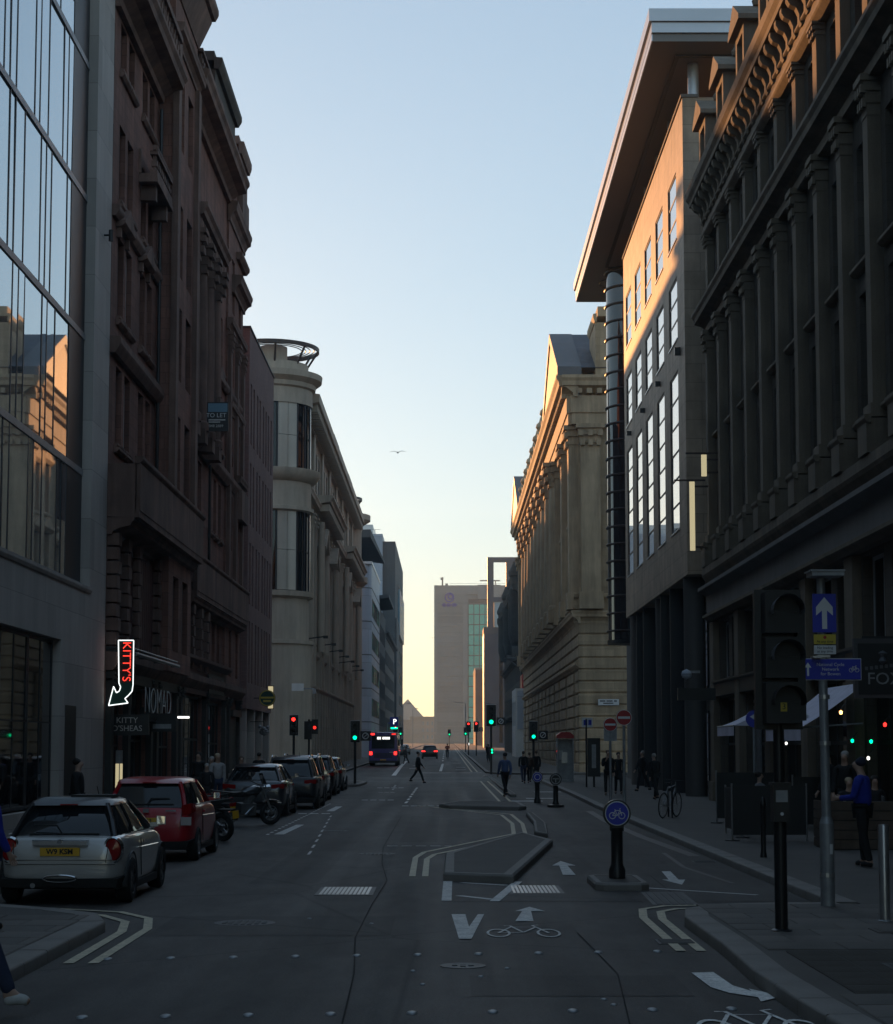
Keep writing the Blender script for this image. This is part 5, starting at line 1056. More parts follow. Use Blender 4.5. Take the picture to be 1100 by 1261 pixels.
# --- projecting signs on the left
T = thing('neon_arrow_sign', "lit neon arrow sign reading KITTY'S with white outline and red letters", 'neon sign', (-9.42, 52.32, 3.3)); T.scale = (.86, 1, .93)
pts = [(-.22, 1.95), (.3, 1.95), (.3, .55), (.27, .35), (.15, .22), (.03, .12), (.14, -.02), (-.52, -.10), (-.36, .5), (-.26, .3), (-.16, .36), (-.12, .48), (-.18, .6)]
def f(b): b.loft([[(x, .07, z) for x, z in pts], [(x, -.07, z) for x, z in pts]])
part('sign_body', 'sign_green_dark', T, f)
b = MB(); pp = [(x, -.085, z) for x, z in pts] + [(pts[0][0], -.085, pts[0][1])]; b.tube(pp, .017, 8); b.build('neon_outline', 'neon_white', T)
part('letter_panel', 'shop_red', T, lambda b: b.box(-.17, .25, -.078, -.07, .62, 1.9)); text("KITTY'S", .40, 'neon_red', T, (.06, -.085, 1.28), (R(90), R(90), 0), 'neon_letters', .006, sx=.94, off=-.004); part('bracket', 'black_paint', T, lambda b: b.box(-.6, -.1, -.02, .02, 1.7, 1.74).box(-.6, -.1, -.02, .02, .55, .59))
T = thing('pub_name_letters', 'tall metal letters NOMAD standing over the pub entrance', 'sign', (-9.5, 59.0, 3.45)); text('NOMAD', 1.25, 'white_paint', T, (0, 0, 0), FACE_EAST, 'letters', .008, sx=1.15, off=-.03); part('rail', 'black_paint', T, lambda b: b.box(-.45, .02, -2.6, 2.6, -.62, -.5))
T = thing('pub_sign_box', 'black hanging sign box below the neon arrow', 'sign', (-9.5, 53.6, 2.35)); part('box', 'black_paint', T, lambda b: b.box(-.6, .6, -.08, .08, 0, .62)); text('KITTY\nO\'SHEAS', .24, 'line_worn', T, (-.05, -.09, .32), FACE_CAM); part('bracket', 'black_paint', T, lambda b: b.box(-.66, -.5, -.03, .03, .6, 1.0))
T = thing('pub_sign_box', 'smaller dark sign board with a pale strip beneath the metal letters', 'sign', (-9.4, 58.6, 2.5)); part('box', 'shop_black', T, lambda b: b.box(-.6, .55, -.06, .06, 0, .6)); part('pale_strip', 'galv', T, lambda b: b.box(-.2, .4, -.07, -.06, .1, .25)); part('bracket', 'black_paint', T, lambda b: b.box(-.62, -.5, -.02, .02, .5, .8))
T = thing('lit_menu_case', 'narrow pale lit menu case on the wall beside the pub door', 'menu case', (-9.95, 54.2, .4)); part('case', 'galv', T, lambda b: b.box(0, .12, -.25, .25, 0, 1.5)); part('lit_face', 'em_cream', T, lambda b: b.box(.12, .13, -.2, .2, .1, 1.1).box(-.0, .1, -.262, -.252, .1, 1.1))
T = thing('wall_lantern', 'small bright lantern light under the shop canopy rail', 'lamp', (-9.2, 62.6, 3.0)); part('lantern', 'em_white', T, lambda b: b.box(-.2, .2, -.05, .05, 0, .07)); part('arm', 'black_paint', T, lambda b: b.box(-.8, .1, -.03, .03, .08, .12))
T = thing('canopy_rail', 'thin bright canopy rail above the pub front', 'awning rail', (-9.5, 52.8, 4.75)); part('tube', 'galv', T, lambda b: b.cyl((.3, 0, 0), (.3, 8.5, 0), .06, n=8).cyl((.25, 0, .15), (.25, 8.5, .15), .03, n=6)); part('arm', 'black_paint', T, lambda b: [b.box(-.5, .3, k * 2.8, k * 2.8 + .06, -.03, .03) for k in range(4)])
T = thing('to_let_board', 'blue and dark TO LET board hung from the red sandstone block', 'board', (-8.98, 69.3, 14.35)); part('board', 'frame_dark', T, lambda b: b.box(-.42, .42, -.03, .03, 0, 1.15)); part('blue_panel', 'sign_blue_let', T, lambda b: b.box(-.38, .38, -.045, -.03, .76, 1.1)) if 'sign_blue_let' in MATS else part('blue_panel', 'glass_far', T, lambda b: b.box(-.38, .38, -.045, -.03, .76, 1.1))
text('TO LET', .24, 'sign_white', T, (-.06, -.04, .62), FACE_CAM); text('048 2889', .15, 'line_worn', T, (-.06, -.04, .2), FACE_CAM); part('small_print', 'line_worn', T, lambda b: b.box(-.36, .3, -.036, -.03, .42, .47).box(-.36, .1, -.036, -.03, .34, .38)); part('bracket', 'frame_dark', T, lambda b: b.box(-1.02, -.4, -.02, .02, 1.0, 1.04).box(-1.02, -.4, -.02, .02, .1, .14))
T = thing('round_pub_sign', 'round green and yellow pub sign hung below the brown brick wall', 'sign', (-9.2, 91.8, 4.5)); part('disc', 'sign_green_dark', T, lambda b: disc(b, 0, .06, 0, .42, .12, 28)); part('yellow_rim', 'sign_yellow', T, lambda b: b.torus((0, -.065, 0), (0, 1, 0), .38, .022, 28, 6)); text('Tennents', .17, 'sign_yellow', T, (0, -.066, .0), FACE_CAM) if False else part('yellow_band', 'sign_yellow', T, lambda b: b.box(-.33, .33, -.072, -.064, -.02, .07).box(-.2, .2, -.072, -.064, -.2, -.1)); part('bracket', 'black_paint', T, lambda b: b.box(-.7, -.38, -.02, .02, -.02, .02))
T = thing('lit_banner', 'narrow cream lit panel beside the round pub sign', 'sign', (-9.6, 97.5, 4.1)); part('panel', 'em_cream', T, lambda b: b.box(-.12, .14, -.05, .05, 0, 1.2)); part('frame', 'frame_brown', T, lambda b: b.box(-.16, .18, .05, .08, -.05, 1.25).box(-.3, -.12, -.02, .02, .5, .56))
T = thing('flower_basket', 'pale hanging basket by the brown brick corner', 'hanging basket', (-9.2, 90.3, 2.75)); part('basket', 'galv', T, lambda b: [b.lathe((0, 0, 0), [(0, -.2), (.2, -.1), (.26, .05)], 12)] + [b.lathe((rnd.uniform(-.25, .25), rnd.uniform(-.2, .2), rnd.uniform(0, .3)), [(0, -.1), (.1, 0), (0, .1)], 6) for _ in range(14)]); part('bracket', 'black_paint', T, lambda b: b.box(-.7, 0, -.02, .02, .5, .54).box(-.02, .02, -.02, .02, .2, .5))
T = thing('restaurant_sign', 'dark fascia board with dim red lettering on the sandstone block', 'sign', (-9.75, 75.5, 4.2)); part('board', 'shop_black', T, lambda b: b.box(0, .05, -2.5, 2.5, 0, .8)); part('red_letters', 'shop_red', T, lambda b: [b.box(.05, .07, -1.6 + k * .55, -1.25 + k * .55, .15 + .1 * (k % 2), .65) for k in range(6)])
T = thing('wall_camera_box', 'pale grey camera box on the drum building wall above the signals', 'camera', (-9.6, 121.4, 5.8)); part('box', 'white_paint', T, lambda b: b.box(-.9, -.1, -.2, .1, 0, .5)); part('arm', 'galv', T, lambda b: b.box(-.1, .6, -.05, .05, .1, .2).box(.5, .75, -.12, .12, -.2, .15))
# --- right side pub clutter
T = thing('pub_hanging_sign', 'square black hanging sign with FOX lettering over the cafe terrace', 'sign', (8.78, 36.0, 2.98))
part('frame', 'dark_slab', T, lambda b: b.box(-.58, .58, -.06, .06, 0, 1.2)); part('panel', 'black_paint', T, lambda b: b.box(-.5, .55, -.07, -.06, .07, 1.1)); text('FOX', .34, 'galv', T, (.03, -.08, .38), FACE_CAM, sx=1.05); part('small_line', 'lead', T, lambda b: [b.box(-.36 + k * .1, -.3 + k * .1, -.078, -.07, .56 + .012 * k, .63 + .012 * k) for k in range(8)]); part('emblem', 'lead', T, lambda b: b.lathe((0, -.075, .8), [(0, -.13), (.09, -.06), (.05, .02), (.1, .1), (0, .16)], 8)); part('bracket', 'black_paint', T, lambda b: b.box(.5, .7, -.03, .03, 1.15, 1.22).box(-.4, .6, -.03, .03, 1.2, 1.25))
mat('awning_cloth', (.74, .70, .82), .8, .12, 2, .1)  # base colour brightened to stand for skylight coming through the cloth
def awning(label, y0, y1, zt, zb, out, txt=None, flap=True):
    T = thing('awning', label, 'awning', (9.2, y0, 0)); L = y1 - y0
    n = 10; b = MB()
    rows = [[(-out * t, 0 + L * k / n, zt + (zb - zt) * t - .05 * math.sin(PI * t) - .015 * math.sin(k * 2.1) * t) for t in (0, .25, .5, .75, 1)] for k in range(n + 1)]
    b.loft(rows, closed=False, caps=False); b.build('cloth', 'awning_cloth', T, 60)
    MB().box(-out - .012, -out, 0, L, zb - .28, zb).build('valance', 'awning_cloth', T); flap and MB().poly([(0, 0, zt), (-out, 0, zb), (0, 0, zb)]).build('side_flap', 'awning_cloth', T)
    MB().tube([(-out, 0, zb), (-out, L, zb)], .025, 6).build('front_bar', 'galv', T); MB().tube([(-.02, .3, zb + .1), (-out, .3, zb)], .02, 6).tube([(-.02, L - .3, zb + .1), (-out, L - .3, zb)], .02, 6).build('arm', 'galv', T)
    if txt: part('script_lettering', 'sign_white', T, lambda b: [b.tube([(-out * .75 - .02 * math.sin(k * 1.7), L * (.2 + .022 * k), zb + (zt - zb) * .25 + .03 + .05 * math.sin(k * 2.6)), (-out * .75 - .02 * math.sin(k * 1.7 + 1), L * (.2 + .022 * (k + 1)), zb + (zt - zb) * .25 + .03 + .05 * math.sin(k * 2.6 + 2.6))], .012, 4) for k in range(26)])
awning('pale purple awning with white script sloping over the pub terrace', 39.2, 43.4, 3.42, 2.42, 1.45, True, False)
awning('smaller pale awning further along under the victorian mezzanine windows', 50.5, 53.5, 3.1, 2.6, 1.1)
T = thing('round_blue_sign', 'round blue sign with white arrow on the shop pier behind the big signal', 'road sign', (7.9, 46, KT)); part('post', 'galv', T, lambda b: b.cyl((0, 0, 0), (0, 0, 2.5), .04, n=8)); part('disc', 'sign_blue', T, lambda b: disc(b, 0, -.04, 2.6, .22, .02)); part('arrow', 'sign_white', T, lambda b: b.poly([(-.12, -.064, 2.66), (0, -.064, 2.72), (0, -.064, 2.68), (.1, -.064, 2.6), (.1, -.064, 2.52), (.04, -.064, 2.52), (0, -.064, 2.62), (0, -.064, 2.58)]))
for lab, x, y, z, m_ in (('warm glowing lamp inside the terrace by the awning', 8.0, 36.3, 2.70, 'em_warm'), ('red glowing lamp deep under the pub front', 8.62, 35.2, 2.44, 'em_red'), ('green lit strip in the pub window', 9.1, 38.4, 2.12, 'em_green'), ('small white lamp in the pub window', 9.15, 38.9, 1.76, 'em_white'), ('second green lit strip near the pub door', 9.15, 40.4, 2.14, 'em_green'), ('small white lamp under the smaller awning', 9.1, 48.0, 2.1, 'em_white')):
    T = thing('pub_lamp', lab, 'lamp', (x, y, z)); MB().lathe((0, 0, 0), [(0, -.045), (.03, -.03), (.035, .02), (0, .045)], 12).build('bulb', m_, T, 40); MB().cyl((0, 0, .06), (.12, 0, .2), .012, n=5).build('bracket', 'black_paint', T)
T = thing('wall_globe', 'pale blue globe lamp on the big column of the flat roofed office', 'lamp', (8.95, 66.6, 4.7)); part('globe', 'panel_blue', T, lambda b: b.lathe((0, 0, 0), [(0, -.2), (.16, -.12), (.2, 0), (.16, .12), (0, .2)], 14), 50); part('bracket', 'galv', T, lambda b: b.box(0, .5, -.04, .04, .05, .14))
T = thing('projecting_banner', 'long dark projecting sign across the office column', 'sign', (8.85, 61.5, 3.6)); part('box', 'black_paint', T, lambda b: b.box(-.9, .4, -.08, .08, 0, .42))
for x, y, z, hh, lab in ((8.75, 62.6, 8.9, 2.45, 'long cream lit banner on the victorian corner'), (8.95, 61.0, 11.3, .75, 'short cream lit strip above the long banner')):
    T = thing('lit_banner', lab, 'sign', (x, y, z)); part('panel', 'em_cream', T, lambda b: b.box(-.16, .02, -.03, .03, 0, hh)); part('frame', 'frame_brown', T, lambda b: b.box(.02, .5, -.03, .03, .1, .16).box(.02, .5, -.03, .03, hh - .2, hh - .14).box(-.7, .4, -.02, .02, hh + .02, hh + .08))
# terrace planters, screens, tables
mat('planter_wood', (.10, .07, .05), .7, .3, 3, .2); mat('cafe_screen', (.02, .019, .018), .6, .2, 2)
T = thing('wooden_planter', 'long plank sided planter bench on the cafe terrace', 'planter', (7.0, 33.0, KT))
for k in range(5): MB().box(0, 2.4, -.02, .02, .02 + k * .175, .18 + k * .175).build('plank', 'planter_wood', T); MB().box(-.02, .02, .0, 1.2, .02 + k * .175, .18 + k * .175).build('plank', 'planter_wood', T)
part('box', 'cafe_screen', T, lambda b: b.box(.02, 2.38, .02, 1.2, 0, .85))
def screen(lab, x, y, w, h, rz=0.):
    T = thing('cafe_screen', lab, 'cafe barrier', (x, y, KT), rz); part('cloth', 'cafe_screen', T, lambda b: b.box(-w / 2, w / 2, -.015, .015, .12, h)); part('post', 'steel', T, lambda b: b.cyl((-w / 2, 0, 0), (-w / 2, 0, h + .05), .02, n=8)); part('post', 'steel', T, lambda b: b.cyl((w / 2, 0, 0), (w / 2, 0, h + .05), .02, n=8)); part('foot', 'black_paint', T, lambda b: b.lathe((-w / 2, 0, 0), [(.15, 0), (.15, .02), (.03, .03)], 12))
screen('tall dark terrace screen behind the seated man', 7.5, 44.6, 1.6, 1.25); screen('dark terrace screen next to the wooden planter', 6.5, 36.2, 1.5, 1.1); screen('dark terrace screen end on towards the kerb', 6.15, 38.5, 2.2, 1.0, R(90)); screen('dark terrace screen at the pub wall end', 8.6, 41.0, 1.4, 1.2)
def table(lab, x, y):
    T = thing('cafe_table', lab, 'table', (x, y, KT)); part('top', 'cafe_screen', T, lambda b: b.lathe((0, 0, .72), [(0, 0), (.36, 0), (.36, .03), (0, .03)], 18)); part('stem', 'black_paint', T, lambda b: b.cyl((0, 0, .03), (0, 0, .72), .03, n=8)); part('foot', 'black_paint', T, lambda b: b.lathe((0, 0, 0), [(.22, 0), (.22, .02), (.03, .04)], 14))
def chair(lab, x, y, rz):
    T = thing('cafe_chair', lab, 'chair', (x, y, KT), rz); part('seat', 'cafe_screen', T, lambda b: b.box(-.22, .22, -.22, .22, .43, .47)); part('backrest', 'cafe_screen', T, lambda b: b.box(-.22, .22, .2, .24, .55, .88))
    for sx in (-1, 1):
        for sy in (-1, 1): part('leg', 'galv', T, lambda b: b.cyl((sx * .2, sy * .2, 0), (sx * .2, sy * .2, .9 if sy > 0 else .44), .014, n=6))
table('round black table before the seated man', 8.1, 42.6); chair('cafe chair under the seated man', 7.52, 43.2, R(80)); chair('empty cafe chair across the table from the seated man', 8.7, 42.8, R(-95)); table('round black table beside the planter', 8.0, 36.0); chair('empty cafe chair by the planter table', 8.6, 36.3, R(-100))
for k, (x, y) in enumerate(((8.0, 42.5), (8.2, 42.7), (8.0, 36.1))):
    T = thing('glass', ('tall drinking glass at the edge of the round table', 'short drinking glass at the middle of the round table', 'drinking glass on the planter table')[k], 'glass', (x, y, KT + .752)); MB().lathe((0, 0, 0), [(0, 0), (.03, 0), (.035, .14 - .03 * (k == 1)), (.03, .14 - .03 * (k == 1)), (.026, .01), (0, .01)], 12).build('tumbler', 'steel', T, 40)
# bird
T = thing('gull', 'gull gliding with spread wings high over the street', 'bird', (-3.3, 120, 21.9)); T.scale = (.75, .75, .75); part('body', 'far_stone', T, lambda b: b.lathe((0, 0, 0), [(0, -.0), (.07, .05), (.08, .2), (.03, .4), (0, .45)], 8), 50).rotation_euler = (R(90), 0, 0); pass
part('wing', 'lead', T, lambda b: b.loft([[(0, -.25, .02), (0, -.1, .02), (0, -.1, 0)], [(-.35, -.2, .15), (-.35, -.08, .15), (-.35, -.08, .13)], [(-.75, -.12, .05), (-.75, -.08, .05), (-.75, -.08, .04)]])); part('wing', 'lead', T, lambda b: b.loft([[(0, -.25, .02), (0, -.1, .02), (0, -.1, 0)], [(.35, -.2, .17), (.35, -.08, .17), (.35, -.08, .15)], [(.75, -.12, .08), (.75, -.08, .08), (.75, -.08, .07)]]))
T = copy_tree(T); T.location = (-.6, 170, 49); T['label'] = 'tiny far bird beside the concrete tower'; T.scale = (.8, .8, .8); T.location = (-2.5, 320, 21.5)
# ================================================================== vehicles
def paint(name, col, metal=.3, rough=.3):
    m = mat(name, col, rough, metal=metal); b = m.node_tree.nodes['Principled BSDF']; b.inputs['Coat Weight'].default_value = 1; b.inputs['Coat Roughness'].default_value = .06; return name
paint('paint_silver', (.52, .50, .47), .35, .35); paint('paint_red', (.42, .01, .02), .0); paint('paint_grey', (.06, .062, .068), .5); paint('paint_black', (.012, .012, .014), .0, .4); paint('paint_navy', (.015, .02, .035)); paint('paint_purple', (.06, .05, .28), .1); paint('paint_white', (.5, .5, .5), .1)
MATS['paint_black'].node_tree.nodes['Principled BSDF'].inputs['Coat Weight'].default_value = .35
MATS['paint_red'].node_tree.nodes['Principled BSDF'].inputs['Coat Weight'].default_value = .4
mat('tyre', (.015, .015, .015), .85, .1, 8); mat('rim', (.30, .30, .31), .3, metal=.9); mat('rim_dark', (.05, .05, .055), .35, metal=.8); mat('chrome', (.75, .75, .75), .08, metal=1.); mat('tail_red', (.28, .008, .008), .12); mat('tail_clear', (.5, .45, .42), .1); mat('car_glass', (.012, .015, .018), .03, ior=1.55); mat('valance', (.016, .016, .016), .6)
def wheel_mesh(r, w, mrim, style):
    def mk():
        t = MB(lambda x, y, z: (z, x, y)); t.lathe((0, 0, -w / 2), [(r * .62, 0), (r * .9, 0), (r * .98, w * .14), (r, w * .3), (r, w * .7), (r * .98, w * .86), (r * .9, w), (r * .62, w)], 28)
        return t.mesh('tyre', 35)
    ty = cached(('tyre', r, w), mk)
    if not ty.materials: ty.materials.append(MATS['tyre'])
    def mk2():
        t = MB(lambda x, y, z: (z, x, y)); t.lathe((0, 0, 0), [(r * .64, w * .5), (r * .62, w * .46), (r * .58, w * .2), (r * .2, w * .12), (0, w * .12)], 28); t.lathe((0, 0, 0), [(r * .64, -w * .5), (r * .58, -w * .2), (0, -w * .2)], 20)
        for k in range(5 if style else 7):
            a = 2 * PI * k / (5 if style else 7); c, s = math.cos(a), math.sin(a); ww = .05 if style else .03
            t.loft([[(c * r * .12 - s * ww, s * r * .12 + c * ww, w * .42), (c * r * .12 + s * ww, s * r * .12 - c * ww, w * .42), (c * r * .12 + s * ww, s * r * .12 - c * ww, w * .1), (c * r * .12 - s * ww, s * r * .12 + c * ww, w * .1)],
                    [(c * r * .62 - s * ww * 1.3, s * r * .62 + c * ww * 1.3, w * .46), (c * r * .62 + s * ww * 1.3, s * r * .62 - c * ww * 1.3, w * .46), (c * r * .62 + s * ww * 1.3, s * r * .62 - c * ww * 1.3, w * .2), (c * r * .62 - s * ww * 1.3, s * r * .62 + c * ww * 1.3, w * .2)]])
        t.lathe((0, 0, 0), [(r * .14, w * .2), (r * .14, w * .45), (0, w * .47)], 12); return t.mesh('rim', 35)
    rm = cached(('rim', r, w, mrim, style), mk2)
    if not rm.materials: rm.materials.append(MATS[mrim])
    return ty, rm
def car(label, x, y, rz=0., L=3.85, W=1.73, H=1.41, belt=.94, body='paint_silver', roof='paint_black', st=None, gh=None, wr=.31, wb=(.62, 3.1), rim='rim_dark', plate=None, lights='tail_red', lightpos='mini', arch=True, group=None, name='parked_car', rails=False):
    T = thing(name, label, 'car', (x, y, gz(y)), rz, group); hw = W / 2
    st = st or [(0.0, .68, .36, .64), (.03, .80, .3, .80), (.10, .91, .27, belt - .04), (.3, .985, .22, belt - .005), (.62, 1, .2, belt + .01), (1.3, 1, .19, belt), (2.4, 1, .19, belt - .01), (2.75, .995, .2, belt - .02), (3.15, .98, .22, belt - .06), (3.5, .93, .26, belt - .15), (3.74, .82, .32, belt - .28), (L, .66, .4, .58)]
    rings = []
    for yy, f, zb, zt in st:
        h_ = hw * f; mid = zb + (zt - zb) * .55
        half = [(h_ * .78, zb), (h_ * .95, zb + .05), (h_ * .985, zb + .16), (h_, mid), (h_ * .985, zt - .10), (h_ * .93, zt - .02), (h_ * .78, zt)]
        rings.append([(a, yy, z) for a, z in half] + [(-a, yy, z) for a, z in reversed(half)])
    b = MB().loft(rings); o = b.build('body', body, T, 60); sb = o.modifiers.new('smooth', 'SUBSURF'); sb.levels = sb.render_levels = 2
    g = gh or dict(y0=.2, y1=3.0, t0=.6, t1=1.95, hb=.90, ht=.69)
    def rr(y0, y1, h_, z, e=.16):
        return [(h_ - e * .55, y0 + .0, z), (h_ - .02, y0 + e, z), (h_, y0 + (y1 - y0) * .35, z), (h_, y0 + (y1 - y0) * .65, z), (h_ - .03, y1 - e, z), (h_ - e * .8, y1, z), (-h_ + e * .8, y1, z), (-h_ + .03, y1 - e, z), (-h_, y0 + (y1 - y0) * .65, z), (-h_, y0 + (y1 - y0) * .35, z), (-h_ + .02, y0 + e, z), (-h_ + e * .55, y0, z)]
    zr = H - .09; lo = rr(g['y0'], g['y1'], hw * g['hb'], belt - .06); hi = rr(g['t0'], g['t1'], hw * g['ht'], zr)
    md = [tuple(a[k] * .45 + c[k] * .55 + (.012 * (1 if a[0] > 0 else -1) if k == 0 else 0) for k in range(3)) for a, c in zip(lo, hi)]
    MB().loft([lo, md, hi]).build('window_glass', 'car_glass', T, 50)
    top1 = [(p[0] * .98, p[1] + (.06 if p[1] < (g['t0'] + g['t1']) / 2 else -.06), zr + .05) for p in hi]; top2 = [(p[0] * .75, (p[1] - (g['t0'] + g['t1']) / 2) * .8 + (g['t0'] + g['t1']) / 2, H) for p in hi]
    over = [(p[0] * 1.02, p[1] + (-.07 if p[1] < (g['t0'] + g['t1']) / 2 else .02), zr - .01) for p in hi]
    MB().loft([over, top1, top2]).build('roof', roof, T, 50)
    for k in (0, 1, 4, 7, 10, 11):
        if k in (1, 10): continue
        a, m_, c = Vector(lo[k]), Vector(md[k]), Vector(hi[k]); MB().tube([a, m_, c], .042, 6).build('pillar', 'paint_black' if roof == 'paint_black' else body, T, 60)
    for s in (-1, 1):
        k = 2 if s > 0 else 9
        a, m_, c = Vector(lo[k]), Vector(md[k]), Vector(hi[k]); MB().tube([a, m_, c], .022, 5).build('door_pillar', 'valance', T)
        MB().tube([(s * hw * .925, g['y0'] + .2, belt - .01), (s * hw * .935, g['y1'] - .2, belt - .02)], .011, 5).build('belt_trim', 'chrome', T)
        mr = MB().loft([[(s * (hw + .02), g['y1'] - .55, belt + .02), (s * (hw + .15), g['y1'] - .53, belt + .03), (s * (hw + .15), g['y1'] - .53, belt + .15), (s * (hw + .02), g['y1'] - .55, belt + .16)], [(s * (hw + .04), g['y1'] - .38, belt + .04), (s * (hw + .12), g['y1'] - .4, belt + .05), (s * (hw + .12), g['y1'] - .4, belt + .14), (s * (hw + .04), g['y1'] - .38, belt + .14)]]).box(s * (hw - .08) if s > 0 else s * (hw + .03), s * (hw + .03) if s > 0 else s * (hw - .08), g['y1'] - .5, g['y1'] - .44, belt, belt + .06).build('door_mirror', body, T); MB().box(min(s * (hw + .03), s * (hw + .14)), max(s * (hw + .03), s * (hw + .14)), g['y1'] - .562, g['y1'] - .553, belt + .04, belt + .15).build('mirror_glass', 'chrome', mr)
        dh = g['y0'] + 1.15; MB().box(s * hw - .01, s * hw + .03, dh, dh + .2, belt - .17, belt - .13).build('door_handle', 'chrome' if body == 'paint_silver' else body, T)
        MB().tube([(s * (hw + .001), dh + .28 - .3, .32), (s * (hw + .004), dh - .12, belt - .1)], .006, 4).build('door_gap', 'valance', T)
        MB().box(s * hw * .96 - .03, s * hw * .96 + .03, wb[0] + wr + .06, wb[1] - wr - .06, .17, .27).build('sill_trim', 'valance', T)
        for yy in wb:
            if arch: MB(lambda a, c, d: (s * (hw - .07) + s * d, yy + a, wr + c)).lathe((0, 0, 0), [(wr * .5, .0), (wr * 1.12, .062), (wr * 1.22, .076), (wr * 1.26, .055), (wr * 1.24, 0)], 16, R(-12), R(192)).build('wheel_arch', 'valance', T, 50)
            ty, rm = wheel_mesh(wr, .2, rim, 1 if rim == 'rim_dark' else 0)
            w_ = thing('wheel', None, None, (s * (hw - .085), yy, wr), 0 if s > 0 else PI); w_.parent = T; link('tyre', ty, w_); link('rim', rm, w_)
    if lightpos == 'mini':
        for s in (-1, 1):
            lr = MB(lambda a, c, d: (s * (hw * .80) + a * .115, .075 - d + abs(a) * .0, .735 + c * .16)); lr.lathe((0, 0, 0), [(.0, .045), (.85, .035), (1.0, .0), (1.0, -.12)], 18).build('tail_light', lights, T, 50); lc = MB(lambda a, c, d: (s * (hw * .80) + a * .13, .075 - d, .735 + c * .178)); lc.lathe((0, 0, 0), [(.9, .03), (1.03, .012), (1.03, -.1)], 18).build('light_ring', 'chrome', T, 50)
    elif lightpos == 'high':
        for s in (-1, 1): MB().loft([[(s * hw * .93, .10, belt - .16), (s * hw * .74, .035, belt - .2), (s * hw * .74, .035, belt - .02), (s * hw * .92, .12, belt + .02)], [(s * hw * 1.0, .32, belt - .12), (s * hw * .8, .3, belt - .2), (s * hw * .8, .3, belt - .02), (s * hw * .985, .34, belt + .0)]]).build('tail_light', lights, T, 30); MB().box(s * hw * .84 - .09, s * hw * .84 + .09, .0, .06, belt - .36, belt - .22).build('lower_lamp', 'tail_clear', T)
    else:
        for s in (-1, 1): MB().loft([[(s * hw * .95, .06, belt - .24), (s * hw * .55, -.0, belt - .24), (s * hw * .55, -.0, belt - .13), (s * hw * .95, .06, belt - .1)], [(s * hw * 1.005, .35, belt - .2), (s * hw * .6, .3, belt - .24), (s * hw * .6, .3, belt - .13), (s * hw * 1.0, .35, belt - .1)]]).build('tail_light', lights, T, 30)
    MB().loft([[(-hw * .86, .02, .24), (hw * .86, .02, .24), (hw * .9, .0, .36), (-hw * .9, .0, .36)], [(-hw * .9, .3, .2), (hw * .9, .3, .2), (hw * .98, .3, .4), (-hw * .98, .3, .4)]]).build('rear_valance', 'valance', T)
    for s in (-1, 1): MB().tube([(s * hw * .70, .02, .56), (s * hw * .72, -.002, .66), (s * hw * .74, .03, .82), (s * hw * .80, .10, belt - .0)], .005, 4).build('hatch_gap', 'valance', T); MB().tube([(s * (hw + .002), wb[0] + wr * 1.25, belt - .22), (s * (hw + .006), (wb[0] + wb[1]) / 2, belt - .235), (s * (hw + .002), wb[1] - wr * 1.2, belt - .25)], .007, 4).build('side_crease', body, T)
    MB().tube([(-hw * .70, .02, .56), (hw * .70, .02, .56)], .005, 4).build('bumper_gap', 'valance', T); MB().box(-.12, .12, g['t0'] - .1, g['t0'] - .06, zr - .005, zr + .012).build('high_brake_light', 'tail_red', T); MB().tube([(-hw * .55, g['y0'] + .03, belt), (hw * .55, g['y0'] + .03, belt)], .012, 5).build('screen_seal', 'valance', T)
    if plate:
        pl = MB().box(-.26, .26, -.035, .0, .66, .77).build('number_plate', 'plate_yellow', T); text(plate, .095, 'black_text', pl, (0, -.038, .715), FACE_CAM, 'plate_letters', .001, off=.003)
    MB().tube([(hw * .2, g['t1'] - .2, H - .02), (hw * .2, g['t1'] - .4, H + .14)], .006, 4).build('aerial', 'valance', T)
    if rails:
        for s in (-1, 1): MB().tube([(s * hw * .66, g['t0'] + .1, H - .02), (s * hw * .66, g['t0'] + .25, H + .04), (s * hw * .66, g['t1'] - .2, H + .04), (s * hw * .66, g['t1'] - .05, H - .02)], .022, 6).build('roof_rail', 'chrome', T)
    return T, hw
# silver hatchback
T, hw = car('silver three door hatchback with black roof parked at the pavement build-out', -4.89, 22.8, R(0), W=1.70, plate='W9 KSM'); T.scale = (.96, .96, .95)
part('chrome_handle', 'chrome', T, lambda b: b.loft([[(-.36, -.0, .81), (.36, -.0, .81), (.38, .02, .87), (-.38, .02, .87)], [(-.36, -.04, .805), (.36, -.04, .805), (.36, -.035, .86), (-.36, -.035, .86)]]))
part('badge', 'chrome', T, lambda b: disc(b, 0, -.04, .852, .03, .01, 14)); part('lower_grille_ring', 'chrome', T, lambda b: b.tube([(.22 * math.cos(2 * PI * k / 16), -.015, .36 + .045 * math.sin(2 * PI * k / 16)) for k in range(17)], .011, 5)); part('exhaust', 'chrome', T, lambda b: b.cyl((-.35, -.03, .27), (-.35, .2, .27), .035, n=12))
part('bumper_crease', 'valance', T, lambda b: b.box(-.72, .72, -.004, .02, .545, .552)); part('hatch_line', 'valance', T, lambda b: b.box(-.68, .68, .0, .03, .60, .606)); part('rear_wiper', 'valance', T, lambda b: b.tube([(0, .14, .93), (-.1, .25, 1.05), (-.4, .26, 1.06)], .012, 5)); part('roof_pod', 'valance', T, lambda b: b.box(-.1, .5, 1.1, 1.5, 1.405, 1.44))
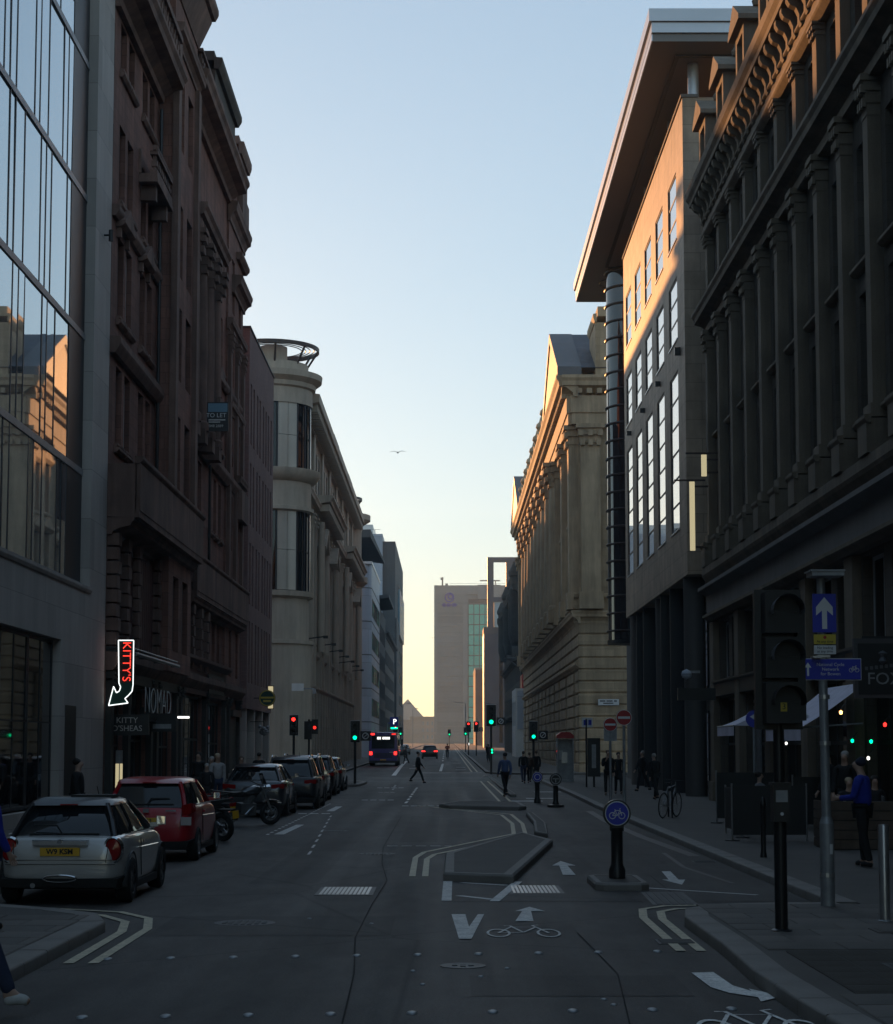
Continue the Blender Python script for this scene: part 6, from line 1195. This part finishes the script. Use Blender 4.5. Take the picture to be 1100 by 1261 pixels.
# red hatchback
T, hw = car('dark red five door hatchback parked behind the motorcycles', -5.24, 31.35, R(0), L=3.85, W=1.66, H=1.46, belt=1.0, body='paint_red', roof='paint_red', wr=.30, wb=(.66, 3.09), rim='rim', lightpos='high', arch=False, plate='S0 13', gh=dict(y0=.12, y1=3.05, t0=.42, t1=2.1, hb=.9, ht=.74))
part('badge', 'chrome', T, lambda b: b.box(-.05, .05, -.02, .02, .86, .93)); part('model_badge', 'chrome', T, lambda b: b.box(.34, .52, -.006, .02, .88, .905)); part('rear_wiper', 'valance', T, lambda b: b.tube([(0, .1, 1.0), (.05, .2, 1.1), (.38, .22, 1.1)], .012, 5))
SUV = [(0.0, .78, .5, .76), (.04, .88, .38, .92), (.12, .95, .3, 1.04), (.35, .985, .26, 1.06), (.8, 1, .24, 1.07), (1.6, 1, .24, 1.06), (2.8, 1, .24, 1.05), (3.1, .99, .25, 1.03), (3.6, .97, .28, .98), (4.0, .92, .32, .9), (4.25, .82, .38, .78), (4.4, .66, .45, .66)]
SG = dict(y0=.2, y1=3.35, t0=.75, t1=2.3, hb=.91, ht=.72)
def suv(label, x, y, H, body, plate=None, wide=1.84, lights='tail_red', rails=False, name='parked_car', dz=0):
    g = dict(SG); 
    return car(label, x, y, 0, 4.4, wide, H, 1.06, body, body, SUV, g, .34, (.85, 3.5), 'rim_dark', plate, lights, 'strip', False, None, name, rails)
suv('low grey coupe-backed car behind the motorcycles with a blue rear window', -5.5, 51.1, 1.52, 'paint_grey'); suv('tall black estate with bright roof rails parked ahead of the grey car', -5.1, 57.9, 1.68, 'paint_black', None, 1.86, 'tail_red', True)
suv('dark navy estate with roof rails third in the dark row', -5.35, 65.2, 1.70, 'paint_navy', None, 1.86, 'tail_red', True); suv('black people carrier ahead of the navy estate', -5.5, 73.5, 1.66, 'paint_black', None, 1.84); suv('grey hatchback last in the row before the green light', -5.6, 81.2, 1.55, 'paint_grey', None, 1.8)
suv('dark car driving away with glowing red tail lights far down the street', -2.0, 212, 1.6, 'paint_black', None, 1.86, 'em_red', name='moving_car')
for k, (x, y, c, lab) in enumerate(((-6.3, 232, 'paint_grey', 'small grey car beyond the bus'), (-6.3, 262, 'paint_white', 'pale car furthest beyond the bus'), (-6.4, 247, 'paint_navy', 'dark car between the two cars beyond the bus'))): suv(lab, x, y, 1.5, c)
# bus
T = thing('bus', 'purple single deck bus with lit rear lamps pulled in at the left kerb', 'bus', (-5.55, 157, gz(157)))
b = MB(); prof = [(-1.2, .35), (-1.25, .6), (-1.25, 2.2), (-1.2, 2.75), (-1.05, 2.93), (-.8, 2.98), (.8, 2.98), (1.05, 2.93), (1.2, 2.75), (1.25, 2.2), (1.25, .6), (1.2, .35)]
b.loft([[(x, .12, z) for x, z in prof], [(x, 9.8, z) for x, z in prof]]); b.loft([[(x * .96, 0, z * .985 + .02) for x, z in prof], [(x, .12, z) for x, z in prof]]); b.build('body', 'paint_purple', T, 40)
part('rear_window', 'car_glass', T, lambda b: b.box(-1.0, 1.0, -.012, .03, 1.55, 2.68)); part('engine_grille', 'valance', T, lambda b: [b.box(-.8, .8, -.014, .02, .75 + k * .09, .8 + k * .09) for k in range(5)]); part('rear_bumper', 'valance', T, lambda b: b.box(-1.22, 1.22, -.03, .1, .3, .5)); part('destination_board', 'em_white', T, lambda b: [b.box(x0, x1, -.03, -.02, 2.36, 2.56) for x0, x1 in ((-.52, -.36), (-.32, -.2), (-.05, .08), (.12, .24), (.28, .42), (.46, .58))])
for s in (-1, 1): part('tail_light', 'em_red', T, lambda b: b.box(s * 1.08 - .12, s * 1.08 + .12, -.04, .02, 1.0, 1.28)); part('side_window', 'car_glass', T, lambda b: b.box(s * 1.245 - .01, s * 1.245 + .01, .8, 9.2, 1.5, 2.5)); part('mirror', 'valance', T, lambda b: b.box(s * 1.4 - .1, s * 1.4 + .1, 9.6, 9.7, 1.8, 2.4).box(s * 1.3 - .1, s * 1.3 + .1, 9.64, 9.68, 2.3, 2.35))
part('high_tail_light', 'em_red', T, lambda b: b.box(-1.1, -.75, -.04, .02, 2.74, 2.88)); part('high_tail_light', 'em_red_soft', T, lambda b: b.box(.75, 1.1, -.04, .02, 2.76, 2.86)); part('roof_edge', 'paint_white', T, lambda b: b.box(1.0, 1.24, -.0, 9.6, 2.86, 2.95)); part('number_plate', 'plate_yellow', T, lambda b: b.box(-.26, .26, -.05, -.03, .52, .63)); part('logo', 'sign_white', T, lambda b: b.box(.55, .95, -.018, -.0, 1.2, 1.26))
for s in (-1, 1):
    for yy in (2.6, 7.6):
        ty, rm = wheel_mesh(.46, .28, 'rim_dark', 0); w_ = thing('wheel', None, None, (s * 1.12, yy, .46), 0 if s > 0 else PI); w_.parent = T; link('tyre', ty, w_); link('rim', rm, w_)
# motorcycles
def moto(label, x, y, rz, tank, lean=-.12, scooter=False):
    T = thing('motorcycle', label, 'motorcycle', (x, y, 0), rz); T.rotation_euler = (0, lean, rz)   # front towards +y
    def wh(yy, r):
        w_ = thing('wheel', None, None, (0, yy, r)); w_.parent = T; MB().torus((0, 0, 0), (1, 0, 0), r - .06, .06, 26, 8).build('tyre', 'tyre', w_, 60); bb = MB().torus((0, 0, 0), (1, 0, 0), r - .12, .015, 24, 5).cyl((-.05, 0, 0), (.05, 0, 0), .05, n=10)
        for k in range(8): a = PI * k / 4; bb.tube([(0, 0, 0), (0, math.cos(a) * (r - .12), math.sin(a) * (r - .12))], .008, 4)
        bb.build('rim', 'rim', w_); MB().torus((.055, 0, 0), (1, 0, 0), .11, .01, 18, 4).build('brake_disc', 'steel', w_)
    wh(0, .31); wh(1.42, .31)
    part('frame', 'black_paint', T, lambda b: b.tube([(0, 1.12, .95), (0, .75, .5), (0, .5, .38), (0, 0, .31)], .035, 6).tube([(0, 1.12, .9), (0, .6, .75), (0, .0, .8)], .03, 6).tube([(.1, .5, .4), (.12, 0, .31)], .025, 6).tube([(-.1, .5, .4), (-.12, 0, .31)], .025, 6))
    part('fork', 'steel', T, lambda b: b.tube([(.09, 1.42, .31), (.09, 1.12, .98)], .026, 6).tube([(-.09, 1.42, .31), (-.09, 1.12, .98)], .026, 6))
    part('engine', 'cast_iron', T, lambda b: b.box(-.17, .17, .5, .92, .28, .58).cyl((0, .72, .5), (0, .85, .78), .12, n=10).lathe((0, 0, 0), [(0, 0)], 4)); part('exhaust', 'chrome', T, lambda b: b.tube([(.15, .85, .5), (.2, .6, .28), (.2, .1, .34), (.2, -.25, .46)], .045, 8))
    part('fuel_tank', tank, T, lambda b: b.loft([[(s * w_, yy, z) for s, z in ((-.6, zb), (-1, zb + .1), (-.8, zt - .03), (0, zt), (.8, zt - .03), (1, zb + .1), (.6, zb))] for yy, w_, zb, zt in ((.52, .08, .78, .86), (.65, .15, .76, .98), (.9, .17, .78, 1.03), (1.05, .1, .85, 1.0))]), 60)
    part('seat', 'cafe_screen', T, lambda b: b.loft([[(-.1, .58, .82), (.1, .58, .82), (.1, .58, .88), (-.1, .58, .88)], [(-.15, .3, .78), (.15, .3, .78), (.14, .3, .86), (-.14, .3, .86)], [(-.12, -.05, .82), (.12, -.05, .82), (.1, -.05, .9), (-.1, -.05, .9)], [(-.07, -.3, .88), (.07, -.3, .88), (.06, -.3, .93), (-.06, -.3, .93)]]), 60)
    part('handlebar', 'black_paint', T, lambda b: b.tube([(-.36, .98, 1.1), (-.12, 1.08, 1.04), (.12, 1.08, 1.04), (.36, .98, 1.1)], .016, 6)); part('headlamp', 'chrome', T, lambda b: (setattr(b, 'tf', lambda a, c, d: (a, 1.25 + d, .95 + c)), b.lathe((0, 0, 0), [(0, -.1), (.07, -.05), (.1, .08), (0, .1)], 12)))
    part('mudguard', tank, T, lambda b: [b.box(-.07, .07, 1.42 + .34 * math.cos(a) - .06, 1.42 + .34 * math.cos(a) + .06, .31 + .34 * math.sin(a) - .012, .31 + .34 * math.sin(a) + .012) for a in [R(50 + 14 * k) for k in range(6)]] + [b.box(-.08, .08, -.36, .0, .66, .7)])
    part('number_plate', 'plate_yellow', T, lambda b: b.box(-.1, .1, -.4, -.39, .5, .66)); part('tail_lamp', 'tail_red', T, lambda b: b.box(-.06, .06, -.38, -.3, .76, .83))
    for s in (-1, 1): part('mirror', 'chrome', T, lambda b: b.tube([(s * .28, 1.0, 1.1), (s * .34, .95, 1.26)], .008, 4).box(s * .34 - .06, s * .34 + .06, .93, .96, 1.24, 1.32))
    part('side_stand', 'black_paint', T, lambda b: b.tube([(-.1, .55, .35), (-.3, .5, .02)], .014, 5)); part('windscreen', 'car_glass', T, lambda b: b.loft([[(-.16, 1.2, 1.05), (0, 1.25, 1.05), (.16, 1.2, 1.05)], [(-.13, 1.08, 1.32), (0, 1.12, 1.34), (.13, 1.08, 1.32)]], closed=False, caps=False))
    return T
moto('black motorcycle with its rear wheel to the road, nearer the red car', -4.75, 38.3, R(58), 'paint_black', -.14); moto('dirt-splashed motorcycle with a long front fork beyond the black one', -5.75, 45.6, R(-58), 'paint_grey', .1); moto('dark scooter-like motorcycle leaning between the other two', -5.3, 42.2, R(62), 'paint_navy', -.12)
# bicycles
def bicycle(label, x, y, rz, z0=KT, lean=0.):
    T = thing('bicycle', label, 'bicycle', (x, y, z0)); T.rotation_euler = (0, lean, rz)
    for yy in (0, 1.02):
        w_ = thing('wheel', None, None, (0, yy, .34)); w_.parent = T; MB().torus((0, 0, 0), (1, 0, 0), .325, .016, 32, 6).build('tyre', 'tyre', w_, 60); bb = MB().torus((0, 0, 0), (1, 0, 0), .305, .009, 30, 4)
        for k in range(12): a = PI * k / 6; bb.tube([(0, 0, 0), (0, math.cos(a) * .3, math.sin(a) * .3)], .0025, 3)
        bb.build('rim', 'steel', w_)
    part('frame', 'galv', T, lambda b: b.tube([(0, 0, .34), (0, .42, .3), (0, .28, .82), (0, 0, .34)], .015, 6).tube([(0, .42, .3), (0, .85, .78)], .018, 6).tube([(0, .3, .78), (0, .84, .86)], .016, 6)); part('fork', 'galv', T, lambda b: b.tube([(0, 1.02, .34), (0, .9, .62), (0, .83, .95)], .014, 6)); part('handlebar', 'black_paint', T, lambda b: b.tube([(-.28, .78, 1.0), (0, .84, .98), (.28, .78, 1.0)], .012, 6)); part('saddle', 'cafe_screen', T, lambda b: b.loft([[(-.07, .12, .9), (.07, .12, .9), (.07, .12, .94), (-.07, .12, .94)], [(-.02, .4, .91), (.02, .4, .91), (.02, .4, .94), (-.02, .4, .94)]])); part('chainring', 'steel', T, lambda b: b.torus((.04, .42, .3), (1, 0, 0), .09, .006, 16, 4)); part('crank', 'steel', T, lambda b: b.tube([(.06, .42, .3), (.06, .5, .16), (.14, .5, .16)], .01, 5).tube([(-.06, .42, .3), (-.06, .34, .44), (-.14, .34, .44)], .01, 5))
    return T
bicycle('grey bicycle standing by the kerb on the right pavement', 5.72, 47.6, R(-28), KT, .06)
T = thing('bicycle_stand', 'plain dark hoop stand holding the grey bicycle', 'bicycle stand', (6.0, 48.2, KT)); part('hoop', 'black_paint', T, lambda b: b.tube([(-.0, -.4, 0), (0, -.4, .7), (0, -.3, .8), (0, .3, .8), (0, .4, .7), (0, .4, 0)], .024, 8))
bicycle('far bicycle under the rider in the red jacket', .1, 205, R(0), gz(205))
# ================================================================== people
mat('skin', (.42, .27, .2), .6, .05, 5); mat('hair_dark', (.02, .015, .012), .7); mat('hair_grey', (.34, .32, .3), .7); mat('hair_fair', (.40, .31, .2), .7); mat('hair_brown', (.10, .06, .035), .7)
for n_, c in dict(dark=(.016, .016, .018), black=(.01, .01, .011), navy=(.02, .025, .05), blue=(.015, .03, .30), shirt=(.09, .13, .26), jeans=(.03, .04, .08), grey=(.12, .12, .125), pale=(.38, .36, .36), violet=(.20, .17, .36), red=(.20, .02, .02), brown=(.08, .05, .035), white=(.5, .5, .48)).items(): mat('cloth_' + n_, c, .85, .15, 6, bump=.15, bs=60)
def skin_mesh(name, chains, m, parent, lv=2):
    """chains: lists of (point, radius); points repeated between chains are welded so limbs join in one surface"""
    vs, es, rs, idx = [], [], [], {}
    for ch in chains:
        pr = None
        for p, r in ch:
            k = tuple(round(c, 4) for c in p)
            if k not in idx: idx[k] = len(vs); vs.append(k); rs.append(r)
            i = idx[k]
            if pr is not None and pr != i: es.append((pr, i))
            pr = i
    me = bpy.data.meshes.new(name); me.from_pydata(vs, es, []); me.materials.append(MATS[m]); o = link(name, me, parent)
    md = o.modifiers.new('skin', 'SKIN'); md.use_smooth_shade = True; md.branch_smoothing = .5
    for i, sv in enumerate(me.skin_vertices[0].data): sv.radius = (rs[i], rs[i]) if not isinstance(rs[i], tuple) else rs[i]; sv.use_root = (i == 0)
    sb = o.modifiers.new('smooth', 'SUBSURF'); sb.levels = sb.render_levels = lv
    return o
def person(label, x, y, h=1.75, rz=0., top='dark', bottom='jeans', hair='dark', stride=.0, arms=(.15, -.15), sit=False, z0=KT, coat=0., shoes='black', bend=0., longhair=False, phone=False, fingers=False, width=1.0, head_down=0., cap=None, elbow=(.35, .35)):
    """faces local +y; stride in radians (right leg forward), arms swing angles"""
    s = h / 1.75; T = thing('person', label, 'person', (x, y, gz(y) + z0), rz); T.scale = (s * width, s * width, s)
    Z = lambda p: tuple(p); hip = .93 if not sit else .50
    def up(zz, yy=0.): return (0, yy + (zz - .95) * math.sin(bend), hip + (zz - .95) * math.cos(bend))
    pel = up(.95); bel = up(1.10); che = up(1.30); shz = up(1.42); nek = up(1.49); jaw = up(1.57, .025 + head_down * .05); hed = up(1.64, .012 + head_down * .07); cro = up(1.705, .0 + head_down * .06); nose = up(1.615, .118 + head_down * .06)
    legs = {}; armsj = {}
    for sd, sg in ((1, 1), (-1, -1)):
        a = stride * sg
        if sit: kn = (sd * .12, .44, hip + .0); an = (sd * .12, .44 + .06 * sg, .09); 
        else:
            kb = .12 + .35 * max(0, -a); kn = (sd * .10, math.sin(a) * .43, hip - .03 - math.cos(a) * .42); an = (sd * .095, kn[1] + math.sin(a - kb) * .41, max(.085, kn[2] - math.cos(a - kb) * .41))
        hp = (sd * .085, 0, hip - .03); toe = (an[0] + sd * .02, an[1] + .15, .045 if an[2] < .13 else an[2] - .05); heel = (an[0], an[1] - .05, .045 if an[2] < .13 else an[2] - .04)
        legs[sd] = (hp, kn, an, toe, heel)
        sh = (sd * .185, shz[1], shz[2] - .02); b_ = arms[0 if sd > 0 else 1]; e_ = elbow[0 if sd > 0 else 1]
        el = (sd * .212, sh[1] + math.sin(b_) * .29, sh[2] - math.cos(b_) * .29); wr = (sd * (.19 - .08 * (e_ > 1)), el[1] + math.sin(b_ + e_) * .25, el[2] - math.cos(b_ + e_) * .25); pm = tuple(w + (w - e) * .28 for w, e in zip(wr, el)); tip = tuple(w + (w - e) * .62 for w, e in zip(wr, el))
        armsj[sd] = (sh, el, wr, pm, tip)
    ch = [[(pel, .115), (bel, .11), (che, .125), (shz, .08), (nek, .056), (jaw, .072), (hed, .092), (cro, .074)], [(hed, .092), (nose, .017)]]
    for sd in (1, -1):
        hp, kn, an, toe, heel = legs[sd]; sh, el, wr, pm, tip = armsj[sd]
        ch += [[(pel, .115), (hp, .085), (kn, .055), (an, .038), (toe, .032)], [(an, .038), (heel, .03)], [(shz, .08), (sh, .055), (el, .042), (wr, .028), (pm, .036)]]
        d = Vector(pm) - Vector(wr); d.normalize(); side = Vector((0, 1, 0)).cross(d); f_ = Vector((0, 1, 0)) if abs(d.y) < .7 else Vector((0, 0, 1)); f_ = (f_ - d * f_.dot(d)).normalized(); P_ = Vector(pm); inw = d.cross(f_).normalized() * (sd)
        if fingers:
            for k, ln in enumerate((.062, .075, .07, .055)):
                q0 = P_ + f_ * (.03 - .02 * k) + d * .03; q1 = q0 + d * ln * .55 + inw * .008; q2 = q1 + d * ln * .4 + inw * .02; ch.append([(pm, .036), (q0[:], .0095), (q1[:], .009), (q2[:], .0075)])
            th = P_ + f_ * .045 - d * .01; ch.append([(pm, .036), (th[:], .012), ((th + d * .04 + f_ * .012)[:], .0095)])
        else:
            ch.append([(pm, .036), ((P_ + d * .08)[:], .022)]); ch.append([(pm, .036), ((P_ + f_ * .045 + d * .025)[:], .011)])
    skin_mesh('body', ch, 'skin', T)
    tc = [[(pel, .145), (bel, .15), (che, .165), (shz, .105), (nek, .062)]]
    for sd in (1, -1):
        sh, el, wr, pm, tip = armsj[sd]; tc.append([(shz, .105), (sh, .075), (el, .06), (wr, .045)])
    if coat:
        low = (0, pel[1], pel[2] - coat); tc.append([(pel, .145), (low, .16)])
    skin_mesh('jacket', tc, 'cloth_' + top, T)
    skin_mesh('trousers', [[(pel, .125), (legs[sd][0], .098), (legs[sd][1], .07), (legs[sd][2], .056)] for sd in (1, -1)], 'cloth_' + bottom, T)
    for sd in (1, -1): hp, kn, an, toe, heel = legs[sd]; skin_mesh('shoe', [[(heel, .045), (tuple((a + c) / 2 for a, c in zip(an, toe)), .048), (toe, .04)]], 'cloth_' + shoes, T)
    hc = [[(up(1.60, -.05 + head_down * .06), .068), (up(1.675, -.026 + head_down * .06), .096), (up(1.735, .028 + head_down * .06), .082)]]
    if longhair: hc.append([(up(1.60, -.055 + head_down * .06), .06), (up(1.48, -.075), .075), (up(1.40, -.08), .05)])
    skin_mesh('hair', hc, 'hair_' + hair if cap is None else 'cloth_' + cap, T)
    if phone:
        w = Vector(armsj[1][3]); MB().box(w.x - .035, w.x + .035, w.y + .03, w.y + .04, w.z - .02, w.z + .12)
    return T
EA, WE = -PI / 2, PI / 2       # facing +x / facing -x
person('dark dressed pedestrian striding across the road before the bus', -1.56, 98.6, 1.78, EA, 'dark', 'black', 'dark', .42, (-.35, .35), z0=0)
person('man in a blue shirt and dark trousers walking away beside the cycle track', 2.33, 71.5, 1.80, R(20), 'shirt', 'black', 'dark', .4, (-.3, .3), z0=0)
person('distant cyclist in a dark red jacket riding away down the street', .1, 204.7, 1.75, 0, 'red', 'black', 'dark', .25, (.9, .9), z0=.12, bend=.3, elbow=(.5, .5))
person('taller of the dark figures walking by the far signal pole', 4.2, 98, 1.8, R(5), 'black', 'jeans', 'dark', .38, (-.3, .3), z0=0); person('dark figure in the middle of the far walking group', 4.6, 99.5, 1.72, R(-12), 'brown', 'black', 'brown', -.34, (.3, -.25), z0=0); person('dark figure in a long coat at the right of the far walking group', 5.05, 101, 1.8, R(8), 'black', 'black', 'brown', .3, (-.2, .3), z0=0, coat=.3)
person('person in black raising a hand to the face behind the no entry posts', 6.3, 70, 1.78, PI, 'black', 'black', 'brown', .15, (.5, -.1), elbow=(2.0, .3)); person('person in a black coat just right of the raised hand figure', 6.85, 71.5, 1.7, PI, 'black', 'dark', 'dark', -.2, coat=.35); person('grey haired person in dark coat walking past the office columns', 7.45, 64, 1.68, R(25), 'black', 'black', 'grey', .3, bend=.15); person('dim figure standing between the office columns', 8.3, 76, 1.75, R(120), 'dark', 'dark', 'grey', .3, (.3, -.3))
person('man in a grey top seated at the round cafe table', 7.55, 43.2, 1.75, R(-80), 'grey', 'jeans', 'dark', 0, (.6, .5), sit=True, elbow=(.9, .9), bend=-.05); person('broad dark standing figure behind the big signal post', 8.35, 39.2, 1.82, R(100), 'black', 'black', 'dark', 0, coat=.2); person('grey haired customer standing under the awning', 8.35, 37.6, 1.82, R(150), 'black', 'black', 'grey', 0); person('seated customer with long fair hair behind the planter', 8.2, 36.6, 1.7, PI, 'dark', 'dark', 'fair', 0, sit=True, longhair=True); person('seated customer with dark hair behind the planter', 8.75, 36.7, 1.75, PI, 'dark', 'dark', 'dark', 0, sit=True)
person('man in a bright blue hooded jacket looking down at his hands', 6.55, 28.3, 1.74, R(60), 'blue', 'black', 'dark', .08, (.25, .25), fingers=True, head_down=.6, elbow=(1.25, 1.25), cap='navy', width=1.05)
person('dark bearded man standing on the left pavement behind the silver car', -7.4, 36.0, 1.68, EA, 'black', 'black', 'dark', .05, (.05, -.05), width=1.1)
person('fair haired person in a pale top by the motorcycles', -6.7, 52.5, 1.72, R(200), 'pale', 'jeans', 'fair', 0, longhair=True); person('grey haired person left of the pale top by the motorcycles', -7.0, 53.5, 1.62, PI, 'grey', 'dark', 'grey'); person('short person with grey hair in front of the pale top', -6.65, 49.8, 1.45, PI, 'dark', 'dark', 'grey'); person('person in a violet top behind the grey parked car', -6.4, 56, 1.62, R(190), 'violet', 'dark', 'brown'); person('dark figure against the pub wall near the motorcycles', -7.6, 55, 1.75, R(170), 'black', 'black', 'dark'); person('dark person beside the grey car roof', -6.9, 66, 1.7, 0, 'black', 'black', 'dark', .2)
person('curly haired person with blue clothing at the left kerb near the silver car', -4.72, 18.6, 1.60, R(-60), 'blue', 'jeans', 'grey', .05, longhair=True, fingers=True)
person('walker in jeans and pale shoes stepping off the left kerb', -3.62, 13.66, 1.76, EA, 'navy', 'jeans', 'brown', .5, (0, 0), z0=0, shoes='white', elbow=(.1, .1), fingers=True)
person('far pedestrian on the right pavement below the paired red lights', 4.1, 175, 1.75, 0, 'dark', 'dark', 'dark', .2); person('far pedestrian waiting near the navy building', 4.6, 200, 1.7, 0, 'black', 'dark', 'brown'); person('far pedestrian by the rear of the bus', -3.9, 172, 1.7, WE, 'grey', 'dark', 'dark', .3, z0=0)
